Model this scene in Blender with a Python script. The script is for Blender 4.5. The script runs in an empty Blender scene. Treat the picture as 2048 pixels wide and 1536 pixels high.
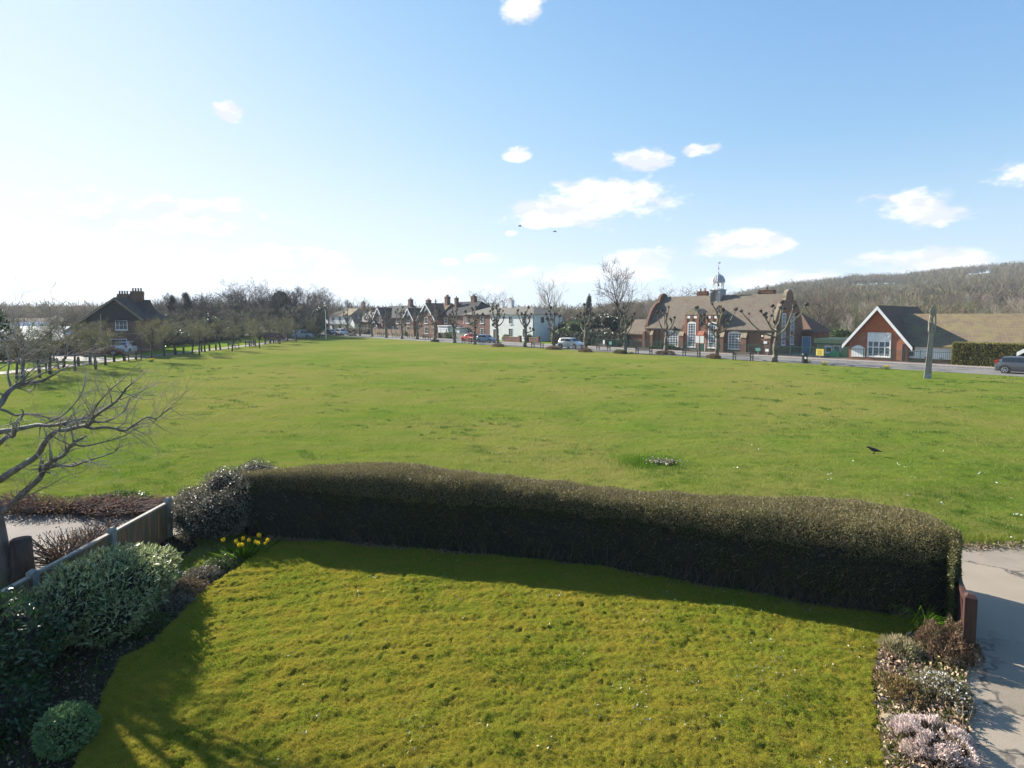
import bpy, math, random
import numpy as np
from mathutils import Vector
R = math.radians
SC = bpy.context.scene
COL = SC.collection

# ------------------------------------------------------------------ camera, sky, sun, exposure
F = 1150.0            # focal length in pixels of a 2048 wide picture
PITCH = R(3.5)
PY0 = 702.3           # row of the optical axis
EYE = Vector((0, 0, 5.0))
cam = bpy.data.objects.new('camera', bpy.data.cameras.new('camera'))
COL.objects.link(cam)
cam.location = EYE
cam.rotation_euler = (math.pi / 2 - PITCH, 0, 0)
cam.data.sensor_width = 36
cam.data.lens = 36 * F / 2048
cam.data.shift_y = -(768 - PY0) / 2048
cam.data.clip_end = 6000
cam.data.clip_start = 0.1
SC.camera = cam
SC.view_settings.view_transform = 'Standard'
SC.view_settings.look = 'None'
SC.view_settings.exposure = 1.5
SC.view_settings.gamma = 1

SUN_AZ = R(52)        # to the left of the view direction (+Y)
SUN_EL = R(25)
sd = Vector((-math.sin(SUN_AZ) * math.cos(SUN_EL), math.cos(SUN_AZ) * math.cos(SUN_EL), math.sin(SUN_EL)))
sun = bpy.data.objects.new('sun', bpy.data.lights.new('sun', 'SUN'))
COL.objects.link(sun)
sun.data.energy = 5.0
sun.data.angle = R(0.55)
sun.data.color = (1.0, 0.93, 0.82)
sun.rotation_euler = sd.to_track_quat('Z', 'Y').to_euler()
sun.location = (0, 0, 60)


def ray(px, py):
    a = (px - 1024) / F
    b = -(py - PY0) / F
    return Vector((a, math.cos(PITCH) + b * math.sin(PITCH), -math.sin(PITCH) + b * math.cos(PITCH)))


def G(px, py, z=0.0):
    d = ray(px, py)
    return EYE + d * ((z - EYE.z) / d.z)


def P(px, py, Y):
    d = ray(px, py)
    return EYE + d * (Y / d.y)


class NT:
    """small node tree helper"""
    def __init__(s, tree):
        s.t = tree
        tree.nodes.clear()

    def n(s, typ, ins=None, **kw):
        nd = s.t.nodes.new(typ)
        for k, v in kw.items():
            setattr(nd, k, v)
        for k, v in (ins or {}).items():
            if isinstance(v, bpy.types.NodeSocket):
                s.t.links.new(v, nd.inputs[k])
            else:
                nd.inputs[k].default_value = v
        return nd

    def m(s, op, a, b=0.0, c=None, clamp=False):
        ins = {0: a, 1: b}
        if c is not None:
            ins[2] = c
        nd = s.n('ShaderNodeMath', ins, operation=op, use_clamp=clamp)
        return nd.outputs[0]

    def mix(s, f, a, b, blend='MIX'):
        nd = s.n('ShaderNodeMix', data_type='RGBA', blend_type=blend)
        for k, v in ((0, f), (6, a), (7, b)):
            if isinstance(v, bpy.types.NodeSocket):
                s.t.links.new(v, nd.inputs[k])
            else:
                nd.inputs[k].default_value = v if k == 0 else (tuple(v) + (1,))[:4]
        return nd.outputs[2]

    def noise(s, vec, scale, detail=3, rough=.55, out=0):
        nd = s.n('ShaderNodeTexNoise', {'Scale': scale, 'Detail': detail, 'Roughness': rough})
        if vec is not None:
            s.t.links.new(vec, nd.inputs['Vector'])
        return nd.outputs[out]

    def ramp(s, f, lo, hi):
        nd = s.n('ShaderNodeMapRange', {0: f, 1: lo, 2: hi, 3: 0.0, 4: 1.0}, interpolation_type='SMOOTHSTEP')
        return nd.outputs[0]


# sky: Nishita air plus cumulus clouds placed by direction
w = bpy.data.worlds.new('World')
SC.world = w
w.use_nodes = True
t = NT(w.node_tree)
sky = t.n('ShaderNodeTexSky', sky_type='NISHITA', sun_disc=False)
sky.sun_elevation = SUN_EL
sky.sun_rotation = -SUN_AZ
sky.altitude = 80
sky.air_density = 1.25
sky.dust_density = 0.7
sky.ozone_density = 2.5
gen = t.n('ShaderNodeTexCoord').outputs['Generated']
sx = t.n('ShaderNodeSeparateXYZ', {0: gen})
az = t.m('ARCTAN2', sx.outputs[0], sx.outputs[1])
el = t.m('ARCSINE', sx.outputs[2])
CL = [(1200, 405, 150, 48), (1110, 440, 110, 24), (1080, 412, 60, 18), (1290, 380, 60, 22), (1285, 314, 66, 26), (1398, 298, 44, 16),
      (1035, 306, 28, 16), (452, 222, 30, 20), (1045, 12, 44, 30), (1826, 414, 125, 38), (2010, 352, 78, 40),
      (1490, 490, 112, 30), (1290, 522, 95, 30), (978, 519, 42, 12), (330, 430, 250, 42), (540, 512, 170, 28),
      (1180, 550, 200, 22), (1560, 560, 220, 24), (800, 572, 200, 26), (1820, 528, 160, 28), (690, 548, 80, 14),
      (2250, 480, 200, 60), (-200, 380, 200, 70), (900, 524, 16, 7), (1022, 466, 16, 8)]
mk = None
for cx, cy, wx, wy in CL:
    d = ray(cx, cy).normalized()
    a0, e0 = math.atan2(d.x, d.y), math.asin(d.z)
    ct = (1 / (1 + ((cx - 1024) / F) ** 2))
    da = t.m('MULTIPLY', t.m('SUBTRACT', az, a0), F / wx / ct)
    de = t.m('MULTIPLY', t.m('SUBTRACT', el, e0), F / wy / math.sqrt(ct))
    dd = t.m('ADD', t.m('MULTIPLY', da, da), t.m('MULTIPLY', de, de))
    q = t.m('SUBTRACT', 1.0, dd)
    mk = q if mk is None else t.m('MAXIMUM', mk, q)
mk = t.m('MAXIMUM', mk, -2.5)
vv = t.n('ShaderNodeMapping', {0: gen, 3: (1, 1, 2.0)}).outputs[0]
n1 = t.noise(vv, 12, 10, .64)
n2 = t.noise(vv, 5, 4, .5)
dens = t.m('ADD', t.m('MULTIPLY', mk, .62), t.m('MULTIPLY', t.m('SUBTRACT', n1, .53), 3.6))
dens = t.ramp(dens, -.18, .46)
dens = t.m('MULTIPLY', dens, t.ramp(mk, -1.6, -.3))
n_up = t.noise(t.n('ShaderNodeVectorMath', {0: vv, 1: (-.012, .004, .030)}, operation='ADD').outputs[0], 13, 5, .55)
shade = t.ramp(t.m('SUBTRACT', t.noise(vv, 13, 5, .55), n_up), -.075, .035)
ccol = t.mix(shade, (4.3, 4.5, 4.9), (5.8, 5.8, 5.8))
hz = t.ramp(el, .30, 0.0)
sc_ = t.n('ShaderNodeSeparateColor', {0: sky.outputs[0]})
chs = []
for k_, (g_, cap_) in enumerate(((.79, 3.5), (1.16, 4.6), (1.70, 5.6))):
    # soft shoulder, as the camera's: bright air near the sun does not clip at once
    x_ = t.m('MULTIPLY', sc_.outputs[k_], g_)
    r_ = t.m('DIVIDE', x_, cap_)
    chs.append(t.m('DIVIDE', x_, t.m('SQRT', t.m('ADD', 1.0, t.m('MULTIPLY', r_, r_)))))
tint = t.n('ShaderNodeCombineColor', {0: chs[0], 1: chs[1], 2: chs[2]}).outputs[0]
hazecol = t.mix(t.m('MULTIPLY', hz, .5), tint, (3.7, 4.5, 5.1))
# bright milky veil of air round the low sun
az2 = t.m('ADD', az, SUN_AZ)
gl = t.m('ADD', t.m('MULTIPLY', t.m('MULTIPLY', az2, az2), 1.5), t.m('MULTIPLY', t.m('MULTIPLY', el, el), 9.0))
gl = t.m('EXPONENT', t.m('MULTIPLY', gl, -1.0))
veil = t.mix(t.m('MULTIPLY', gl, .62), hazecol, (5.9, 5.9, 5.9))
full = t.mix(dens, veil, ccol)
bg = t.n('ShaderNodeBackground', {0: full, 1: 0.069})
t.n('ShaderNodeOutputWorld', {0: bg.outputs[0]})

# ------------------------------------------------------------------ materials


def newmat(name):
    m = bpy.data.materials.new(name)
    m.use_nodes = True
    return m, NT(m.node_tree)


def out(t, sh, disp=None):
    ins = {0: sh}
    t.n('ShaderNodeOutputMaterial', ins)


def pm(name, c1, c2=None, scale=3.0, rough=.7, bump=0.0, bscale=None, metal=0.0, c3=None, spec=.4, stretch=None, coat=0):
    """principled material, two or three colours mottled by noise, optional bump"""
    m, t = newmat(name)
    co = t.n('ShaderNodeTexCoord').outputs['Object']
    if stretch:
        co = t.n('ShaderNodeMapping', {0: co, 3: stretch}).outputs[0]
    c2 = c2 or tuple(x * .8 for x in c1)
    col = t.mix(t.ramp(t.noise(co, scale, 5, .6), .35, .65), c1, c2)
    if c3:
        col = t.mix(t.ramp(t.noise(co, scale * .31, 4, .6), .48, .66), col, c3)
    ins = {'Base Color': col, 'Roughness': rough, 'Metallic': metal, 'Specular IOR Level': spec, 'Coat Weight': coat}
    if bump:
        b = t.n('ShaderNodeBump', {'Strength': 1.0, 'Distance': bump, 'Height': t.noise(co, bscale or scale * 4, 5, .65)})
        ins['Normal'] = b.outputs[0]
    p = t.n('ShaderNodeBsdfPrincipled', ins)
    out(t, p.outputs[0])
    return m


def leafm(name, c1, c2, c3=None, trans=.35, rough=.45, spec=.5, pscale=.8):
    """foliage: a colour of its own for every leaf, light passing through"""
    m, t = newmat(name)
    g = t.n('ShaderNodeNewGeometry')
    rnd = g.outputs['Random Per Island']
    col = t.mix(rnd, c1, c2)
    if c3:
        co = g.outputs['Position']
        col = t.mix(t.ramp(t.noise(co, pscale, 4, .6), .42, .62), col, t.mix(rnd, c3, c2))
    p = t.n('ShaderNodeBsdfPrincipled', {'Base Color': col, 'Roughness': rough, 'Specular IOR Level': spec})
    tr = t.n('ShaderNodeBsdfTranslucent', {0: col})
    mx = t.n('ShaderNodeMixShader', {0: trans, 1: p.outputs[0], 2: tr.outputs[0]})
    out(t, mx.outputs[0])
    return m


def brickm(name, c1, c2, mortar, bw=.225, bh=.075, rough=.85, stain=None):
    m, t = newmat(name)
    co = t.n('ShaderNodeTexCoord').outputs['Object']
    s = t.n('ShaderNodeSeparateXYZ', {0: co})
    v = t.n('ShaderNodeCombineXYZ', {0: t.m('ADD', s.outputs[0], s.outputs[1]), 1: s.outputs[2]}).outputs[0]
    b = t.n('ShaderNodeTexBrick', {'Vector': v, 'Color1': c1 + (1,), 'Color2': c2 + (1,), 'Mortar': mortar + (1,), 'Scale': 1.0,
                                   'Mortar Size': .008, 'Brick Width': bw, 'Row Height': bh, 'Bias': 0.0})
    col = t.mix(t.m('MULTIPLY', t.ramp(t.noise(co, 1.3, 5, .6), .4, .7), .6), b.outputs[0], stain or tuple(x * .6 for x in c1))
    bp = t.n('ShaderNodeBump', {'Strength': .6, 'Distance': .01, 'Height': b.outputs['Fac']})
    bp.invert = True
    p = t.n('ShaderNodeBsdfPrincipled', {'Base Color': col, 'Roughness': rough, 'Normal': bp.outputs[0], 'Specular IOR Level': .2})
    out(t, p.outputs[0])
    return m


def tilem(name, c1, c2, moss=None, w=.3, h=.16, rough=.8):
    """rows of roof tiles with lichen"""
    m, t = newmat(name)
    co = t.n('ShaderNodeTexCoord').outputs['Object']
    s = t.n('ShaderNodeSeparateXYZ', {0: co})
    v = t.n('ShaderNodeCombineXYZ', {0: t.m('ADD', s.outputs[0], s.outputs[1]), 1: s.outputs[2]}).outputs[0]
    b = t.n('ShaderNodeTexBrick', {'Vector': v, 'Color1': c1 + (1,), 'Color2': c2 + (1,), 'Mortar': tuple(x * .45 for x in c1) + (1,),
                                   'Scale': 1.0, 'Mortar Size': .012, 'Brick Width': w, 'Row Height': h, 'Bias': -.2})
    col = b.outputs[0]
    if moss:
        col = t.mix(t.m('MULTIPLY', t.ramp(t.noise(co, .9, 8, .7), .38, .68), .8), col, moss)
    col = t.mix(t.m('MULTIPLY', t.ramp(t.noise(co, 6, 4, .6), .5, .75), .35), col, tuple(x * .5 for x in c2))
    saw = t.m('FRACT', t.m('DIVIDE', s.outputs[2], h))
    bp = t.n('ShaderNodeBump', {'Strength': .8, 'Distance': .03, 'Height': saw})
    bp.invert = True
    p = t.n('ShaderNodeBsdfPrincipled', {'Base Color': col, 'Roughness': rough, 'Normal': bp.outputs[0], 'Specular IOR Level': .08})
    out(t, p.outputs[0])
    return m


def grassm(name, cols, s=1.0, bump=.05, rough=.9, stripes=0.0):
    """turf: green, yellow green, straw and dark patches at several scales"""
    m, t = newmat(name)
    co = t.n('ShaderNodeNewGeometry').outputs['Position']
    a, b, c, d = cols
    big = t.ramp(t.noise(co, .075 * s, 5, .6), .40, .60)
    mid = t.ramp(t.noise(co, .55 * s, 6, .65), .38, .66)
    fine = t.noise(co, 9 * s, 6, .7)
    wide = t.n('ShaderNodeMapping', {0: co, 3: (.5, 1.6, 1)}).outputs[0]
    band = t.ramp(t.noise(wide, .5 * s, 5, .62), .42, .66)
    col = t.mix(big, a, b)
    col = t.mix(t.m('MULTIPLY', mid, .75), col, c)
    col = t.mix(t.m('MULTIPLY', band, .45), col, b)
    col = t.mix(t.m('MULTIPLY', t.ramp(fine, .50, .75), .55), col, d)
    spots = t.ramp(t.noise(wide, 1.5 * s, 6, .75), .58, .70)
    col = t.mix(t.m('MULTIPLY', spots, .7), col, d)
    col = t.mix(1.0, col, t.mix(t.noise(co, 40 * s, 3, .8), (.72, .72, .72), (1.28, 1.28, 1.28)), 'MULTIPLY')
    hgt = t.m('ADD', t.noise(co, 14 * s, 6, .75), t.m('MULTIPLY', t.noise(co, 2.6 * s, 4, .6), 1.4))
    bp = t.n('ShaderNodeBump', {'Strength': 1.0, 'Distance': bump, 'Height': hgt})
    p = t.n('ShaderNodeBsdfPrincipled', {'Base Color': col, 'Roughness': rough, 'Normal': bp.outputs[0], 'Specular IOR Level': .0})
    out(t, p.outputs[0])
    return m


def roadm(name, c1, c2, crack=(.03, .03, .03), cs=.35, amount=1.0, patch=.35):
    m, t = newmat(name)
    co = t.n('ShaderNodeNewGeometry').outputs['Position']
    col = t.mix(t.ramp(t.noise(co, .7, 6, .65), .35, .65), c1, c2)
    col = t.mix(1.0, col, t.mix(t.noise(co, 60, 3, .8), (.6, .6, .6), (1.4, 1.4, 1.4)), 'MULTIPLY')
    wv = t.n('ShaderNodeVectorMath', {0: co, 1: t.n('ShaderNodeVectorMath', {0: t.noise(co, 1.1, 4, .6, 1), 1: (1.6, 1.6, 1.6)}, operation='MULTIPLY').outputs[0]},
             operation='ADD').outputs[0]
    v1 = t.n('ShaderNodeTexVoronoi', {'Vector': wv, 'Scale': cs}, feature='DISTANCE_TO_EDGE').outputs[0]
    ck = t.m('MULTIPLY', t.m('MULTIPLY', t.ramp(v1, .020, .003), t.ramp(t.noise(co, .6, 3, .5), .40, .55)), amount * .75)
    pt = t.n('ShaderNodeTexVoronoi', {'Vector': wv, 'Scale': cs}, feature='F1').outputs['Color']
    pv = t.n('ShaderNodeSeparateColor', {0: pt}).outputs[0]
    col = t.mix(t.m('MULTIPLY', t.ramp(pv, .3, .9), patch), col, tuple(min(1, x * 1.5) for x in c1))
    col = t.mix(ck, col, crack)
    bp = t.n('ShaderNodeBump', {'Strength': .7, 'Distance': .006, 'Height': t.noise(co, 70, 3, .7)})
    p = t.n('ShaderNodeBsdfPrincipled', {'Base Color': col, 'Roughness': .85, 'Normal': bp.outputs[0], 'Specular IOR Level': .3})
    out(t, p.outputs[0])
    return m


def glassm(name, c=(.03, .04, .05), rough=.05):
    m, t = newmat(name)
    p = t.n('ShaderNodeBsdfPrincipled', {'Base Color': c + (1,), 'Roughness': rough, 'Specular IOR Level': .8})
    out(t, p.outputs[0])
    return m


def paintm(name, c, rough=.3, metal=.2):
    m, t = newmat(name)
    co = t.n('ShaderNodeTexCoord').outputs['Object']
    col = t.mix(t.m('MULTIPLY', t.noise(co, 3, 4), .25), c, tuple(x * .7 for x in c))
    p = t.n('ShaderNodeBsdfPrincipled', {'Base Color': col, 'Roughness': rough, 'Metallic': metal, 'Coat Weight': .7, 'Coat Roughness': .08})
    out(t, p.outputs[0])
    return m


M = {}
M['common'] = grassm('common_grass', ((.118, .178, .026), (.215, .205, .055), (.165, .205, .034), (.062, .105, .014)), 1.0, .12)
M['verge'] = grassm('verge_grass', ((.13, .19, .02), (.16, .2, .03), (.12, .2, .02), (.06, .11, .012)), 1.5, .04)
M['moss'] = grassm('moss_lawn', ((.205, .195, .020), (.14, .18, .016), (.27, .20, .026), (.060, .075, .009)), 5.0, .03)
M['land'] = grassm('far_land', ((.09, .12, .04), (.12, .12, .05), (.1, .1, .045), (.06, .075, .03)), .35, .3)
M['hill'] = grassm('hill_ground', ((.10, .13, .04), (.14, .125, .065), (.12, .10, .055), (.07, .075, .03)), .25, .6)
M['blade'] = leafm('grass_blade', (.095, .155, .014), (.20, .22, .034), (.12, .175, .018), .45, .7, .1, .9)
M['bladeg'] = leafm('lush_grass_blade', (.045, .125, .006), (.11, .21, .010), None, .45, .65, .12)
M['bladem'] = leafm('moss_blade', (.20, .185, .015), (.43, .33, .075), (.13, .185, .02), .45, .6, .2, 1.4)
M['soil'] = pm('garden_soil', (.022, .017, .012), (.04, .03, .022), 6, .95, .03, 12, c3=(.035, .032, .02), spec=.1)
M['litter'] = leafm('dead_leaves', (.16, .09, .05), (.34, .25, .17), None, .2, .7, .2)
M['asphalt'] = roadm('road_asphalt', (.155, .145, .13), (.20, .188, .17), amount=.3, patch=.1, cs=.15)
M['drive'] = roadm('driveway_asphalt', (.215, .18, .135), (.28, .235, .18), cs=.42, patch=.6)
M['pave'] = roadm('pavement', (.21, .185, .16), (.27, .24, .21), amount=.2, patch=.2)
M['path'] = roadm('gravel_path', (.125, .105, .09), (.18, .155, .13), amount=0, patch=.1)
M['kerb'] = pm('kerb_stone', (.3, .29, .27), (.2, .2, .19), 5, .9)
M['conc'] = pm('concrete', (.34, .33, .30), (.22, .22, .20), 5, .9, .01, 40, c3=(.13, .15, .10))
M['fencew'] = pm('fence_wood', (.30, .19, .10), (.20, .125, .07), 3, .85, .01, 20, stretch=(6, 6, .6), c3=(.14, .15, .09))
M['cap'] = pm('fence_cap_wood', (.40, .36, .30), (.25, .22, .18), 4, .8, .008, 20, stretch=(6, .6, 6))
M['gate'] = pm('stained_gate_wood', (.075, .032, .024), (.045, .022, .017), 4, .5, .006, 20, stretch=(6, 6, .6))
M['bark'] = pm('grey_bark', (.20, .175, .15), (.10, .085, .07), 4, .85, .03, 14, stretch=(3, 3, .7), c3=(.15, .17, .11))
M['barkd'] = pm('dark_bark', (.075, .058, .045), (.04, .03, .024), 3, .9, .03, 10, stretch=(3, 3, .7))
M['barkp'] = pm('pollard_bark', (.20, .17, .13), (.09, .075, .055), 2.2, .9, .05, 7, c3=(.13, .13, .075))
M['knob'] = pm('pollard_knuckle', (.085, .065, .05), (.045, .035, .03), 5, .95, .06, 9)
M['twigpale'] = pm('pale_twigs', (.38, .33, .28), (.25, .21, .17), 1, .9)
M['twig'] = pm('brown_twigs', (.155, .125, .10), (.10, .08, .065), 1, .9)
M['twigd'] = pm('dark_twigs', (.075, .062, .05), (.045, .038, .03), 1, .9)
M['twigr'] = pm('reddish_twigs', (.20, .125, .10), (.14, .09, .075), 1, .9)
M['twigg'] = pm('lichen_twigs', (.20, .19, .11), (.14, .13, .08), 1, .9)
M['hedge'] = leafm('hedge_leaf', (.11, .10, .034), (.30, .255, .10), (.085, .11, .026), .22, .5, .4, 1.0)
M['hedges'] = leafm('hedge_shaded_leaf', (.038, .052, .017), (.105, .11, .040), (.045, .05, .018), .15, .6, .2, 1.0)  # side leaves coloured darker to imitate the shade on the hedge face
M['hedgein'] = pm('hedge_inner_shade', (.009, .010, .007), (.018, .017, .012), 8, .95, .05, 12)  # near-black colour stands in for the shade inside the foliage
M['hedget'] = pm('hedge_twigs', (.12, .09, .065), (.07, .055, .04), 8, .9)
M['lf_dark'] = leafm('dark_evergreen_leaf', (.018, .035, .012), (.05, .075, .025), None, .15, .35, .5)
M['lf_mid'] = leafm('mid_green_leaf', (.04, .08, .015), (.11, .16, .03), None, .3, .4, .5)
M['lf_yel'] = leafm('budding_leaf', (.085, .085, .03), (.15, .145, .05), None, .35, .6, .3)
M['lf_pale'] = leafm('pale_highlight_leaf', (.07, .13, .022), (.50, .54, .28), (.05, .085, .018), .3, .4, .45, 3)  # palest leaf tone imitates glossy highlights on light leaves
M['lf_gloss'] = leafm('glossy_laurel_leaf', (.018, .055, .016), (.05, .11, .035), None, .15, .28, .5)
M['lf_brown'] = leafm('brown_hedge_leaf', (.12, .06, .035), (.26, .16, .10), None, .25, .7, .2)
M['lf_grey'] = leafm('grey_highlit_leaf', (.05, .05, .03), (.30, .27, .20), (.04, .05, .025), .2, .5, .4, 2.5)  # light grey end of the leaf colour stands in for sunlit highlights
M['lf_con'] = leafm('conifer_needles', (.012, .028, .014), (.03, .05, .025), None, .1, .5, .3)
M['heath_p'] = leafm('pink_heather', (.48, .38, .34), (.78, .68, .64), (.34, .24, .20), .3, .7, .2, 5)
M['heath_b'] = leafm('brown_heather', (.14, .085, .05), (.26, .17, .11), (.10, .10, .04), .2, .8, .2, 5)
M['white_f'] = leafm('white_petals', (.8, .8, .76), (.9, .9, .88), None, .3, .6, .3)
M['yel_f'] = leafm('daffodil_petals', (.60, .40, .015), (.75, .55, .02), None, .3, .6, .3)
M['pur_f'] = leafm('purple_petals', (.25, .16, .65), (.35, .25, .8), None, .3, .6, .3)
M['brick'] = brickm('school_brick', (.25, .15, .09), (.18, .11, .07), (.22, .18, .14))
M['brickr'] = brickm('red_brick', (.215, .105, .075), (.16, .08, .058), (.3, .2, .16))
M['brickd'] = brickm('brown_brick', (.20, .095, .06), (.14, .07, .05), (.16, .13, .11))
M['dress'] = pm('red_brick_dressing', (.33, .11, .065), (.25, .09, .055), 6, .85)
M['tile_s'] = tilem('weathered_school_tiles', (.185, .145, .115), (.13, .10, .085), (.17, .155, .11))
M['tile_m'] = tilem('mossy_tiles', (.205, .155, .105), (.15, .115, .085), (.21, .18, .085))
M['tile_d'] = tilem('dark_brown_tiles', (.18, .11, .08), (.135, .085, .063), (.12, .095, .055))
M['tile_n'] = tilem('dark_slate', (.05, .05, .055), (.035, .035, .04), (.05, .05, .04))
M['tile_g'] = tilem('grey_slate', (.19, .175, .155), (.14, .13, .12), (.17, .16, .12))
M['tile_r'] = tilem('orange_hung_tiles', (.50, .16, .07), (.40, .12, .055), None, .2, .12)
M['brickh'] = brickm('sunlit_red_brick', (.40, .145, .08), (.31, .115, .065), (.3, .2, .16))  # brighter copy of the red brick, strong sunlight put into its colour
M['barkt'] = pm('pale_smooth_bark', (.23, .205, .175), (.12, .105, .09), 4, .8, .03, 14, stretch=(3, 3, .7), c3=(.22, .24, .17))
M['stone'] = pm('sandstone_trim', (.30, .24, .16), (.20, .16, .11), 4, .9, .01, 20)
M['lead'] = pm('grey_lead', (.34, .35, .38), (.22, .23, .26), 5, .55, .01, 9, metal=.2)
M['white'] = pm('white_paint', (.78, .78, .76), (.70, .70, .68), 2, .5)
M['render'] = pm('white_render', (.72, .72, .72), (.64, .64, .64), 1.2, .9)
M['greenp'] = pm('green_cladding', (.30, .37, .19), (.26, .32, .16), .8, .7, .01, 9, stretch=(6, 6, .4))
M['rail'] = pm('green_railing_paint', (.03, .10, .07), (.02, .07, .05), 4, .5)
M['glass'] = glassm('window_glass')
M['glasss'] = glassm('sky_window_glass', (.10, .13, .17), .12)
M['glasst'] = glassm('car_glass', (.015, .02, .022), .04)
M['blackp'] = pm('black_paint', (.02, .02, .022), (.03, .03, .03), 4, .5)
M['darkwood'] = pm('black_stained_wood', (.035, .03, .028), (.05, .045, .04), 3, .8)
M['benchw'] = pm('weathered_bench_wood', (.20, .17, .135), (.12, .10, .08), 6, .85, stretch=(1, 6, 6))
M['oak'] = pm('weathered_oak', (.32, .28, .24), (.20, .17, .145), 3, .85, .02, 14, stretch=(4, 4, .35))
M['tyre'] = pm('tyre_rubber', (.02, .02, .02), (.03, .03, .03), 8, .85)
M['rim'] = pm('alloy_rim', (.5, .5, .52), (.4, .4, .42), 8, .3, metal=.7)
M['redl'] = pm('tail_lamp_red', (.55, .02, .02), (.4, .01, .01), 8, .2)
M['lampw'] = pm('head_lamp_clear', (.75, .76, .78), (.6, .6, .62), 8, .15)
M['crow'] = pm('black_feathers', (.012, .012, .015), (.025, .025, .03), 12, .4)
M['yellow'] = pm('yellow_board', (.75, .60, .10), (.68, .54, .09), 4, .6)
M['teal'] = pm('teal_board', (.10, .30, .26), (.08, .25, .22), 4, .6)
M['bluep'] = pm('blue_door_paint', (.25, .40, .52), (.2, .34, .45), 4, .5)
M['pot'] = pm('terracotta_pot', (.30, .12, .07), (.2, .08, .05), 6, .85)

# ------------------------------------------------------------------ mesh helpers


def link(name, me, mat, parent=None, smooth=False):
    o = bpy.data.objects.new(name, me)
    COL.objects.link(o)
    if mat is not None:
        me.materials.append(mat)
    if smooth:
        me.shade_smooth()
    if parent is not None:
        o.parent = parent
    return o


def npmesh(name, V, Fc, mat, parent=None, smooth=False):
    V = np.asarray(V, dtype=np.float32).reshape(-1, 3)
    Fc = np.asarray(Fc, dtype=np.int32)
    me = bpy.data.meshes.new(name)
    n, k = Fc.shape
    me.vertices.add(len(V))
    me.vertices.foreach_set('co', V.ravel())
    me.loops.add(n * k)
    me.loops.foreach_set('vertex_index', Fc.ravel())
    me.polygons.add(n)
    me.polygons.foreach_set('loop_start', np.arange(0, n * k, k, dtype=np.int32))
    me.polygons.foreach_set('loop_total', np.full(n, k, dtype=np.int32))
    me.update(calc_edges=True)
    return link(name, me, mat, parent, smooth)


def tag(o, label=None, cat=None, group=None, kind=None):
    if label:
        o['label'] = label
    if cat:
        o['category'] = cat
    if group:
        o['group'] = group
    if kind:
        o['kind'] = kind
    return o


def thing(name, label, cat, loc=(0, 0, 0), rz=0.0, group=None):
    o = bpy.data.objects.new(name, None)
    COL.objects.link(o)
    o.empty_display_size = .2
    o.location = loc
    o.rotation_euler = (0, 0, rz)
    return tag(o, label, cat, group)


def dup(root, loc, rz=0.0, label=None, scale=None, group=None):
    def cp(o, par):
        c = o.copy()
        COL.objects.link(c)
        if par is not None:
            c.parent = par
        for ch in list(o.children):
            cp(ch, c)
        return c
    r = cp(root, None)
    r.location = loc
    r.rotation_euler = (0, 0, rz)
    if scale is not None:
        r.scale = scale if hasattr(scale, '__len__') else (scale,) * 3
    if label:
        r['label'] = label
    if group:
        r['group'] = group
    return r


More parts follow.
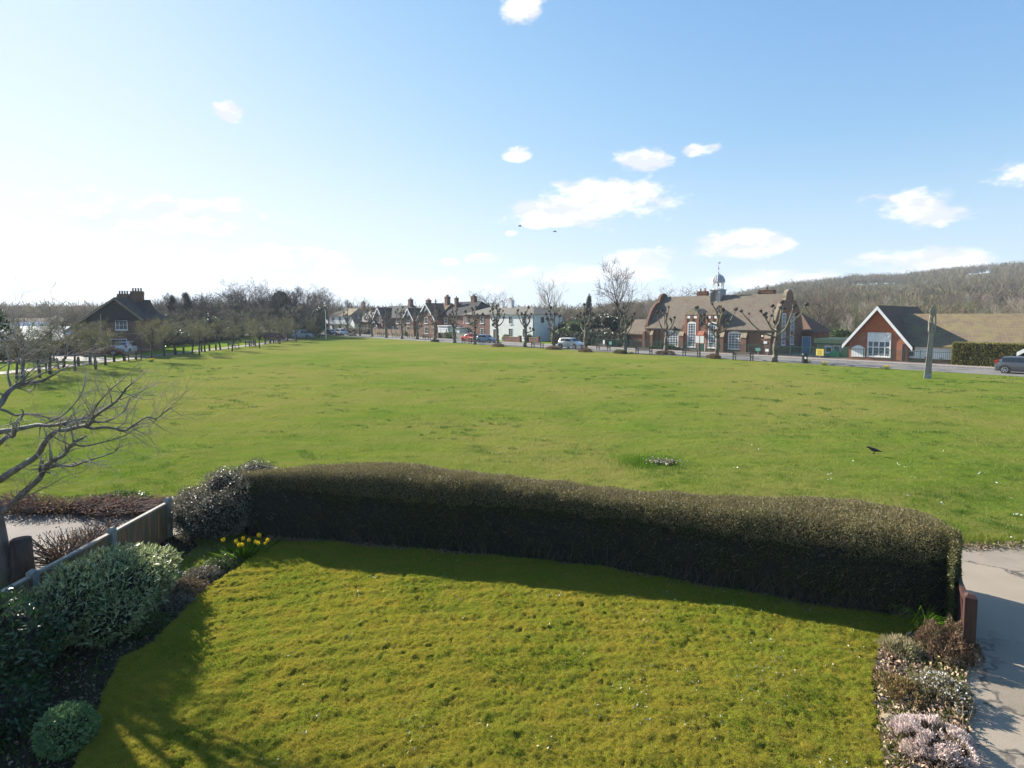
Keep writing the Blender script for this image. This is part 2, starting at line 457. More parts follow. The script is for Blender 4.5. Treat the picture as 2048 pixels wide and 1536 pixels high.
class MB:
    def __init__(s):
        s.v = []
        s.f = []

    def add(s, vs, fs):
        o = len(s.v)
        s.v += [tuple(v) for v in vs]
        s.f += [tuple(i + o for i in f) for f in fs]
        return s

    def box(s, x0, x1, y0, y1, z0, z1, fn=None):
        vs = [(x, y, z) for z in (z0, z1) for y in (y0, y1) for x in (x0, x1)]
        if fn:
            vs = [fn(*v) for v in vs]
        return s.add(vs, [(0, 2, 3, 1), (4, 5, 7, 6), (0, 1, 5, 4), (2, 6, 7, 3), (0, 4, 6, 2), (1, 3, 7, 5)])

    def bar(s, a, b, w, h=None):
        """box beam from a to b"""
        a, b = Vector(a), Vector(b)
        h = h or w
        d = (b - a).normalized()
        u = Vector((0, 0, 1)) if abs(d.z) < .95 else Vector((0, 1, 0))
        r = d.cross(u).normalized() * w / 2
        u = r.cross(d).normalized() * h / 2
        vs = [p + i * r + j * u for p in (a, b) for i, j in ((-1, -1), (1, -1), (1, 1), (-1, 1))]
        return s.add(vs, [(3, 2, 1, 0), (4, 5, 6, 7), (0, 1, 5, 4), (1, 2, 6, 5), (2, 3, 7, 6), (3, 0, 4, 7)])

    def tube(s, pts, rad, n=8, caps=True, jit=0, rng=None):
        pts = [Vector(p) for p in pts]
        if not hasattr(rad, '__len__'):
            rad = [rad] * len(pts)
        o = len(s.v)
        prev = None
        for i, p in enumerate(pts):
            d = (pts[min(i + 1, len(pts) - 1)] - pts[max(i - 1, 0)]).normalized()
            if prev is None:
                a = d.orthogonal().normalized()
            else:
                a = (prev - d * prev.dot(d)).normalized()
            prev = a
            b = d.cross(a)
            for k in range(n):
                an = 2 * math.pi * k / n
                r = rad[i] * (1 + (rng.uniform(-jit, jit) if jit else 0))
                s.v.append(tuple(p + (a * math.cos(an) + b * math.sin(an)) * r))
        for i in range(len(pts) - 1):
            for k in range(n):
                q = o + i * n
                s.f.append((q + k, q + (k + 1) % n, q + n + (k + 1) % n, q + n + k))
        if caps:
            s.f.append(tuple(o + k for k in range(n))[::-1])
            s.f.append(tuple(o + (len(pts) - 1) * n + k for k in range(n)))
        return s

    def lathe(s, prof, n=12, c=(0, 0, 0), ph=0.0):
        o = len(s.v)
        for r, z in prof:
            for k in range(n):
                an = ph + 2 * math.pi * k / n
                s.v.append((c[0] + r * math.cos(an), c[1] + r * math.sin(an), c[2] + z))
        for i in range(len(prof) - 1):
            for k in range(n):
                q = o + i * n
                s.f.append((q + k, q + (k + 1) % n, q + n + (k + 1) % n, q + n + k))
        s.f.append(tuple(o + k for k in range(n))[::-1])
        s.f.append(tuple(o + (len(prof) - 1) * n + k for k in range(n)))
        return s

    def prism(s, poly, y0, y1, fn=None):
        """poly in (x, z), extruded from y0 to y1"""
        n = len(poly)
        vs = [(x, y0, z) for x, z in poly] + [(x, y1, z) for x, z in poly]
        if fn:
            vs = [fn(*v) for v in vs]
        fs = [tuple(range(n)), tuple(range(2 * n - 1, n - 1, -1))]
        fs += [(i, i + n, (i + 1) % n + n, (i + 1) % n) for i in range(n)]
        return s.add(vs, fs)

    def ball(s, c, r, n=8, m=6, rng=None, jit=0.0, sq=(1, 1, 1)):
        o = len(s.v)
        for i in range(m + 1):
            th = math.pi * (i + .02 if i == 0 else i - .02 if i == m else i) / m
            for k in range(n):
                an = 2 * math.pi * k / n
                q = r * (1 + (rng.uniform(-jit, jit) if jit else 0))
                s.v.append((c[0] + q * sq[0] * math.sin(th) * math.cos(an), c[1] + q * sq[1] * math.sin(th) * math.sin(an), c[2] + q * sq[2] * math.cos(th)))
        for i in range(m):
            for k in range(n):
                q = o + i * n
                s.f.append((q + k, q + n + k, q + n + (k + 1) % n, q + (k + 1) % n))
        return s

    def build(s, name, mat, parent=None, smooth=False):
        me = bpy.data.meshes.new(name)
        me.from_pydata(s.v, [], s.f)
        me.update()
        return link(name, me, mat, parent, smooth)


def sheet(name, poly, z, mat, kind='structure'):
    me = bpy.data.meshes.new(name)
    me.from_pydata([(p[0], p[1], z) for p in poly], [], [tuple(range(len(poly)))])
    me.update()
    if me.polygons[0].normal.z < 0:
        me.flip_normals()
    return tag(link(name, me, mat), kind=kind)


def hash3(ix, iy, iz, seed):
    h = (ix * 374761393 + iy * 668265263 + iz * 2147483647 + seed * 974711) & 0xffffffff
    h = ((h ^ (h >> 13)) * 1274126177) & 0xffffffff
    h = ((h ^ (h >> 16)) * 2246822519) & 0xffffffff
    return ((h ^ (h >> 15)) & 0xffff) / 65535.0


def vn(x, y, z=0.0, seed=0, octv=3, gain=.5):
    """value noise in -1..1"""
    x = np.asarray(x, dtype=np.float64)
    y = np.asarray(y, dtype=np.float64)
    z = np.broadcast_to(np.asarray(z, dtype=np.float64), x.shape)
    tot = 0
    amp = 1.0
    nrm = 0
    for o in range(octv):
        fx, fy, fz = np.floor(x), np.floor(y), np.floor(z)
        ix, iy, iz = fx.astype(np.int64), fy.astype(np.int64), fz.astype(np.int64)
        u, v, w_ = x - fx, y - fy, z - fz
        u, v, w_ = u * u * (3 - 2 * u), v * v * (3 - 2 * v), w_ * w_ * (3 - 2 * w_)
        r = 0
        for a in (0, 1):
            for b in (0, 1):
                for c in (0, 1):
                    r = r + hash3(ix + a, iy + b, iz + c, seed + o) * (u if a else 1 - u) * (v if b else 1 - v) * (w_ if c else 1 - w_)
        tot = tot + amp * (r * 2 - 1)
        nrm += amp
        amp *= gain
        x, y, z = x * 2.03, y * 2.03, z * 2.03
    return tot / nrm


def unit(a):
    return a / np.maximum(np.linalg.norm(a, axis=1, keepdims=True), 1e-9)


def leaves(Pt, L, W, rng, nrm=None, bias=0.0, bend=0.0):
    """rhombic leaves at points; L, W scalars or arrays"""
    n = len(Pt)
    d = rng.normal(size=(n, 3))
    if nrm is not None:
        d = unit(d) + nrm * bias
    d = unit(d)
    s = unit(np.cross(d, rng.normal(size=(n, 3))))
    L = (np.ones(n) * L * rng.uniform(.6, 1.25, n))[:, None]
    W = (np.ones(n) * W * rng.uniform(.7, 1.2, n))[:, None] * .5
    up = np.cross(d, s)
    V = np.stack([Pt, Pt + d * L * .5 + s * W + up * W * .3, Pt + d * L - up * L * bend, Pt + d * L * .5 - s * W + up * W * .3], 1)
    return V.reshape(-1, 3), np.arange(4 * n).reshape(n, 4)


def blades(Pt, H, W, rng, lean=.5):
    n = len(Pt)
    a = rng.uniform(0, 2 * np.pi, n)
    s = np.stack([np.cos(a), np.sin(a), np.zeros(n)], 1)
    ln = rng.normal(size=(n, 3)) * lean
    ln[:, 2] = 1
    ln = unit(ln)
    H = (np.ones(n) * H * rng.uniform(.5, 1.3, n))[:, None]
    W = (np.ones(n) * W)[:, None] * .5
    V = np.stack([Pt - s * W, Pt + s * W, Pt + ln * H], 1)
    return V.reshape(-1, 3), np.arange(3 * n).reshape(n, 3)


def segmesh(S, n=3, flare=1.0):
    """S: list of (p0, p1, r0, r1) -> prisms"""
    A = np.array([tuple(a[0]) for a in S])
    B = np.array([tuple(a[1]) for a in S])
    r0 = np.array([a[2] for a in S])[:, None]
    r1 = np.array([a[3] for a in S])[:, None]
    d = unit(B - A)
    ref = np.where(np.abs(d[:, 2:3]) < .9, np.array([[0, 0, 1.]]), np.array([[1., 0, 0]]))
    u = unit(np.cross(d, ref))
    v = np.cross(d, u)
    rings = []
    for c, r in ((A, r0), (B, r1)):
        for k in range(n):
            an = 2 * math.pi * k / n
            rings.append(c + (u * math.cos(an) + v * math.sin(an)) * r)
    V = np.stack(rings, 1).reshape(-1, 3)
    m = len(S)
    base = (np.arange(m) * 2 * n)[:, None]
    Fc = []
    for k in range(n):
        Fc.append(np.concatenate([base + k, base + (k + 1) % n, base + n + (k + 1) % n, base + n + k], 1))
    return V, np.concatenate(Fc, 0)


def skeleton(rng, h, r, nb=(9, 5, 4), trunk=.3, spread=.9, up=.25, curl=.18, lratio=(.55, .5, .45), rmin=.012, forks=1, seg=5, taper=.75):
    """branching skeleton of a bare tree; returns thick and thin segments"""
    thick, thin = [], []

    def rv(k):
        return Vector((rng.gauss(0, k), rng.gauss(0, k), rng.gauss(0, k)))

    def br(p, d, L, r, lv):
        ns = seg if lv == 0 else (4 if lv == 1 else 3)
        last = lv == len(nb)
        if last:
            ns = 2
        kids = 0 if last else nb[lv]
        st = trunk if lv == 0 else .25
        pts = [(p.copy(), r)]
        for i in range(ns):
            d = (d + rv(curl * (.35 if lv == 0 else 1)) + Vector((0, 0, up * (.1 if lv == 0 else .5)))).normalized()
            p = p + d * (L / ns)
            pts.append((p.copy(), max(rmin, r * (1 - taper * (i + 1) / ns))))
        for i in range(ns):
            (thick if lv <= 1 else thin).append((pts[i][0], pts[i + 1][0], pts[i][1], pts[i + 1][1]))
        for k in range(kids):
            f = st + (1 - st) * ((k + rng.random() * .8) / kids)
            x = f * ns
            i = min(int(x), ns - 1)
            q = pts[i][0].lerp(pts[i + 1][0], x - i)
            rr = pts[i][1] + (pts[i + 1][1] - pts[i][1]) * (x - i)
            ax = (pts[i + 1][0] - pts[i][0]).normalized()
            side = ax.orthogonal().normalized()
            side.rotate(__import__('mathutils').Quaternion(ax, rng.uniform(0, 6.283) if lv else (k * 2.4 + rng.uniform(-.5, .5))))
            nd = (ax * (1 - spread * .45) + side * spread).normalized()
            LL = L * lratio[lv] * (1.15 - .55 * f) * rng.uniform(.75, 1.2) if lv == 0 else L * lratio[lv] * rng.uniform(.6, 1.15)
            br(q, nd, LL, max(rmin, rr * .62), lv + 1)
    br(Vector((0, 0, -.1)), Vector((0, 0, 1)), h, r, 0)
    return thick, thin


def bare_tree(rng, name, label, cat, h, r, matb, matt, group=None, **kw):
    th, tn = skeleton(rng, h, r, **kw)
    o = thing(name, label, cat, group=group)
    V, Fc = segmesh(th, 6)
    npmesh('trunk', V, Fc, matb, o, True)
    V, Fc = segmesh(tn, 3)
    npmesh('crown', V, Fc, matt, o)
    return o
# ------------------------------------------------------------------ street frame: a straight road along the right side of the green
E = Vector((.66, -.75, 0)).normalized()      # to the right along the road, towards the camera
N = Vector((.75, .66, 0)).normalized()       # away from the green
O0 = Vector((24, 67.6, 0))
ANG = math.atan2(E.y, E.x)


def ST(t, off, z=0.0):
    return O0 - E * t + N * off + Vector((0, 0, z))


def T(px, off):
    r = (px - 1024) / F
    # row near the horizon: x / y = r
    a = O0 + N * off
    return (a.x - r * a.y) / (E.x - r * E.y)


def HY(y, p):
    """height above ground of picture row y at ground position p"""
    b = -(y - PY0) / F
    sl = (-math.sin(PITCH) + b * math.cos(PITCH)) / (math.cos(PITCH) + b * math.sin(PITCH))
    return EYE.z + sl * p.y


# ------------------------------------------------------------------ ground
def hill(x, y):
    a = x / np.maximum(y, 1) * 700
    hp = np.interp(a, [-900, -300, 90, 131, 190, 240, 290, 330, 411, 472, 545, 623, 760, 1000], [10, 4, 2, 12, 12, 15, 25, 34, 43, 45, 54, 60, 66, 70])
    u = np.clip((y - 130) / 590, 0, 1)
    s = u * u * (3 - 2 * u)
    return -.08 + hp * (s * .75 + u * .25) * (1 + .05 * vn(x / 90, y / 90, 0, 5, 3))


gy = np.concatenate([np.linspace(-60, 130, 20), np.linspace(145, 800, 50), np.linspace(900, 2500, 10)])
gx = np.concatenate([np.linspace(-2500, -600, 10), np.linspace(-560, 900, 75), np.linspace(1000, 2500, 8)])
X, Y = np.meshgrid(gx, gy)
Z = hill(X, Y)
V = np.stack([X, Y, Z], -1).reshape(-1, 3)
i = np.arange((len(gy) - 1) * len(gx)).reshape(len(gy) - 1, len(gx))[:, :-1].ravel()
nx_ = len(gx)
Fc = np.stack([i, i + 1, i + nx_ + 1, i + nx_], 1)
tag(npmesh('terrain', V, Fc, M['hill'], None, True), kind='structure')


def edge_x(y):
    return 24 + (67.6 - y) * (E.x / -E.y) - .05      # near side of the road at depth y


# the green, gently uneven
xs = np.arange(-47, 60, .5)
ys = np.concatenate([np.arange(10.8, 60, .33), np.arange(60, 165, 1.0)])
X, Y = np.meshgrid(xs, ys)
X = np.minimum(X, edge_x(Y))
Z = .07 * vn(X / 4, Y / 4, 0, 1, 4) + .05 * vn(X / 1.1, Y / 1.1, 0, 2, 2)
fade = np.clip((edge_x(Y) - X) / 2, 0, 1) * np.clip((X + 43) / 2, 0, 1)
Z = Z * fade + .02
V = np.stack([X, Y, Z], -1).reshape(-1, 3)
nx_ = len(xs)
i = np.arange((len(ys) - 1) * nx_).reshape(len(ys) - 1, nx_)[:, :-1].ravel()
tag(npmesh('village_green', V, np.stack([i, i + 1, i + nx_ + 1, i + nx_], 1), M['common'], None, True), kind='structure')


def strip(name, t0, t1, o0, o1, z, mat):
    return sheet(name, [ST(t, o) for t, o in ((t0, o0), (t1, o0), (t1, o1), (t0, o1))], z, mat)


strip('road', -60, 150, -.15, 6.2, .03, M['asphalt'])
mb = MB()
for t0 in np.arange(-60, 150, 10):
    a, b = ST(t0, 6.2), ST(t0 + 9.98, 6.2)
    mb.bar((a.x, a.y, .06), (b.x, b.y, .06), .14, .16)
tag(mb.build('kerb', M['kerb']), kind='structure')
strip('pavement', -60, 150, 6.27, 8.6, .12, M['pave'])
strip('school_yard', -40, 28, 8.6, 32, .05, M['pave'])
strip('front_gardens', 28, 150, 8.6, 40, .04, M['verge'])
# footpath and verge down the left side of the green
sheet('footpath', [(-45.6, 20, 0), (-43.6, 20, 0), (-43.6, 100, 0), (-50, 150, 0), (-53, 150, 0), (-45.6, 100, 0)], .045, M['path'])
sheet('far_verge', [(-62, 20, 0), (-45.6, 20, 0), (-45.6, 100, 0), (-53, 150, 0), (-70, 165, 0)], .03, M['verge'])
sheet('house_drive', [(-58, 62, 0), (-46, 63, 0), (-46, 66.5, 0), (-58, 76, 0)], .05, M['asphalt'])
sheet('far_road', [(-75, 150, 0), (-20, 150, 0), (-24, 158, 0), (-80, 160, 0)], .055, M['asphalt'])
# lane in front of the gardens, beyond the fence, and the driveway on the right
sheet('gravel_lane', [(-40, 10.5, 0), (-30, 5, 0), (-7.9, 5, 0), (-7.9, 12.4, 0), (-7.2, 13.3, 0), (-9, 14.0, 0), (-40, 15.3, 0)], .048, M['path'])
sheet('driveway', [(*G(1925, 1900).xy, 0), (*G(1936, 1540).xy, 0), (*G(1928, 1380).xy, 0), (*G(1922, 1262).xy, 0), (*G(1905, 1160).xy, 0), (7.3, 12.0, 0), (9.5, 12.2, 0), (14, 12.1, 0), (30, 12.0, 0), (30, 3, 0)], .07, M['drive'])
sheet('garden_ground', [(-7.8, 2, 0), (7.6, 2, 0), (7.6, 12.6, 0), (2, 13.0, 0), (-7.0, 14.3, 0), (-7.8, 13.6, 0)], .035, M['soil'])

# ------------------------------------------------------------------ garden lawn
rng = np.random.default_rng(7)


def gp(px, py, z=0.0):
    q = G(px, py, z)
    return (q.x, q.y)


lawn = [gp(*p) for p in ((545, 1096), (470, 1150), (405, 1190), (350, 1250), (300, 1300), (240, 1330), (205, 1400), (185, 1470), (150, 1545), (40, 1800), (1790, 1800),
                         (1768, 1536), (1752, 1430), (1745, 1370), (1760, 1310), (1790, 1285), (1900, 1262), (1780, 1240), (1600, 1212), (1400, 1178), (1200, 1143), (1000, 1121), (800, 1103), (650, 1092))]
lawn = np.array(lawn)


def inside(x, y, poly):
    r = np.zeros(x.shape, bool)
    j = len(poly) - 1
    for i in range(len(poly)):
        xi, yi = poly[i]
        xj, yj = poly[j]
        c = ((yi > y) != (yj > y)) & (x < (xj - xi) * (y - yi) / (yj - yi + 1e-12) + xi)
        r ^= c
        j = i
    return r


def lawn_h(x, y):
    c = vn(x / .13, y / .10, 0, 11, 3, .65)
    f = vn(x / .035, y / .035, 0, 15, 2)
    h = .023 * c + .012 * f + .03 * vn(x / .9, y / .9, 0, 19, 2)
    rows = .007 * np.sin(np.hypot(x - .8, y + 7.5) / .34 * 2 * np.pi + vn(x / 2, y / 2, 0, 9, 2) * 1.2)
    pits = np.clip(vn(x / .075, y / .06, 0, 23, 2) - .38, 0, 1) * -.11 * np.clip(.8 + 1.2 * vn(x / .8, y / .8, 0, 27, 2), 0, 1)
    return .105 + h + rows + pits


st = .026
xs = np.arange(lawn[:, 0].min(), lawn[:, 0].max(), st)
ys = np.arange(4.6, lawn[:, 1].max() + .1, st)
X, Y = np.meshgrid(xs, ys)
Z = lawn_h(X, Y)
ok = inside(X, Y, lawn + 0)
idx = np.arange(X.size).reshape(X.shape)
q = ok[:-1, :-1] & ok[1:, 1:] & ok[:-1, 1:] & ok[1:, :-1]
Fc = np.stack([idx[:-1, :-1][q], idx[:-1, 1:][q], idx[1:, 1:][q], idx[1:, :-1][q]], 1)
used = np.unique(Fc)
rem = np.zeros(X.size, np.int64)
rem[used] = np.arange(len(used))
V = np.stack([X.ravel(), Y.ravel(), Z.ravel()], 1)[used]
tag(npmesh('garden_lawn', V, rem[Fc], M['moss'], None, True), kind='structure')


def sample_poly(n, poly, y0=4.7, y1=13, p=1.6):
    outp = []
    k = 0
    while k < n:
        u = rng.random(n)
        yy = (y0 ** (1 - p) + u * (y1 ** (1 - p) - y0 ** (1 - p))) ** (1 / (1 - p))
        xx = rng.uniform(poly[:, 0].min(), poly[:, 0].max(), n)
        m = inside(xx, yy, poly)
        outp.append(np.stack([xx[m], yy[m]], 1))
        k += m.sum()
    return np.concatenate(outp)[:n]


q = sample_poly(480000, lawn)
zz = lawn_h(q[:, 0], q[:, 1])
Pt = np.stack([q[:, 0], q[:, 1], zz - .006], 1)
V, Fc = blades(Pt, .032, .005, rng, .6)
tag(npmesh('moss_and_fine_grass', V, Fc, M['bladem']), 'short yellow green mossy turf covering the near garden lawn', 'grass', kind='stuff')
# lusher grass: patches and the shaded strip by the hedge
q = sample_poly(120000, lawn)
g1 = vn(q[:, 0] / .8, q[:, 1] / .8, 0, 33, 3)
hd = np.array([gp(545, 1096), gp(1000, 1121), gp(1400, 1178), gp(1900, 1262)])
fy = np.interp(q[:, 0], hd[:, 0], hd[:, 1])
keep = (g1 > .28) | (fy - q[:, 1] < 1.1 + .3 * g1) | (q[:, 0] > 5.2 + .5 * g1)
q = q[keep]
Pt = np.stack([q[:, 0], q[:, 1], lawn_h(q[:, 0], q[:, 1]) - .006], 1)
V, Fc = blades(Pt, .042, .009, rng, .5)
tag(npmesh('green_grass_patches', V, Fc, M['bladeg']), 'longer bright green grass in patches and along the garden hedge', 'grass', kind='stuff')
# small pale leaves, daisies and debris lying on the lawn
q = sample_poly(9000, lawn, p=1.01)
k = vn(q[:, 0] / .35, q[:, 1] / .35, 0, 41, 3)
q = q[(k > .30) & (q[:, 0] > -3.5)][:1100]
Pt = np.stack([q[:, 0], q[:, 1], lawn_h(q[:, 0], q[:, 1]) + .005], 1)
V, Fc = leaves(Pt, .035, .02, rng)
mpale = leafm('pale_lawn_litter', (.25, .28, .18), (.48, .48, .40), (.12, .22, .09), .1, .6, .3, 6)
tag(npmesh('lawn_litter', V, Fc, mpale), 'small pale leaves and petals scattered in the mossy garden lawn', 'leaf litter', kind='stuff')

# grass blades on the green beyond the hedge
n = 420000
u = rng.random(n)
y0, y1, p_ = 11.3, 62.0, 2.0
yy = (y0 ** (1 - p_) + u * (y1 ** (1 - p_) - y0 ** (1 - p_))) ** (1 / (1 - p_))
xx = rng.uniform(-1, 1, n) * yy * .95
m = (xx > -42) & (xx < edge_x(yy) - .2) & ~((xx < -6.8) & (yy < 14.6 + .3 * np.sin(xx * 2))) & ~((xx > 6.6) & (yy < 12.9 + .25 * np.sin(xx * 3)))
m &= ~((xx > -7) & (xx < 7) & (yy < 12.7))
xx, yy = xx[m], yy[m]
z0 = .07 * vn(xx / 4, yy / 4, 0, 1, 4) + .05 * vn(xx / 1.1, yy / 1.1, 0, 2, 2)
tuft = vn(xx / .55, yy / .4, 0, 51, 4)
patch = vn(xx / 3.5, yy / 2.0, 0, 57, 3)
near = np.clip((22 - yy) / 9, 0, 1)
keep = rng.random(len(xx)) < .35 + .6 * np.clip(tuft + .2, 0, 1) + .3 * near
xx, yy, z0, tuft, patch, near = (a[keep] for a in (xx, yy, z0, tuft, patch, near))
Hh = (.035 + .07 * np.clip(tuft, 0, 1) * (.4 + near)) * (1 + yy / 60)
Wd = .006 * yy / 9
Pt = np.stack([xx, yy, z0 + .005], 1)
lush = (patch + tuft * .8 + near * .55) > .45
V, Fc = blades(Pt[~lush], Hh[~lush], Wd[~lush], rng, .7)
tag(npmesh('green_turf', V, Fc, M['blade']), 'short olive green turf blades across the open village green', 'grass', kind='stuff')
V, Fc = blades(Pt[lush], Hh[lush] * 1.15, Wd[lush], rng, .6)
tag(npmesh('lush_turf', V, Fc, M['bladeg']), 'lush bright green tufts on the green just beyond the garden hedge', 'grass', kind='stuff')
# rank tufts
n = 2300
ty = 12.8 + rng.random(n) ** 1.5 * 48
tx = rng.uniform(-1, 1, n) * ty * .92
m = (vn(tx / 3, ty / 2, 0, 61, 3) > .0) & ~((tx < -6.8) & (ty < 15)) & (tx < edge_x(ty) - .5)
tx, ty = tx[m], ty[m]
c = np.repeat(np.stack([tx, ty, .02 + 0 * tx], 1), 45, 0)
rr = np.repeat(rng.uniform(.05, .20, len(tx)), 45)[:, None]
c[:, :2] += rng.normal(size=(len(c), 2)) * rr * [1.3, .7]
c[:, :2] += rng.normal(size=(len(c), 2)) * (c[:, 1:2] / 400)
V, Fc = blades(c, .10, .012 * np.maximum(1, c[:, 1] / 18), rng, .5)
tag(npmesh('coarse_tufts', V, Fc, leafm('coarse_tuft_blade', (.05, .11, .012), (.10, .18, .018), None, .4, .5, .3)), 'coarse dark green tufts dotted over the near part of the green', 'grass', kind='stuff')
# white specks on the green
q = np.array([gp(*p) for p in ((1504, 894), (1518, 902), (1471, 940), (1658, 953), (1812, 998), (1880, 1012), (1707, 925), (1796, 934), (1810, 938), (1827, 958), (1960, 955), (1965, 951), (1992, 970), (2022, 1003), (2030, 1035), (2034, 1036), (2042, 1037), (2028, 1083), (1890, 905), (1660, 965))])
q = np.repeat(q, 2, 0) + rng.normal(size=(len(q) * 2, 2)) * .03
V, Fc = leaves(np.stack([q[:, 0], q[:, 1], .09 + 0 * q[:, 0]], 1), .07, .03, rng)
tag(npmesh('white_litter', V, Fc, M['white_f']), 'white feathers and scraps scattered on the right half of the green', 'litter', kind='stuff')
# crumbled litter and weeds along the far edge of the driveway and beside it
n = 1500
ex0, ey0 = gp(1915, 1100)
q = np.stack([rng.uniform(ex0 - .3, 15, n), 12.05 + rng.normal(size=n) * .13, np.full(n, .09)], 1)
V, Fc = leaves(q, .07, .04, rng)
tag(npmesh('drive_edge_litter', V, Fc, leafm('edge_litter_leaf', (.12, .085, .055), (.33, .25, .17), None, .1, .8, .2)), 'brown leaf litter along the far edge of the driveway', 'leaf litter', kind='stuff')
q = np.stack([rng.uniform(ex0 - .3, 15, 6000), 12.3 + rng.normal(size=6000) * .2, np.full(6000, .03)], 1)
V, Fc = blades(q, .13, .014, rng, .5)
tag(npmesh('drive_edge_grass', V, Fc, M['blade']), 'ragged grass along the far edge of the driveway', 'grass', kind='stuff')
# bare scrape with chippings
cx, cy = gp(1325, 928)
a = rng.uniform(0, 6.283, 40)
pts = [(cx + .42 * math.cos(k / 20 * 6.283) * (1 + .2 * math.sin(k * 2.3)), cy + .32 * math.sin(k / 20 * 6.283) * (1 + .2 * math.sin(k * 1.7)), 0) for k in range(20)]
sheet('bare_scrape', pts, .085, M['soil'])
q = np.stack([cx + rng.normal(size=260) * .30, cy + rng.normal(size=260) * .20, .10 + rng.random(260) * .04], 1)
V, Fc = leaves(q, .06, .04, rng)
tag(npmesh('chippings', V, Fc, leafm('pale_chippings', (.2, .15, .1), (.6, .52, .42), None, 0, .8)), 'pale wood chippings in the bare scrape on the green', 'chippings', kind='stuff')
q = np.stack([cx - .55 + rng.normal(size=2200) * .55, cy + .15 + rng.normal(size=2200) * .5, .03 + 0 * rng.random(2200)], 1)
V, Fc = blades(q, .15, .014, rng, .5)
tag(npmesh('scrape_tufts', V, Fc, M['bladeg']), 'tall bright green grass round the bare scrape on the green', 'grass', kind='stuff')

# ------------------------------------------------------------------ clipped hedge
FB = [(500, 1078), (650, 1090), (800, 1104), (1000, 1123), (1200, 1146), (1400, 1182), (1600, 1218), (1780, 1248), (1870, 1262), (1904, 1258), (1912, 1230)]
BT = [(480, 938), (650, 929), (800, 927), (1020, 944), (1240, 961), (1450, 980), (1640, 981), (1770, 999), (1850, 1028), (1893, 1060), (1911, 1095)]
HT = 1.50


def catmull(A, n):
    A = np.array(A, float)
    A = np.vstack([2 * A[0] - A[1], A, 2 * A[-1] - A[-2]])
    outp = []
    for u in np.linspace(0, len(A) - 3 - 1e-6, n):
        i = int(u)
        f = u - i
        a, b, c, d = A[i:i + 4]
        outp.append(.5 * (2 * b + (c - a) * f + (2 * a - 5 * b + 4 * c - d) * f * f + (3 * b - a - 3 * c + d) * f ** 3))
    return np.array(outp)


ns, nr = 330, 90
fb = catmull([gp(*p) for p in FB], ns)
bt = catmull([gp(p[0], p[1], HT) for p in BT], ns)
prof = []
for k in range(nr):
    u = k / (nr - 1)
    an = math.pi * (1 - u)
    cx_, cz_ = math.cos(an), math.sin(an)
    e = 2 / 5.0
    prof.append((.5 + .5 * math.copysign(abs(cx_) ** e, cx_), abs(cz_) ** e))
# leave the lower sides vertical, slightly tucked in at the ground
prof = np.array(prof)
s_ = np.linspace(0, 1, ns)
top = HT * (1 + .035 * np.sin(s_ * 9) - .02 * np.cos(s_ * 17)) + .06 * np.exp(-((s_ - .76) / .08) ** 2)
top[-26:] *= 1 - .16 * np.linspace(0, 1, 26) ** 3
Pg = np.zeros((ns, nr, 3))
for k in range(nr):
    a, z = prof[k]
    tuck = .10 * (1 - z) ** 3
    aa = a + (tuck if a < .5 else -tuck) * .5 + (-.035 if a < .5 else .035) * math.sin(min(1, z) * math.pi)
    Pg[:, k, :2] = fb * (1 - aa) + bt * aa
    Pg[:, k, 2] = top * z
n_ = np.zeros_like(Pg)
du = np.gradient(Pg, axis=0)
dv = np.gradient(Pg, axis=1)
n_ = np.cross(du, dv)
n_ /= np.maximum(np.linalg.norm(n_, axis=2, keepdims=True), 1e-9)
ctr = (fb + bt) / 2
chk = ((Pg[..., :2] - ctr[:, None]) * n_[..., :2]).sum() + ((Pg[..., 2] - .5) * n_[..., 2]).sum()
if chk < 0:
    n_ = -n_
bump = .05 * vn(Pg[..., 0] / .35, Pg[..., 1] / .35, Pg[..., 2] / .35, 71, 3) + .05 * vn(Pg[..., 0] / 1.3, Pg[..., 1] / 1.3, Pg[..., 2] / 1.3, 73, 2)
Pg2 = Pg + n_ * bump[..., None]
hedge = thing('clipped_hedge', 'long dark clipped evergreen hedge curving round the near garden lawn', 'hedge', (0, 0, 0))
cc_ = np.concatenate([np.repeat(ctr[:, None, :], nr, 1), np.full((ns, nr, 1), .62)], 2)
inner = cc_ + (Pg2 - cc_) * .90
idx = np.arange(ns * nr).reshape(ns, nr)
Fc = np.stack([idx[:-1, :-1], idx[:-1, 1:], idx[1:, 1:], idx[1:, :-1]], -1).reshape(-1, 4)
V = inner.reshape(-1, 3)
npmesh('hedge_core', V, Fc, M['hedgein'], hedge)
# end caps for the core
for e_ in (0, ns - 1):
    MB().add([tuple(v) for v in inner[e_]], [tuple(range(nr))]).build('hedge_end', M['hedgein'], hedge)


def surf(n, zmin=0.0, pw=None):
    """random points with normals on the hedge surface, area weighted"""
    A = Pg2[:-1, :-1]
    area = np.linalg.norm(np.cross(Pg2[1:, :-1] - A, Pg2[:-1, 1:] - A), axis=2)
    wgt = area.copy()
    if pw is not None:
        wgt *= pw(A)
    wgt = (wgt / wgt.sum()).ravel()
    c = rng.choice(len(wgt), n, p=wgt)
    i, k = np.divmod(c, nr - 1)
    u, v = rng.random((n, 1)), rng.random((n, 1))
    p = Pg2[i, k] * (1 - u) * (1 - v) + Pg2[i + 1, k] * u * (1 - v) + Pg2[i, k + 1] * (1 - u) * v + Pg2[i + 1, k + 1] * u * v
    return p, n_[i, k]


def pwf(A):
    z = A[..., 2]
    return np.where(z > 1.0, 1.7, .46 + .15 * (z > .25))


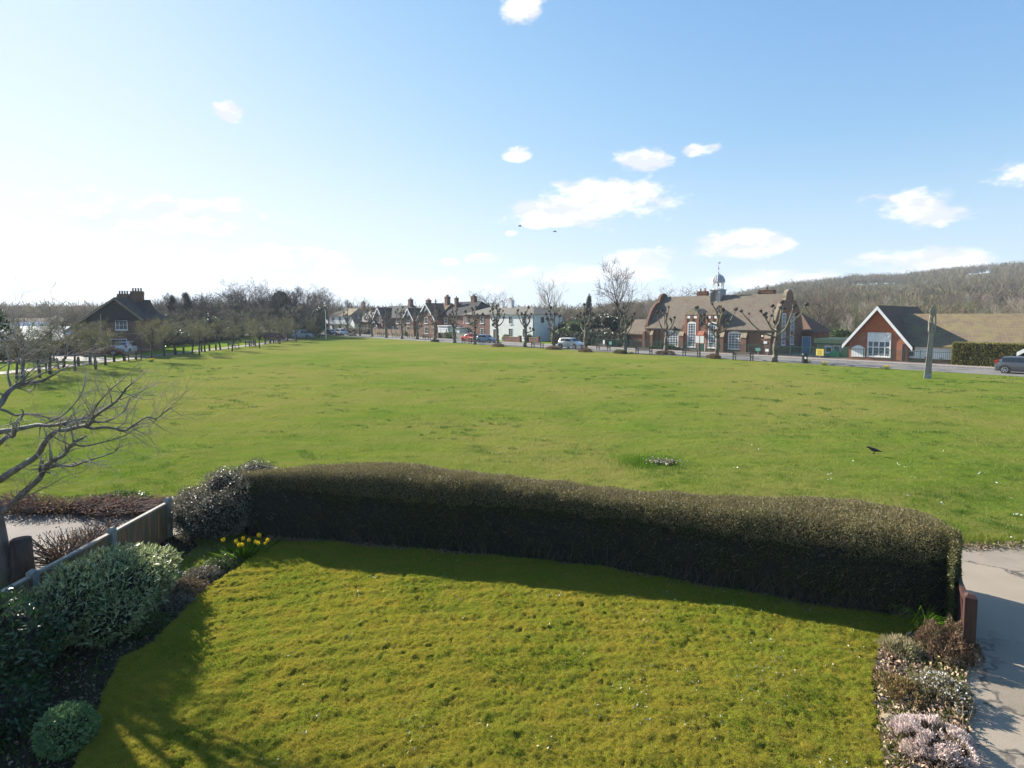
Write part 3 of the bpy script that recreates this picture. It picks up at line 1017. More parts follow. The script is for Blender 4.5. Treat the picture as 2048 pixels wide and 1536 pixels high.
p, nn = surf(290000, pw=pwf)
gap = vn(p[:, 0] / .45, p[:, 1] / .45, p[:, 2] / .35, 171, 3)
kp = (p[:, 2] > 1.15) | (gap < .18) | (rng.random(len(p)) < .25)
p, nn = p[kp], nn[kp]
depth = rng.random(len(p))[:, None] ** 1.5 * .075
pp_ = p - nn * depth
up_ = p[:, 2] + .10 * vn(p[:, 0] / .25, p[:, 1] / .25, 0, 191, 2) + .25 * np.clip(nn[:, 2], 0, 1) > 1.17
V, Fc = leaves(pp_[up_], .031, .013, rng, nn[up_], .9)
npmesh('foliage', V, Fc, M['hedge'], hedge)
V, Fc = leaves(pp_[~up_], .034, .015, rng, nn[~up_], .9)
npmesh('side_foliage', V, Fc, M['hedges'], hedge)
# end face leaves
mid = (fb[-1] + bt[-1]) / 2
pr0 = random.Random(50)
p, nn = surf(26000, pw=lambda A: (A[..., 2] > 1.15) * 1.0)
V, Fc = leaves(p + nn * .01, .045, .010, rng, nn, 1.2)
npmesh('new_shoots', V, Fc, leafm('hedge_new_shoots', (.13, .105, .05), (.24, .19, .10), None, .3, .6, .3), hedge)
# stray shoots standing out of the clipped surface
p, nn = surf(1500)
p = p[(p[:, 2] > .5)]
S = []
for v in p[:1000]:
    a_ = Vector(v)
    d_ = Vector((pr0.gauss(0, .35), pr0.gauss(0, .35), 1)) if v[2] > 1.2 else Vector((pr0.gauss(0, .5), -.7, .7))
    S.append((a_ - d_ * .03, a_ + d_ * pr0.uniform(.04, .10), .0035, .0015))
V, Fc = segmesh(S, 3)
npmesh('stray_shoots', V, Fc, M['twigpale'], hedge)
# leaves on the rounded right end
n = 15000
a, b = fb[-1], bt[-1]
u, zc = rng.random(n), rng.random(n)
hgt_ = top[-1] * np.clip(1 - (np.abs(u * 2 - 1)) ** 5, 0, 1) ** .4
on = np.array([b[1] - a[1], -(b[0] - a[0])])
on = on / np.linalg.norm(on)
if on[0] < 0:
    on = -on
pe = np.stack([a[0] + (b[0] - a[0]) * u, a[1] + (b[1] - a[1]) * u, zc * hgt_], 1)
bul = .0 + .06 * (1 - (u * 2 - 1) ** 2) * (1 - zc ** 4) + .04 * vn(pe[:, 0] / .3, pe[:, 1] / .3, pe[:, 2] / .3, 75, 2) - .05 * rng.random(n)
pe[:, :2] += on[None, :] * bul[:, None]
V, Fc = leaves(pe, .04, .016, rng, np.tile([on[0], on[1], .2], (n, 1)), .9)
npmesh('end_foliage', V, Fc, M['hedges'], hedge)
# bare stems showing low on the shaded face
S = []
pr = random.Random(5)
for k in range(480):
    i = pr.randrange(10, ns - 70)
    b = Vector((fb[i][0], fb[i][1], 0))
    inn = Vector((bt[i][0] - fb[i][0], bt[i][1] - fb[i][1], 0)).normalized()
    al = Vector((-inn.y, inn.x, 0))
    q0 = b + inn * pr.uniform(-.02, .10)
    d = Vector((0, 0, 1)) + al * pr.uniform(-.7, .7) - inn * pr.uniform(-.15, .03)
    L = pr.uniform(.15, .6)
    r = pr.uniform(.003, .010)
    q1 = q0 + d * L * .5 + al * pr.uniform(-.05, .05)
    q2 = q1 + d * L * .5 + al * pr.uniform(-.1, .1)
    S += [(q0, q1, r, r * .8), (q1, q2, r * .8, r * .4)]
V, Fc = segmesh(S, 4)
npmesh('stems', V, Fc, M['hedget'], hedge)
# dry leaves under the hedge foot
u = rng.integers(8, ns - 8, 5200)
w_ = rng.random((5200, 1)) * .28 - .16
q = fb[u] + (bt[u] - fb[u]) * w_ * .6
Pt = np.stack([q[:, 0], q[:, 1], .06 + rng.random(5200) * .03], 1)
V, Fc = leaves(Pt, .06, .035, rng)
tag(npmesh('dry_leaves', V, Fc, M['litter']), 'dry brown leaves lying along the foot of the garden hedge', 'leaf litter', kind='stuff')

# ------------------------------------------------------------------ shrubs


def shrub(name, label, cat, blobs, nleaf, L, W, mat, stemmat=None, bias=.6, nstem=60, shell=.35, coremat=None, group=None, flower=None, seed=1):
    """blobs: list of (x, y, z, rx, ry, rz) ellipsoids"""
    r_ = np.random.default_rng(seed)
    B = np.array(blobs, float)
    base = Vector((B[:, 0].mean(), B[:, 1].mean(), 0))
    o = thing(name, label, cat, base, group=group)
    vol = (B[:, 3] * B[:, 4] + B[:, 4] * B[:, 5] + B[:, 3] * B[:, 5])
    c = r_.choice(len(B), int(nleaf * 1.3), p=vol / vol.sum())
    d = unit(r_.normal(size=(len(c), 3)))
    rad = 1 - shell * r_.random(len(c)) ** 1.4
    lump = 1 + .30 * vn(d[:, 0] * 2 + c, d[:, 1] * 2, d[:, 2] * 2, seed, 3)
    p = B[c, :3] + d * B[c, 3:] * (rad * lump)[:, None]
    keep = p[:, 2] > .04
    p, d = p[keep][:nleaf], d[keep][:nleaf]
    p = p - np.array(base)
    V, Fc = leaves(p, L, W, r_, d + np.array([0, 0, .4]), bias, .15)
    npmesh('foliage', V, Fc, mat, o)
    pr = random.Random(seed)
    S = []
    for k in range(nstem):
        b = B[pr.randrange(len(B))]
        q0 = Vector((base.x + (b[0] - base.x) * .6 + pr.gauss(0, .08), base.y + (b[1] - base.y) * .6 + pr.gauss(0, .08), 0))
        dd = Vector((pr.gauss(0, 1), pr.gauss(0, 1), abs(pr.gauss(0, 1)) + .3)).normalized()
        q2 = Vector((b[0] + dd.x * b[3], b[1] + dd.y * b[4], max(.1, b[2] + dd.z * b[5])))
        q1 = q0.lerp(q2, .5) + Vector((pr.gauss(0, .06), pr.gauss(0, .06), .05))
        r = .009 + .006 * pr.random()
        S += [(q0 - base, q1 - base, r, r * .7), (q1 - base, q2 - base, r * .7, r * .3)]
    V, Fc = segmesh(S, 4)
    npmesh('stems', V, Fc, stemmat or M['hedget'], o)
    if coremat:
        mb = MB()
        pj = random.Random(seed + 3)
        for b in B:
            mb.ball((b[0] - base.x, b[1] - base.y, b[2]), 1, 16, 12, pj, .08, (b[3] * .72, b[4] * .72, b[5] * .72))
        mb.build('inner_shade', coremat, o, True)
    if flower:
        fm, nf, fl, fw = flower
        k = r_.choice(len(p), nf)
        V, Fc = leaves(p[k] + d[k] * .02, fl, fw, r_, d[k], .5)
        npmesh('flowers', V, Fc, fm, o)
    return o


def at(px, py, z=0.0):
    q = G(px, py, z)
    return q.x, q.y


# twiggy shrub where hedge meets the fence
x, y = at(420, 1090)
shrub('mixed_shrub', 'dark untrimmed shrub filling the corner between hedge and fence', 'shrub',
      [(x, y + .35, .55, .75, .6, .6), (x - .55, y + .5, .5, .55, .55, .5), (x + .55, y + .75, .75, .65, .6, .6), (x - .1, y + .95, .95, .6, .5, .5), (x - .85, y + .85, .55, .45, .5, .5),
       (x + .45, y + 1.3, 1.15, .55, .5, .38)], 26000, .05, .024, M['lf_grey'], bias=.5, nstem=160, coremat=M['hedgein'], seed=3)
x, y = at(230, 1250)
shrub('pale_leaved_shrub', 'bushy shrub with pale pointed leaves leaning on the garden fence', 'shrub',
      [(-6.35, 9.2, .52, .62, .8, .48), (-6.75, 8.5, .55, .6, .8, .5), (-6.45, 9.9, .5, .5, .6, .40), (-6.95, 9.6, .58, .5, .7, .42), (-6.15, 8.6, .38, .45, .55, .36), (-6.5, 9.3, .85, .3, .3, .2), (-6.9, 8.8, .9, .35, .3, .2)],
      15000, .10, .026, M['lf_pale'], bias=.7, nstem=120, coremat=M['hedgein'], seed=4)
shrub('laurel_bush', 'large glossy dark laurel bush at the bottom left corner of the garden', 'shrub',
      [(-6.75, 7.25, .6, .65, .7, .75), (-6.6, 6.6, .55, .6, .6, .65), (-7.2, 6.8, .8, .7, .7, .85), (-6.1, 6.55, .3, .4, .45, .35)],
      11000, .095, .032, M['lf_gloss'], bias=.6, nstem=120, coremat=M['hedgein'], seed=5)
x, y = at(130, 1500)
shrub('small_round_bush', 'small rounded grey green bush beside the laurel at the lawn edge', 'shrub',
      [(x + .03, y + .02, .22, .30, .32, .28), (x - .12, y + .12, .2, .2, .2, .2)], 7500, .042, .020, leafm('grey_green_leaf', (.08, .16, .05), (.22, .32, .13), None, .2, .6, .25), bias=.5, nstem=30, coremat=M['hedgein'], seed=6)
# leafy crown added at the left frame edge to cast shade on the lawn
shrub('added_shade_crown', 'tall leafy crown added at the left picture edge to shade the lawn', 'shrub',
      [(-13.65, 14.1, 4.75, .85, 1.0, .85), (-14.1, 13.9, 4.1, .7, .8, .7)], 6500, .12, .06, M['lf_gloss'], bias=.4, nstem=80, seed=8)
# undergrowth along the left border
bp_ = []
for i_, (px, py, rx, rz) in enumerate(((372, 1190, .34, .16), (345, 1222, .32, .18), (445, 1138, .36, .18), (300, 1262, .28, .16), (405, 1160, .32, .15))):
    x, y = at(px, py)
    shrub('border_plant', ['low straw coloured clump of dead stems between lawn and pale shrub', 'low tangled herb clump under the pale leaved shrub', 'small dark leaved clump in shade near the daffodils',
                           'low green tuft at the bend of the left border', 'low dark clump between the straw clump and the daffodils'][i_], 'plant',
          [(x, y, .08, rx, rx * .9, rz)], 1500, .06, .014, [M['heath_b'], M['lf_grey'], M['lf_mid'], M['lf_mid'], M['lf_grey']][i_], nstem=25, seed=20 + i_, group='low plants in the left border')
bed = np.array([gp(*p) for p in ((560, 1094), (470, 1150), (405, 1190), (350, 1250), (300, 1300), (240, 1330), (205, 1400), (150, 1545))] + [(-7.7, 5), (-7.7, 13.5)])
q = sample_poly(2600, bed, 5, 13.5, 1.01)
V, Fc = leaves(np.stack([q[:, 0], q[:, 1], .045 + rng.random(len(q)) * .03], 1), .06, .03, rng)
tag(npmesh('border_litter', V, Fc, M['litter']), 'dead leaves on the dark soil of the left garden border', 'leaf litter', kind='stuff')
q = sample_poly(2500, bed, 5, 13.5, 1.01)
V, Fc = blades(np.stack([q[:, 0], q[:, 1], .04 + 0 * q[:, 0]], 1), .12, .012, rng, .6)
tag(npmesh('border_weeds', V, Fc, M['bladeg']), 'thin grassy weeds growing in the left garden border', 'weeds', kind='stuff')


def daffodils(name, label, x, y, heads, spread, h, nleaf=70, seed=1, petal=None, size=.045, z0=.04):
    r_ = np.random.default_rng(seed)
    o = thing(name, label, 'flowers', (x, y, z0))
    b = r_.normal(size=(nleaf, 3)) * spread * .25
    b[:, 2] = 0
    d = b * .9 + r_.normal(size=(nleaf, 3)) * .05
    d[:, 2] = h
    s = unit(np.cross(d, r_.normal(size=(nleaf, 3)))) * .011
    V = np.stack([b - s, b + s, b + d * .55 + s * .9, b + d * np.array([1.25, 1.25, .95]), b + d * .55 - s * .9], 1).reshape(-1, 3)
    npmesh('leaves', V, np.arange(nleaf * 5).reshape(-1, 5), M['bladeg'], o)
    st_ = MB()
    pr = random.Random(seed)
    for k in range(heads):
        an = pr.uniform(0, 6.28)
        rr = spread * math.sqrt(pr.random())
        tx, ty, tz = rr * math.cos(an), rr * math.sin(an) * .5, h * pr.uniform(.95, 1.25)
        st_.tube([(tx * .2, ty * .2, 0), (tx * .7, ty * .7, tz * .6), (tx, ty, tz)], .004, 4)
        f = MB()
        face = Vector((pr.uniform(-.6, .6), -1, pr.uniform(-.1, .5))).normalized()
        a = face.orthogonal().normalized()
        bb = face.cross(a)
        c = Vector((tx, ty, tz))
        for j in range(6):
            t_ = j * math.pi / 3
            u = a * math.cos(t_) + bb * math.sin(t_)
            v = face.cross(u)
            f.add([c, c + u * size * .55 + v * size * .3, c + u * size * 1.05 + face * .006, c + u * size * .55 - v * size * .3], [(0, 1, 2, 3)])
        f.tube([c, c + face * size * .55, c + face * size * .7], [size * .28, size * .3, size * .42], 8, False)
        f.build('flower_head', petal or M['yel_f'], o)
    st_.build('stalks', M['bladeg'], o)
    return o


x, y = at(487, 1122)
daffodils('daffodil_clump', 'clump of yellow daffodils in the shade below the hedge corner', x, y + .1, 12, .48, .33, 90, 2, size=.050)
x, y = at(1852, 1290)
daffodils('single_daffodil', 'lone small yellow daffodil in the bed by the gate post', x, y, 1, .02, .12, 8, 3, size=.05)
x, y = at(1772, 1412)
daffodils('purple_crocus', 'small purple crocus at the lawn edge of the right flower bed', x, y, 2, .03, .05, 8, 4, M['pur_f'], .032)
x, y = at(155, 1262)
daffodils('backlit_yellow_plant', 'small yellow green sprouting plant in the dark gap behind laurel', x - .15, y + .1, 9, .16, .22, 30, 9, M['bladeg'], .05)

# ------------------------------------------------------------------ right flower bed
bedr = np.array([gp(*p) for p in ((1790, 1285), (1760, 1310), (1745, 1370), (1752, 1430), (1768, 1545), (1800, 1800), (1960, 1800), (1942, 1545), (1938, 1450), (1930, 1380), (1935, 1300), (1915, 1262))])
me_pts = [(p[0], p[1], 0) for p in bedr]
sheet('flower_bed', me_pts, .095, M['soil'])
q = sample_poly(5200, bedr, 4.7, 10, 1.01)
V, Fc = leaves(np.stack([q[:, 0], q[:, 1], .10 + rng.random(len(q)) * .05], 1), .06, .032, rng)
tag(npmesh('bed_litter', V, Fc, leafm('bed_leaf_litter', (.22, .13, .08), (.50, .36, .26), (.30, .26, .16), .2, .7, .2, 5)), 'dry tan leaves and stalks covering the right flower bed', 'leaf litter', kind='stuff')
q = sample_poly(7000, bedr, 4.7, 10, 1.01)
kk = vn(q[:, 0] / .3, q[:, 1] / .3, 0, 91, 2) > -.05
q = q[kk]
V, Fc = blades(np.stack([q[:, 0], q[:, 1], .09 + 0 * q[:, 0]], 1), .10, .011, rng, .7)
tag(npmesh('bed_weeds', V, Fc, M['blade']), 'short green weeds among the litter of the right flower bed', 'weeds', kind='stuff')


def heather(name, label, px, py, rx, ry, h, n, mat, seed, L=.05, W=.014, z0=.08, base=None, flower=None):
    r_ = np.random.default_rng(seed)
    x, y = at(px, py)
    o = thing(name, label, 'plant', (x, y, z0))
    a = r_.uniform(0, 6.283, n)
    r = np.sqrt(r_.random(n))
    X_, Y_ = r * np.cos(a) * rx, r * np.sin(a) * ry
    top_ = h * np.sqrt(np.clip(1 - r * r, 0, 1)) * (1 + .5 * vn(X_ / .1, Y_ / .1, 0, seed, 2))
    zz_ = top_ * (1 - .4 * r_.random(n) ** 2)
    ok_ = (vn(X_ / .13, Y_ / .13, 0, seed + 40, 2) > -.34) & (r < .92 + .3 * vn(a * 1.3, r * 0, 0, seed + 50, 2) + .12)
    X_, Y_, zz_, n = X_[ok_], Y_[ok_], zz_[ok_], int(ok_.sum())
    d = np.stack([X_ / rx * .7, Y_ / ry * .7, np.ones(n)], 1)
    V, Fc = leaves(np.stack([X_, Y_, zz_], 1), L, W, r_, unit(d), 1.8)
    npmesh('sprigs', V, Fc, mat, o)
    ns_ = 260
    k = r_.choice(n, ns_)
    S = [(Vector((X_[i] * .3, Y_[i] * .3, 0)), Vector((X_[i], Y_[i], zz_[i])), .004, .002) for i in k]
    V, Fc = segmesh(S, 3)
    npmesh('stems', V, Fc, base or M['hedget'], o)
    if flower:
        k = r_.choice(n, flower[1])
        V, Fc = leaves(np.repeat(np.stack([X_, Y_, zz_ + .03], 1)[k], 4, 0), flower[2], flower[2] * .7, r_)
        tag(npmesh('flowers', V, Fc, flower[0], o), kind='stuff')
    return o


heather('brown_heather', 'large brown twiggy heather bush next to the gate post', 1893, 1322, .42, .40, .42, 5200, M['heath_b'], 1)
heather('white_flowered_plant', 'sprawling plant dotted with tiny white flowers beside the driveway', 1885, 1408, .36, .40, .22, 2600, leafm('greyish_stem_leaf', (.14, .13, .06), (.26, .22, .13), None, .3, .6), 2, flower=(M['white_f'], 120, .024))
heather('pink_heather', 'pale pink flowering heather mound at the bottom right bed', 1868, 1510, .46, .44, .20, 9500, M['heath_p'], 3, .045, .012)
heather('rusty_stonecrop', 'low reddish green plant in the middle of the right bed', 1800, 1400, .30, .36, .14, 2200, leafm('rust_green_leaf', (.12, .14, .03), (.30, .16, .08), None, .3, .6), 4)
heather('straw_clump', 'low pale straw clump at the top of the right bed', 1800, 1318, .30, .25, .16, 1500, leafm('straw_leaf', (.25, .2, .11), (.42, .35, .22), (.12, .2, .04), .3, .7, .2, 6), 5, .08, .010)
x, y = at(1850, 1290)
r_ = np.random.default_rng(77)
o = thing('grassy_sedge', 'arching tuft of long green sedge leaves below the hedge end', 'plant', (x, y, .08))
S = []
for k in range(70):
    an = r_.uniform(0, 6.283)
    out_, hh = r_.uniform(.05, .34), r_.uniform(.25, .5)
    p0 = Vector((0, 0, 0))
    p1 = Vector((math.cos(an) * out_ * .35, math.sin(an) * out_ * .35, hh * .75))
    p2 = Vector((math.cos(an) * out_, math.sin(an) * out_, hh))
    p3 = Vector((math.cos(an) * out_ * 1.5, math.sin(an) * out_ * 1.5, hh * .8))
    S += [(p0, p1, .006, .005), (p1, p2, .005, .004), (p2, p3, .004, .001)]
V, Fc = segmesh(S, 3)
npmesh('leaves', V, Fc, M['bladeg'], o)
# two dry seed heads leaning over the drive
o = thing('dry_seed_heads', 'two round pale seed heads on thin stalks leaning over the driveway', 'plant', (*at(1925, 1500), .09))
for k, (dx, dy, dz) in enumerate(((.18, .25, .3), (.26, .20, .27))):
    mb = MB().tube([(0, 0, 0), (dx * .5, dy * .5, dz * .6), (dx, dy, dz)], .004, 5)
    s_o = mb.build('stalk', M['litter'], o)
    MB().ball((dx, dy, dz), .022, 8, 6).build('seed_head', M['path'], o, True)
# sandy stones
pr = random.Random(3)
for k, (px, py) in enumerate(((1778, 1455), (1905, 1338), (1822, 1516))):
    x, y = at(px, py)
    mb = MB().ball((0, 0, .02), .10, 10, 7, pr, .12, (1.2, .8, .5))
    o = tag(mb.build('garden_stone', M['stone'], None, True), ['pale flat stone at the lawn side of the pink heather', 'sandy stone edging the brown heather bush', 'half buried stone left of the pink heather bottom'][k], 'stone', 'stones in the right bed')
    o.location = (x, y, .09)

# ------------------------------------------------------------------ gate and post
q = G(1934, 1335)
gp_ = thing('garden_gate', 'open dark red wooden garden gate with lattice top at the driveway', 'gate', (q.x, q.y, 0), R(-30))
mb = MB().box(-.07, .07, -.07, .07, 0, 1.02)
mb.lathe([(.098, 1.02), (.098, 1.04), (.05, 1.085)], 4, ph=math.pi / 4)
mb.build('gate_post', M['gate'], gp_)
leaf = MB()
# gate leaf runs back along the hedge end
for z in (.12, .84):
    leaf.box(-.03, .03, .10, 1.15, z, z + .09)
leaf.box(-.031, .031, .08, .17, .05, .95)
leaf.box(-.031, .031, 1.08, 1.17, .05, .95)
lb = leaf.build('gate_frame', M['gate'], gp_)
la = MB()
for k in range(6):
    y0_ = .18 + k * .15
    la.bar((-.012, y0_, .22), (-.012, y0_ + .45 if y0_ + .45 < 1.1 else 1.1, .84 if y0_ + .45 < 1.1 else .22 + (1.1 - y0_) * 1.38), .016, .05)
    la.bar((.012, y0_ + .2, .22), (.012, max(.15, y0_ - .25), .84), .016, .05)
la.build('lattice', M['gate'], gp_)
MB().box(-.075, -.06, -.03, .03, .35, .5).build('latch', M['lead'], gp_)

# ------------------------------------------------------------------ fence on the left
fz = .88
posts = [(-7.72, 7.2), (-7.72, 9.02), (-7.72, 10.85), (-7.72, 12.66)]
fence = thing('garden_fence', 'low close boarded wooden fence with concrete posts left of the garden', 'fence', (-7.72, 7.2, 0))
for x, y in posts + [(-7.72, 5.4), (-7.72, 3.6)]:
    mb = MB().box(-.06, .06, -.06, .06, 0, fz)
    mb.lathe([(.085, fz), (.085, fz + .015), (.03, fz + .05)], 4, ph=math.pi / 4)
    o = mb.build('concrete_post', M['conc'], fence)
    o.location = (x + 7.72, y - 7.2, 0)
ys_ = [3.6, 5.4, 7.2, 9.02, 10.85, 12.66]
for a, b in zip(ys_[:-1], ys_[1:]):
    mb = MB()
    y = a + .065
    while y < b - .07:
        w_ = min(.095, b - .06 - y)
        mb.box(-.012 + .008 * math.sin(y * 40), .012 + .008 * math.sin(y * 40), y, y + w_ - .004, .12, fz - .07)
        y += .098
    o = mb.build('board_panel', M['fencew'], fence)
    o.location = (0, -7.2, 0)
    mb = MB().box(-.04, .04, a + .062, b - .062, fz - .07, fz - .03)
    o = mb.build('capping_rail', M['cap'], fence)
    o.location = (0, -7.2, 0)
    mb = MB().box(-.02, .02, a + .062, b - .062, .0, .118)
    o = mb.build('gravel_board', M['fencew'], fence)
    o.location = (0, -7.2, 0)

# ------------------------------------------------------------------ low brown leaved hedge beside the lane
x0, y0 = at(180, 1050)
shrub('straggly_brown_hedge', 'low straggly twiggy hedge with russet dead leaves between lane and green', 'hedge',
      [(-15.3 + k * .62, 14.45 - .03 * k + .12 * math.sin(k * 2), .18, .55, .62, .30 + .06 * math.sin(k * 1.7)) for k in range(12)],
      4200, .06, .035, M['lf_brown'], M['twigr'], bias=.4, nstem=900, seed=31, shell=.6)
x, y = at(270, 1012)
shrub('low_green_mound', 'low dark green grassy mound at the end of the brown hedge', 'plant', [(x - .3, y, .14, .75, .4, .24)], 3500, .06, .02, M['lf_mid'], nstem=20, seed=32)
shrub('trailing_brown_branches', 'sparse red leaved twigs arching over the lane behind the fence', 'shrub',
      [(-9.0, 11.0, .35, .8, .9, .42), (-8.8, 11.9, .3, .5, .7, .35)], 520, .06, .035, M['lf_brown'], M['twig'], nstem=230, seed=33, shell=.9)
# cut stump by the trunk
q = G(52, 1170)
mb = MB()
pr = random.Random(9)
mb.tube([(0, 0, 0), (0.01, 0, .4), (0, .01, .93)], [.22, .17, .155], 14, True, .05, pr)
o = mb.build('sawn_stump', M['barkd'], None, True)
o.location = (-9.0, 10.3, 0)
tag(o, 'short dark sawn off tree stump standing right beside the big left tree', 'stump')

# ------------------------------------------------------------------ big bare tree at the left edge, limbs drawn out one by one
big = thing('big_bare_tree', 'large bare tree at the left edge with pale twigs reaching over the green', 'tree', (-9.25, 10.2, 0))
org = Vector((-9.25, 10.2, 0))


def zp(x, y, Yd):
    """a point of the limb at picture position (x, y) and depth Yd, relative to the tree"""
    return P(x, y, Yd) - org


def Z8(x, y):
    return x / 3.84, 760 + y / 3.84


trunk = MB()
tp = [Vector((.0, .0, -.1)), Vector((-.03, 0, .5)), Vector((-.08, 0, 1.2)), Vector((-.15, 0, 1.9)), Vector((-.22, -.02, 2.7)), Vector((-.35, .05, 3.4))]
trunk.tube(tp, [.34, .24, .20, .18, .17, .14], 14, True, .04, pr)
trunk.v = [(a_ - .12, b_, c_) for a_, b_, c_ in trunk.v]
trunk.build('trunk', M['bark'], big, True)
limbs = [
    # points in the enlarged view, start depth, end depth, start radius, end radius
    ([(30, 1010), (60, 985), (150, 890), (220, 835), (290, 770), (320, 700), (350, 660), (400, 620), (470, 580), (520, 520), (570, 480), (620, 450)], 10.2, 9.0, .085, .022),
    ([(350, 690), (400, 670), (480, 655), (560, 665), (650, 635), (740, 590), (850, 560), (900, 520)], 9.7, 9.3, .034, .010),
    ([(10, 760), (50, 735), (100, 690), (200, 640), (280, 580), (330, 510), (380, 440), (430, 395), (500, 375), (600, 355), (680, 340), (720, 295), (800, 230), (870, 160), (980, 60)], 10.2, 8.6, .085, .018),
    ([(640, 355), (720, 375), (800, 370), (880, 365), (960, 380), (1040, 340), (1130, 285), (1200, 300), (1300, 230), (1320, 200)], 9.2, 9.5, .035, .008),
    ([(-80, 420), (0, 392), (100, 380), (200, 360), (290, 340), (340, 357), (420, 347), (520, 330), (600, 310), (660, 290), (710, 245), (760, 170), (850, 60)], 10.3, 9.8, .065, .014),
    ([(560, 330), (690, 325), (800, 325), (900, 290), (960, 240), (1000, 150), (1040, 115), (1150, 50)], 9.9, 10.2, .030, .008),
    ([(380, 320), (480, 270), (560, 190), (630, 90), (655, 0), (650, -60)], 9.9, 10.4, .020, .007),
    ([(-80, 260), (0, 180), (50, 100), (110, 55), (180, 40), (330, 10)], 10.0, 10.6, .075, .035),
    ([(0, 480), (60, 440), (100, 420), (130, 340), (160, 290)], 10.1, 9.4, .06, .030),
    ([(-60, 200), (40, 230), (120, 270), (200, 265), (300, 262), (380, 300), (420, 310)], 10.4, 10.8, .035, .010),
    ([(560, 490), (640, 510), (740, 495), (850, 460), (950, 430), (1060, 380), (1160, 340), (1250, 260)], 9.3, 9.6, .020, .006),
    ([(50, 960), (110, 920), (160, 860), (210, 810), (240, 770)], 10.0, 9.5, .02, .006),
    ([(100, 940), (200, 900), (300, 860), (420, 790), (500, 740), (620, 720)], 10.0, 9.4, .014, .005),
    ([(160, 40), (180, -60), (150, -160), (190, -250), (230, -330)], 10.4, 11.2, .030, .007),
    ([(100, 60), (60, -40), (70, -140), (20, -240), (-20, -330)], 10.4, 11.0, .028, .007),
    ([(190, -250), (120, -330), (100, -420), (110, -520)], 10.8, 11.3, .016, .005),
    ([(190, -200), (300, -300), (420, -420), (430, -500)], 10.8, 11.4, .02, .006),
    ([(200, 30), (320, -40), (420, -90), (520, -160), (620, -200), (760, -240)], 10.5, 11.2, .016, .005),
    ([(-50, -60), (60, -120), (180, -170), (240, -230)], 10.5, 11.2, .016, .005),
    ([(-60, -350), (40, -300), (150, -240)], 10.8, 11.2, .02, .008),
]
S = []
pr = random.Random(12)


def rvec(k):
    return Vector((pr.gauss(0, k), pr.gauss(0, k), pr.gauss(0, k)))


def twig(p, d, L, r, lv):
    ns_ = 4
    for i in range(ns_):
        d = (d + rvec(.22) + Vector((.05, 0, .05))).normalized()
        q = p + d * (L / ns_)
        r1 = max(.0018, r * .74)
        S.append((p, q, r, r1))
        if lv < 2 and pr.random() < .62:
            sd_ = (d + rvec(.75)).normalized()
            twig(q, sd_, L * pr.uniform(.35, .6), r1 * .65, lv + 1)
        p, r = q, r1


for li_, (pts, ya, yb, ra, rb) in enumerate(limbs):
    n = len(pts)
    pp = [zp(*Z8(*q), ya + (yb - ya) * i / (n - 1)) + rvec(.012) for i, q in enumerate(pts)]
    # smooth
    cc = catmull([tuple(v) for v in pp], (n - 1) * 3 + 1)
    rad = [.80 * (ra + (rb - ra) * (i / (len(cc) - 1)) ** .8) for i in range(len(cc))]
    MB().tube(cc, rad, 8 if ra > .03 else 6, True, .05, pr).build('limb', M['barkt'], big, True)
    L = len(cc)
    for k in range(int(L * (.62 if li_ < 13 else 1.3))):
        i = pr.randrange(int(L * .35), L - 1)
        ax = (Vector(cc[i + 1]) - Vector(cc[i])).normalized()
        d = (ax * .9 + rvec(.5)).normalized()
        twig(Vector(cc[i]), d, pr.uniform(.25, .75), rad[i] * .4 + .002, 0 if rad[i] > .01 else 1)
    twig(Vector(cc[-1]), (Vector(cc[-1]) - Vector(cc[-2])).normalized(), .6, rb * .8, 0)
# crown above and outside the frame
for k in range(0):
    p = Vector((-.45 + pr.uniform(-.2, .2), .1, 3.4 + k * .08))
    d = Vector((pr.uniform(-1, .35), pr.uniform(-1, 1), pr.uniform(.25, 1.0))).normalized()
    twig(p, d, pr.uniform(1.6, 2.6), .05, 0)
V, Fc = segmesh([s for s in S if s[2] > .012], 6)
npmesh('branches', V, Fc, M['barkt'], big, True)
V, Fc = segmesh([s for s in S if s[2] <= .012], 4)
npmesh('twigs', V, Fc, M['twigpale'], big)
# ================================================================== buildings along the street


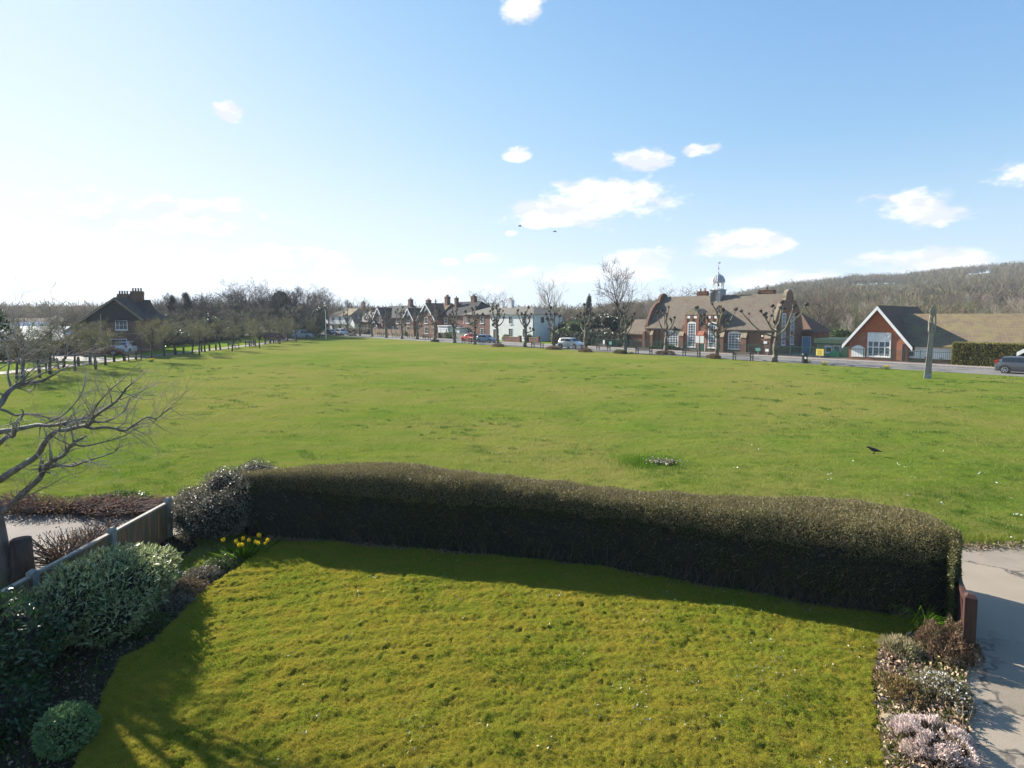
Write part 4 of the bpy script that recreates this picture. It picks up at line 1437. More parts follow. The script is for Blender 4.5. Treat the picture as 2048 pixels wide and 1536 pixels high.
class House:
    """local frame: x along the front (left to right), y away from the green, z up"""
    def __init__(s, name, label, cat, t, off, rz=ANG, loc=None, group=None):
        s.o = thing(name, label, cat, loc if loc is not None else ST(t, off), rz, group)
        s.p = s.o

    def fn(s, face, pos):
        if face == 'front':
            return lambda a, d, z: (a, pos - d, z)
        if face == 'right':
            return lambda a, d, z: (pos + d, a, z)
        if face == 'left':
            return lambda a, d, z: (pos - d, a, z)

    def wall(s, x0, x1, y0, y1, z0, z1, mat, name='wall'):
        return MB().box(x0, x1, y0, y1, z0, z1).build(name, mat, s.o)

    def gable_wall(s, x0, x1, y0, y1, ze, zr, mat, axis='x', name='wall'):
        """solid with a gable; ridge along axis"""
        mb = MB()
        if axis == 'x':
            ym = (y0 + y1) / 2
            mb.prism([(y0, 0), (y1, 0), (y1, ze), (ym, zr), (y0, ze)], x0, x1, lambda a, b, c: (b, a, c))
        else:
            xm = (x0 + x1) / 2
            mb.prism([(x0, 0), (x1, 0), (x1, ze), (xm, zr), (x0, ze)], y0, y1)
        return mb.build(name, mat, s.o)

    def gable_roof(s, x0, x1, y0, y1, ze, zr, mat, axis='x', over=.3, th=.14, gap=.02, name='roof', frac=.5):
        mb = MB()
        if axis == 'x':
            a0, a1, b0, b1 = y0, y1, x0, x1
            f = lambda a, b, c: (b, a, c)
        else:
            a0, a1, b0, b1 = x0, x1, y0, y1
            f = None
        am = a0 + (a1 - a0) * frac
        k0 = (zr - ze) / (am - a0)
        k1 = (zr - ze) / (a1 - am)
        g = gap
        poly = [(a0 - over, ze - over * k0 + g), (am, zr + g), (a1 + over, ze - over * k1 + g),
                (a1 + over, ze - over * k1 + g + th), (am, zr + g + th * 1.3), (a0 - over, ze - over * k0 + g + th)]
        mb.prism(poly, b0 - over * .6, b1 + over * .6, f)
        return mb.build(name, mat, s.o)

    def hip_roof(s, x0, x1, y0, y1, ze, zr, mat, over=.3, inset=None, th=.12, name='roof'):
        x0, x1, y0, y1 = x0 - over, x1 + over, y0 - over, y1 + over
        i = inset if inset is not None else (y1 - y0) / 2
        ym = (y0 + y1) / 2
        V = [(x0, y0, ze), (x1, y0, ze), (x1, y1, ze), (x0, y1, ze), (x0, y0, ze + th), (x1, y0, ze + th), (x1, y1, ze + th), (x0, y1, ze + th),
             (x0 + i, ym, zr), (x1 - i, ym, zr)]
        Fs = [(0, 3, 2, 1), (0, 1, 5, 4), (1, 2, 6, 5), (2, 3, 7, 6), (3, 0, 4, 7), (4, 5, 9, 8), (5, 6, 9), (6, 7, 8, 9), (7, 4, 8)]
        return MB().add(V, Fs).build(name, mat, s.o)

    def window(s, a, z, w, h, face='front', pos=0.0, nx=2, nz=2, fw=.07, bar=.035, frame='white', glass='glass', arch=0.0, sill=True, proud=.05, name='window'):
        """a = centre along the wall, z = bottom"""
        f = s.fn(face, pos)
        F_ = lambda x, y, zz: f(x, y, zz)
        fm = MB()
        x0, x1, z1 = a - w / 2, a + w / 2, z + h
        fm.box(x0, x0 + fw, -.02, proud, z, z1, F_)
        fm.box(x1 - fw, x1, -.02, proud, z, z1, F_)
        fm.box(x0 + fw, x1 - fw, -.02, proud, z, z + fw, F_)
        fm.box(x0 + fw, x1 - fw, -.02, proud, z1 - fw, z1, F_)
        for i in range(1, nx):
            x = x0 + w * i / nx
            fm.box(x - bar / 2, x + bar / 2, -.01, proud * .8, z + fw, z1 - fw, F_)
        for i in range(1, nz):
            q = z + h * i / nz
            fm.box(x0 + fw, x1 - fw, -.01, proud * .7, q - bar / 2, q + bar / 2, F_)
        if arch:
            n = 8
            poly = [(x0, z1 + .002)] + [(x0 + w * k / n, z1 + .002 + arch * math.sin(math.pi * k / n)) for k in range(1, n)] + [(x1, z1 + .002)]
            fm.prism(poly, -.02, proud, lambda x, y, zz: f(x, y, zz))
        if sill:
            fm.box(x0 - .06, x1 + .06, -.02, proud + .07, z - .09, z - .003, F_)
        fo = fm.build(name, M[frame], s.o)
        pn = MB().box(x0 + fw, x1 - fw, -.02, .012, z + fw, z1 - fw, F_)
        pn.build('pane', M[glass], fo)
        return fo

    def door(s, a, z, w, h, mat, face='front', pos=0.0):
        f = s.fn(face, pos)
        F_ = lambda x, y, zz: f(x, y, zz)
        o = MB().box(a - w / 2, a + w / 2, -.02, .03, z, z + h, F_).build('door', M[mat], s.o)
        fr = MB().box(a - w / 2 - .08, a - w / 2, -.02, .06, z, z + h + .08, F_).box(a + w / 2, a + w / 2 + .08, -.02, .06, z, z + h + .08, F_).box(a - w / 2, a + w / 2, -.02, .06, z + h, z + h + .08, F_)
        fr.build('door_frame', M['white'], o)
        return o

    def chimney(s, x, y, z0, z1, w=.7, d=.5, mat='brickd', pots=2, par=None, potmat='pot'):
        mb = MB().box(x - w / 2, x + w / 2, y - d / 2, y + d / 2, z0, z1)
        mb.box(x - w / 2 - .06, x + w / 2 + .06, y - d / 2 - .06, y + d / 2 + .06, z1 - .32, z1 - .18)
        mb.box(x - w / 2 - .05, x + w / 2 + .05, y - d / 2 - .05, y + d / 2 + .05, z1 + .002, z1 + .09)
        c = mb.build('chimney', M[mat], par or s.o)
        for i in range(pots):
            px_ = x + (i - (pots - 1) / 2) * w / max(1, pots) * .95
            m2 = MB().lathe([(.13, z1 + .09), (.11, z1 + .45), (.14, z1 + .47), (.14, z1 + .52)], 8, (px_, y, 0))
            if par is None:
                m2.build('chimney_pot', M[potmat], c)
        return c

    def barge(s, x0, x1, ze, zr, y, w=.22, d=.06, over=.25, mat='white'):
        """white boards along a front gable"""
        xm = (x0 + x1) / 2
        k = (zr - ze) / (xm - x0)
        for sg, xe in ((-1, x0), (1, x1)):
            mb = MB()
            e = (xe + sg * over, ze - over * k)
            mb.prism([(xm, zr + .12), (xm, zr + .12 - w * 1.25), (e[0], e[1] + .12 - w * 1.25), (e[0], e[1] + .12)], y - d, y)
            mb.build('barge_board', M[mat], s.o)


# ------------------------------------------------------------------ the old school
OFF = 10.0
tR, tL = T(1547, OFF), T(1291, OFF)
W_, D_ = tL - tR, 8.6
sch = House('old_school', 'long old brick school with curved end gables and a grey bell cupola', 'school', tL, OFF)
so = sch.o


def SX(px, off=OFF):
    return tL - T(px, off)


EV, RG = 3.35, 7.75
bw = MB()
bw.prism([(0, 0), (D_, 0), (D_, EV), (D_ / 2, RG), (0, EV)], 0.0, W_ - .0, lambda a, b, c: (b, a, c))
bw.build('wall', M['brick'], so)
roof = sch.gable_roof(.32, W_ - .30, 0, D_, EV, RG, M['tile_s'], 'x', .28, .14)


def dutch(n=9):
    """outline of a shaped end gable: concave sweeps up to a round head"""
    w, hd = D_ / 2, 1.15
    half = [(w + .12, EV - .35), (w + .12, EV + .25)]
    for k in range(n + 1):
        u = k / n
        half.append((w + .02 - (w - hd - .15) * (1 - math.cos(u * math.pi / 2)) ** .8 * 1.0, EV + .25 + (RG - .9 - EV) * math.sin(u * math.pi / 2) ** 1.25))
    zb = RG - .55
    half.append((hd + .10, zb))
    for k in range(n + 1):
        an = math.pi / 2 * k / n
        half.append((hd * math.cos(an), zb + .1 + (hd + .05) * math.sin(an)))
    return [(D_ / 2 + x, z) for x, z in half] + [(D_ / 2 - x, z) for x, z in half[::-1][1:]]


og = dutch()
cx_, cz_ = D_ / 2, EV
inn = [(cx_ + (x - cx_) * .93, z if z < EV else EV + (z - EV) * .955) for x, z in og]
for x0, x1, nm in ((-.0, .30, 0), (W_ - .28, W_ + .02, 1)):
    g = MB().prism(inn, x0 + .04, x1 - .02 if not nm else x1 + .01, lambda a, b, c: (b, a, c)).build('end_gable', M['brick'] if nm else M['brickd'], so)  # left gable and coping in darker brick to imitate their shadowed inner side
    cp = MB()
    n = len(og)
    vs = []
    for xx_ in (x0 - .06, x1 + .06):
        vs += [(xx_, a, c) for a, c in og] + [(xx_, a, c) for a, c in inn]
    fs = []
    for i in range(n - 1):
        fs += [(i, i + 1, n + i + 1, n + i), (2 * n + i, 3 * n + i, 3 * n + i + 1, 2 * n + i + 1), (i, 2 * n + i, 2 * n + i + 1, i + 1), (n + i, n + i + 1, 3 * n + i + 1, 3 * n + i)]
    cp.add(vs, fs).build('gable_coping', M['brickd'] if not nm else M['stone'], g)
# plinth
MB().box(-.06, W_ + .06, -.07, 0, 0, .45).build('plinth', M['brickd'], so)
# buttresses with sloping tops
for px in (1307, 1366, 1446, 1491, 1539):
    x = SX(px)
    w_ = .75 if px != 1307 else .4
    mb = MB().prism([(-.55, 0), (0, 0), (0, 2.95), (-.12, 2.95), (-.55, 2.15)], x - w_ / 2, x + w_ / 2, lambda a, b, c: (b, a, c))
    b = mb.build('buttress', M['brickr'], so)
    MB().prism([(-.60, 2.12), (-.12, 2.98), (0, 2.98), (0, 3.06), (-.16, 3.06), (-.64, 2.17)], x - w_ / 2 - .03, x + w_ / 2 + .03, lambda a, b, c: (b, a, c)).build('weathering', M['stone'], b)
# wide arched windows
for pa, pb in ((1335, 1357), (1457, 1484)):
    xa, xb = SX(pa), SX(pb)
    c, wd = (xa + xb) / 2, xb - xa
    wo = sch.window(c, .62, wd, 2.15, nx=4, nz=6, fw=.12, bar=.06, arch=.22, pos=-.01, glass='glasss')
    hb = MB()
    n = 10
    for k in range(n):
        u0, u1 = k / n, (k + 1) / n - .01
        x_0, x_1 = c - wd / 2 + wd * u0, c - wd / 2 + wd * u1
        hb.box(x_0, x_1, -.07, -.003, 2.80 + .24 * math.sin(math.pi * (u0 + .05)), 3.08 + .2 * math.sin(math.pi * (u0 + .05)))
    hb.build('brick_arch', M['dress'], so)
# two tall windows in shaped dormer gables
for k, (pa, pb) in enumerate(((1377, 1395), (1418, 1436))):
    xa, xb = SX(pa), SX(pb)
    c, wd = (xa + xb) / 2, (xb - xa) * 1.0
    hw = wd * .5 + .38
    out_ = [(c - hw - .55, 0), (c - hw - .55, EV), (c - hw - .45, EV + .35)]
    for q in range(6):
        u = q / 5
        out_.append((c - hw - .45 + .55 * math.sin(u * math.pi / 2), EV + .35 + .75 * (1 - math.cos(u * math.pi / 2))))
    out_ += [(c - hw + .02, 5.15)]
    full = out_ + [(2 * c - x, z) for x, z in out_[::-1]]
    if k == 0:
        full = [(min(x, SX(1407) - .02), z) for x, z in full]
    else:
        full = [(max(x, SX(1407) + .0), z) for x, z in full]
    dg = MB().prism(full, -.30, 2.6 if False else 1.6).build('dormer_gable', M['brick'], so)
    MB().box(c - hw - .02, c + hw + .02, -.40, 1.8, 5.152, 5.27).build('cornice', M['stone'], dg)
    ped = [(c - hw - .05, 5.272)] + [(c - hw - .05 + (2 * hw + .1) * j / 10, 5.28 + .80 * (1 - abs(j / 5 - 1) ** 1.35)) for j in range(1, 10)] + [(c + hw + .05, 5.272)]
    MB().prism(ped, -.33, 2.4).build('pediment', M['stone'], dg)
    mb = MB()
    for sx_ in (-1, 1):
        mb.box(c + sx_ * hw * .5 - .26, c + sx_ * hw * .5 + .26, -.345, -.302, 4.66, 5.02)
    mb.build('date_panel', M['white'], dg)
    MB().box(c - .10, c + .10, -.37, -.302, 4.35, 5.145).box(c - hw + .02, c - wd / 2 - .06, -.36, -.302, .5, 5.14).box(c + wd / 2 + .06, c + hw - .02, -.36, -.302, .5, 5.14).build('brick_pilaster', M['dress'], dg)
    sch.window(c, .65, wd * .92, 3.4, nx=3, nz=9, fw=.13, bar=.045, pos=-.302, glass='glasss', arch=.14)
    # saddle roof running back from the dormer
    MB().prism([(c - hw - .2, 3.9), (c, 5.55), (c + hw + .2, 3.9)], 1.62, 3.6).build('dormer_roof', M['tile_s'], dg)
# lantern and notice case between the bays
x = SX(1406)
lt = MB().lathe([(.05, 3.55), (.16, 3.6), (.2, 3.95), (.24, 4.0), (.06, 4.25), (.03, 4.5)], 6, (x, -.62, 0)).bar((x, -.30, 3.5), (x, -.62, 3.55), .05)
lt.build('wall_lantern', M['blackp'], so)
MB().prism([(-.75, 2.35), (-.30, 2.95), (-.30, 2.35)], x - .45, x + .45, lambda a, b, c: (b, a, c)).build('door_hood', M['dress'], so)
sch.door(x, .05, .95, 1.95, 'greenp' if False else 'rail', pos=-.30)
# gable end windows in the shaded wall
for a in (D_ * .32, D_ * .62):
    sch.window(a, 1.25, 1.15, 4.1, face='right', pos=W_ + .03, nx=3, nz=8, fw=.11, bar=.045, glass='glasss')
MB().box(W_ + .03, W_ + .10, 1.6, D_ - 1.6, 5.55, 5.7).build('string_course', M['dress'], so)
# eaves gutter and downpipes
MB().box(.3, SX(1361), -.40, -.29, EV - .30, EV - .20).box(SX(1447), W_ - .3, -.40, -.29, EV - .30, EV - .20).build('gutter', M['blackp'], so)
for px in (1319, 1493):
    MB().tube([(SX(px), -.12, 0), (SX(px), -.12, 3.0), (SX(px), -.3, 3.15)], .05, 6).build('downpipe', M['blackp'], so)
MB().lathe([(.16, 2.35), (.16, 2.55)], 10, (SX(1527), -.12, 0)).build('alarm_box', M['white'], so)
MB().box(SX(1532), SX(1539), -.60, -.56, 1.5, 1.8).build('sign_plate', M['white'], so)
# chimneys on the ridge
sch.chimney(SX(1404, OFF + D_ / 2 + .6), D_ / 2 + .6, 6.4, 8.55, 1.5, .8, 'brickd', 2)
sch.chimney(SX(1532, OFF + D_ / 2 + 1.2), D_ / 2 + 1.2, 6.0, 8.45, 2.0, .9, 'brickd', 1)
# bell cupola
cx_, cy_ = SX(1435, OFF + D_ / 2), D_ / 2 - .1
B_ = .92
cu = MB().box(cx_ - B_, cx_ + B_, cy_ - B_, cy_ + B_, 6.2, 8.75).build('cupola_base', M['lead'], so)
lv = MB()
for k in range(9):
    z = 6.75 + k * .22
    lv.bar((cx_ - B_ + .05, cy_ - B_ - .03, z - .35 if z - .35 > 6.5 else 6.5), (cx_ - .02, cy_ - B_ - .03, min(z + .45, 8.6)), .05, .09)
    lv.bar((cx_ + .02, cy_ - B_ - .03, min(z + .45, 8.6)), (cx_ + B_ - .05, cy_ - B_ - .03, z - .35 if z - .35 > 6.5 else 6.5), .05, .09) if k % 2 else None
lv.build('louvre', M['blackp'], cu)
MB().box(cx_ - B_ - .12, cx_ + B_ + .12, cy_ - B_ - .12, cy_ + B_ + .12, 8.752, 8.87).build('cupola_ledge', M['lead'], cu)
cl = MB()
for k in range(8):
    an = math.pi / 8 + k * math.pi / 4
    cl.lathe([(.10, 8.87), (.075, 9.3), (.10, 9.95)], 6, (cx_ + .86 * math.cos(an), cy_ + .86 * math.sin(an), 0))
cl.lathe([(.98, 9.952), (1.02, 9.97), (1.02, 10.08), (.98, 10.1)], 8, (cx_, cy_, 0), math.pi / 8)
cl.lathe([(.93, 8.872), (.93, 9.02)], 8, (cx_, cy_, 0), math.pi / 8)
cl.build('lantern_columns', M['white'], cu)
MB().lathe([(.05, 9.9), (.10, 9.8), (.17, 9.55), (.26, 9.42)], 10, (cx_, cy_, 0)).build('bell', M['blackp'], cu, True)
MB().lathe([(1.10, 10.102), (1.06, 10.25), (.98, 10.6), (.80, 10.95), (.50, 11.2), (.22, 11.4), (.06, 11.75)], 8, (cx_, cy_, 0), math.pi / 8).build('cupola_dome', M['lead'], cu)
ri = MB()
for k in range(16):
    an = math.pi / 8 + k * math.pi / 8
    m_ = 1.0 if k % 2 == 0 else math.cos(math.pi / 8)
    ri.tube([(cx_ + r * m_ * math.cos(an), cy_ + r * m_ * math.sin(an), z + .02) for r, z in ((1.10, 10.12), (1.06, 10.25), (.98, 10.6), (.80, 10.95), (.50, 11.2), (.22, 11.4))], .035, 4)
ri.build('dome_rib', M['white'], cu)
vn_ = MB().tube([(cx_, cy_, 11.7), (cx_, cy_, 13.5)], .022, 5)
vn_.ball((cx_, cy_, 12.35), .15, 8, 6).bar((cx_ - .35, cy_, 12.75), (cx_ + .35, cy_, 12.75), .03).bar((cx_, cy_ - .3, 12.75), (cx_, cy_ + .3, 12.75), .03)
vn_.prism([(cx_ - .05, 13.1), (cx_ + .35, 13.15), (cx_ + .35, 13.4), (cx_ - .05, 13.35)], cy_ - .01, cy_ + .01)
vn_.build('weather_vane', M['lead'], cu)
ks_ = .86
cu.scale = (ks_, ks_, ks_)
cu.location = (cx_ * (1 - ks_), cy_ * (1 - ks_), 8.3 * (1 - ks_))
# low wing on the left, low lean-to on the right rear
xl = SX(1252, OFF + 1.5)
sch.gable_wall(xl + .2, -.42, 1.2, 6.4, 2.3, 4.3, M['brickd'], 'x', 'wing_wall')
sch.gable_roof(xl + .2, -.45, 1.2, 6.4, 2.3, 4.3, M['tile_s'], 'x', .25, .12, name='wing_roof')
MB().box(-.40, -.02, -.2, 1.2, 0, 2.6).prism([(-.2, 2.602), (1.2, 2.602), (1.2, 3.9)], -.40, -.02, lambda a, b, c: (b, a, c)).build('wing_pier', M['brickr'], so)
MB().box(W_ - 3.0, W_ + 1.2, D_ + .05, 15.0, 0, 2.75).build('rear_wing_wall', M['brick'], so)
rw = MB()
z0, z1 = 2.75, 5.6
rw.add([(W_ - 3.2, D_ + .04, z0), (W_ + 1.6, D_ - .3, z0), (W_ + 1.6, 15.3, z0), (W_ - 3.2, 15.3, z0), (W_ - 1.6, 11.8, z1), (W_ - 2.6, 11.8, z1)],
       [(0, 3, 2, 1), (0, 1, 4, 5), (1, 2, 4), (2, 3, 5, 4), (0, 5, 3)])
rw.build('rear_wing_roof', M['tile_d'], so)
sch.door(W_ + .6, .05, 1.0, 2.1, 'bluep', pos=D_ + .05)

# ------------------------------------------------------------------ green hut
tt = T(1634, 14.5)
w_ = tt - T(1706, 14.5)
hut = House('green_hut', 'pale green flat roofed classroom hut between old school and red gable', 'hut', tt, 14.5)
p = ST(tt, 14.5)
hh = HY(681, p)
hut.wall(0, w_ + 1.5, 0, 5, -.1, hh - .35, M['greenp'])
MB().box(-.25, w_ + 1.7, -.3, 5.3, hh - .348, hh + .25).build('roof', M['greenp'], hut.o)
MB().box(-.26, w_ + 1.7, -.33, -.302, hh - .40, hh - .30).build('fascia', M['rail'], hut.o)
for px in (1658.5, 1674.5):
    hut.window(tt - T(px, 14.5), HY(706, p) + .1, .85, .95, nx=1, nz=1, fw=.13)
    x = tt - T(px, 14.5)
MB().prism([(-.35, HY(694, p) + .05), (-.04, HY(694, p) + .22), (-.04, HY(694, p) + .26), (-.37, HY(694, p) + .09)], tt - T(1658.5, 14.5) - .45, tt - T(1658.5, 14.5) + .4, lambda a, b, c: (b, a, c)).build('open_sash', M['white'], hut.o)

# ------------------------------------------------------------------ red gabled school wing and its long low range
OG = 10.2
tg, tg2 = T(1699, OG), T(1817, OG)
gw = tg - tg2
p = ST(tg, OG)
ev = HY(684, p)
pm_ = ST((tg + tg2) / 2, OG)
rg = HY(612, pm_)
hg = House('red_gabled_school_wing', 'orange red gabled school hall with white barge boards and long tiled range', 'school', tg, OG)
RL = 15.0
hg.gable_wall(0, gw, 0, RL, ev + .05, rg - .25, M['brickh'], 'y')
hg.gable_roof(0, gw, -.25, RL, ev, rg - .22, M['tile_d'], 'y', .45, .18, gap=.06)
hg.barge(-.2, gw + .2, ev, rg - .12, -.56, .34, .07, .35)
# hung tiles above the window
mw0, mw1 = gw * .35, gw * .80
tz = HY(664, pm_)
xm = gw / 2
k_ = (rg - .25 - ev) / xm
MB().prism([(xm, rg - .42), (max(.2, (tz - ev) / k_ + .12), tz), (min(gw - .2, gw - (tz - ev) / k_ - .12), tz)], -.05, -.004).build('hung_tiles', M['tile_r'], hg.o)
wz = HY(713, pm_)
wx0, wx1 = tg - T(1736, OG), tg - T(1783, OG)
wf = hg.window((wx0 + wx1) / 2, wz, wx1 - wx0, tz - wz - .06, nx=4, nz=1, fw=.12, bar=.10, glass='glasss', pos=-.01, proud=.09)
MB().box(wx0 + .12, wx1 - .12, -.05, -.024, tz - 1.05, tz - .2).build('window_panel', M['white'], wf)
mb = MB()
for q in (.36, .6):
    mb.box(wx0 + .12, wx1 - .12, -.075, -.024, wz + (tz - wz) * q, wz + (tz - wz) * q + .08)
mb.build('transom', M['white'], wf)
mb = MB()
for k in range(4):
    xa = wx0 + (wx1 - wx0) * (k + .2) / 4
    for j in range(3):
        mb.box(xa, xa + (wx1 - wx0) / 4 * .72, -.07, -.055, wz + .28 + j * .42, wz + .31 + j * .42)
mb.build('blind_slat', M['white'], wf)
# white board sign left of the window
sx0, sx1 = tg - T(1704.5, OG), tg - T(1731, OG)
sz0, sz1 = HY(708, p), HY(697, p)
n = 8
poly = [(sx0, sz0), (sx1, sz0), (sx1, sz1 + .1)] + [(sx1 - (sx1 - sx0) * (k / n), sz1 + .1 + .32 * math.sin(math.pi * k / n)) for k in range(1, n)] + [(sx0, sz1 + .1)]
MB().prism(poly, -.05, -.003).build('school_sign', M['white'], hg.o)
MB().box(sx0, sx1, -.06, -.003, .35, .95).build('white_vent_panel', M['white'], hg.o)
MB().box(gw - .5, gw - .28, -.02 - .04, -.003, 0, 2.0).build('downpipe', M['blackp'], hg.o)
# long range to the right
LR = 26.0
lz = HY(690, ST(tg2, OG)) + .12
lzr = 5.02
hg.wall(gw + .003, LR, .6, 9.4, -.1, lz, M['brickr'], 'range_wall')
hg.gable_wall(gw + .3, LR, .6, 9.4, lz + .01, lzr, M['brickr'], 'x', 'range_core') if False else None
hg.gable_roof(gw * .55, LR, .6, 9.4, lz, lzr, M['tile_m'], 'x', .45, .16, name='range_roof')
MB().box(gw + .5, LR, .50, .597, lz - 1.35, lz - .25).build('white_cladding', M['white'], hg.o)
for px in (1830, 1872, 1897):
    x = tg - T(px, OG + .6)
    hg.window(x, .55, 1.9 if px == 1830 else 1.25, .72, pos=.59, nx=2, nz=1, fw=.12, glass='glasss')
# small second gable at the right end
xs_ = tg - T(2150, OG)
hg.gable_wall(xs_ - 3.2, xs_ + 3.2, -1.5, 6, 1.7, 4.0, M['brickr'], 'y', 'porch_wall')
hg.gable_roof(xs_ - 3.2, xs_ + 3.2, -1.5, 6, 1.7, 4.0, M['tile_m'], 'y', .4, .15, gap=.05, name='porch_roof')
hg.barge(xs_ - 3.4, xs_ + 3.4, 1.7, 4.1, -1.78, .3, .07, .3)

# ------------------------------------------------------------------ cottages across the road
OC = 14.0


def span(p0, p1, off=OC):
    t0, t1 = T(p0, off), T(p1, off)
    return t0, t0 - t1


# brick half and white half of the low terrace
t0, w1 = span(927, 980)
bc = House('brick_cottage', 'plain red brown brick cottage joined to the white house', 'house', t0, OC)
bc.wall(0, w1, 0, 8, 0, 5.3, M['brickr'])
t1, w2 = span(980, 1067)
wc = House('white_cottage', 'long white rendered cottage with hipped slate roof and two white chimneys', 'house', t1, OC)
wc.wall(.002, w2, 0, 8, 0, 5.3, M['render'])
V = [(-.3, -.35, 5.3), (w1, -.35, 5.3), (w1, 8.3, 5.3), (-.3, 8.3, 5.3), (3.9, 4, 6.9), (w1, 4, 6.9)]
MB().add(V, [(0, 3, 2, 1), (0, 1, 5, 4), (2, 3, 4, 5), (3, 0, 4), (1, 2, 5)]).build('roof', M['tile_g'], bc.o)
V = [(.004, -.36, 5.31), (w2 + .35, -.36, 5.31), (w2 + .35, 8.3, 5.31), (.004, 8.3, 5.31), (.004, 4, 6.91), (w2 - 4.2, 4, 6.91)]
MB().add(V, [(0, 3, 2, 1), (0, 1, 5, 4), (1, 2, 5), (2, 3, 4, 5), (3, 0, 4)]).build('roof', M['tile_g'], wc.o)
for a in (.17, .83 - .0):
    for z in (3.4, .9):
        bc.window(w1 * (a if a < .5 else .72), z, 1.2, 1.45, nx=2, nz=3)
for px in (991, 1021, 1049):
    x = t1 - T(px, OC)
    wc.window(x, 3.4, 1.1, 1.5, nx=2, nz=4, glass='glass')
    if px != 991:
        wc.window(x, .8, 1.15, 1.7, nx=2, nz=4)
wc.door(t1 - T(990, OC), .05, 1.0, 2.2, 'blackp')
wc.window(2.4, 3.6, 1.1, 1.3, 'right', w2, nx=1, nz=1)
wc.window(5.6, .8, 1.3, 1.5, 'right', w2, nx=2, nz=2)
bc.chimney(w1 - .7, 4, 6.2, 7.9, .9, .7, 'render', 1)
wc.chimney(t1 - T(1022, OC + 4), 4, 6.2, 8.3, 1.2, .8, 'render', 2)
MB().box(w2 - .06, w2 + .02, -.12, -.003, 0, 5.2).build('downpipe', M['rail'], wc.o)
# dark roofed tall house
t0, w = span(876, 944, OC + 1)
dh = House('dark_roofed_house', 'tall brick house with long dark hipped roof behind the pollards', 'house', t0, OC + 1)
dh.wall(0, w, 0, 9, 0, 5.0, M['brickd'])
dh.hip_roof(0, w, 0, 9, 5.0, 8.4, M['tile_n'], .4, inset=2.6)
dh.window(w * .86, 3.3, 2.6, 1.3, nx=4, nz=2)
dh.window(w * .25, 3.3, 1.2, 1.3)
dh.window(w * .2, .9, 1.4, 1.4)
dh.chimney(w * .30, 2.6, 6.2, 9.2, .8, .7, 'brickd', 1)
dh.chimney(w * .62, 4.5, 7.9, 9.5, 1.3, .9, 'brickd', 3)
# white flat extension beside it
t0e, we = span(876, 912, OC - 2.6)
ex = House('white_garage', 'small white flat roofed garage block in front of the dark roofed house', 'garage', t0e, OC - 2.6)
ex.wall(0, we * .55, 0, 3.4, 0, 2.7, M['render'])
ex.wall(we * .56, we * 1.1, .4, 3.4, 0, 2.35, M['render'], 'side_wall')
MB().box(-.15, we * .57, -.15, 3.5, 2.702, 2.85).build('roof', M['white'], ex.o)
MB().box(we * .571, we * 1.15, .2, 3.5, 2.352, 2.5).build('side_roof', M['lead'], ex.o)
ex.door(we * .3, .03, 2.2, 2.0, 'white')
# three gabled cottages
specs = [('gabled_cottage', 'third gabled brick cottage, tallest gable with wide white bargeboards beside dark roof', 842, 877, (.55, .86), 7.9, 1.0),
         ('gabled_cottage', 'middle gabled brick cottage with white edged gable between its neighbours', 803, 842, (.45, .62), 7.3, .8),
         ('gabled_cottage', 'leftmost gabled brick cottage at the far end of the row', 753, 803, (.02, .30), 7.6, .8)]
for k, (nm, lb, pa, pb, (ga, gb), rz_, s_) in enumerate(specs):
    t0, w = span(pa, pb)
    h = House(nm, lb, 'house', t0, OC, group='brick cottages with front gables')
    h.wall(0, w - .004, 0, 8, 0, 4.6, M['brickr'] if k != 2 else M['brickd'])
    h.gable_roof(.18, w - .18, 0, 8, 4.6, rz_, M[('tile_d', 'tile_g', 'tile_n')[k]], 'x', .3, .12)
    g0, g1 = w * (.02 if k == 0 else ga if k == 2 else .28), w * (.98 if k == 0 else gb + (.1 if k == 2 else .16))
    zt = (8.0, 6.9, 7.2)[k]
    h.gable_wall(g0, g1, -.9, 3, 4.3, zt - .1, M['brickr'], 'y', 'gable_wall')
    h.gable_roof(g0, g1, -1.0, 4, 4.3, zt - .05, M[('tile_d', 'tile_n', 'tile_n')[k]], 'y', .3, .12, name='gable_roof')
    h.barge(g0 - .1, g1 + .1, 4.3, zt, -1.2, .34, .06, .3)
    c = (g0 + g1) / 2
    MB().prism([(c, zt - .6), (c - .9, zt - 1.9), (c + .9, zt - 1.9)], -.96, -.903).build('gable_panel', M['render'], h.o)
    h.window(c, 3.2, 1.5, 1.5, pos=-.9, nx=3, nz=2)
    h.window(c, .8, 1.6, 1.6, pos=-.9, nx=3, nz=2, glass='glass')
    x2 = w * (.80 if k else .0)
    if k:
        h.window(w * .86, 3.0, 1.3, 1.3, nx=2, nz=2)
        h.window(w * .84, .8, 1.3, 1.4, nx=2, nz=2)
        h.door(w * .68, .05, .95, 2.1, 'bluep')
    h.chimney(w * (.78, .75, .88)[k], 3.8, rz_ - .8, rz_ + 1.7, 1.2, .9, 'brickd', (3, 2, 2)[k])
# small tiled porch at the left of the row
t0, w = span(744, 755, OC - 1.5)
h = House('tiled_porch_house', 'little brick porch building with white verge left of the gabled row', 'house', t0, OC - 1.5)
h.gable_wall(0, w, 0, 3, 2.4, 3.6, M['brickr'], 'y')
h.gable_roof(0, w, 0, 3, 2.4, 3.6, M['tile_n'], 'y', .3, .12)
h.barge(0, w, 2.4, 3.65, -.2, .25, .05, .25)
h.window(w / 2, .8, 1.1, 1.2)
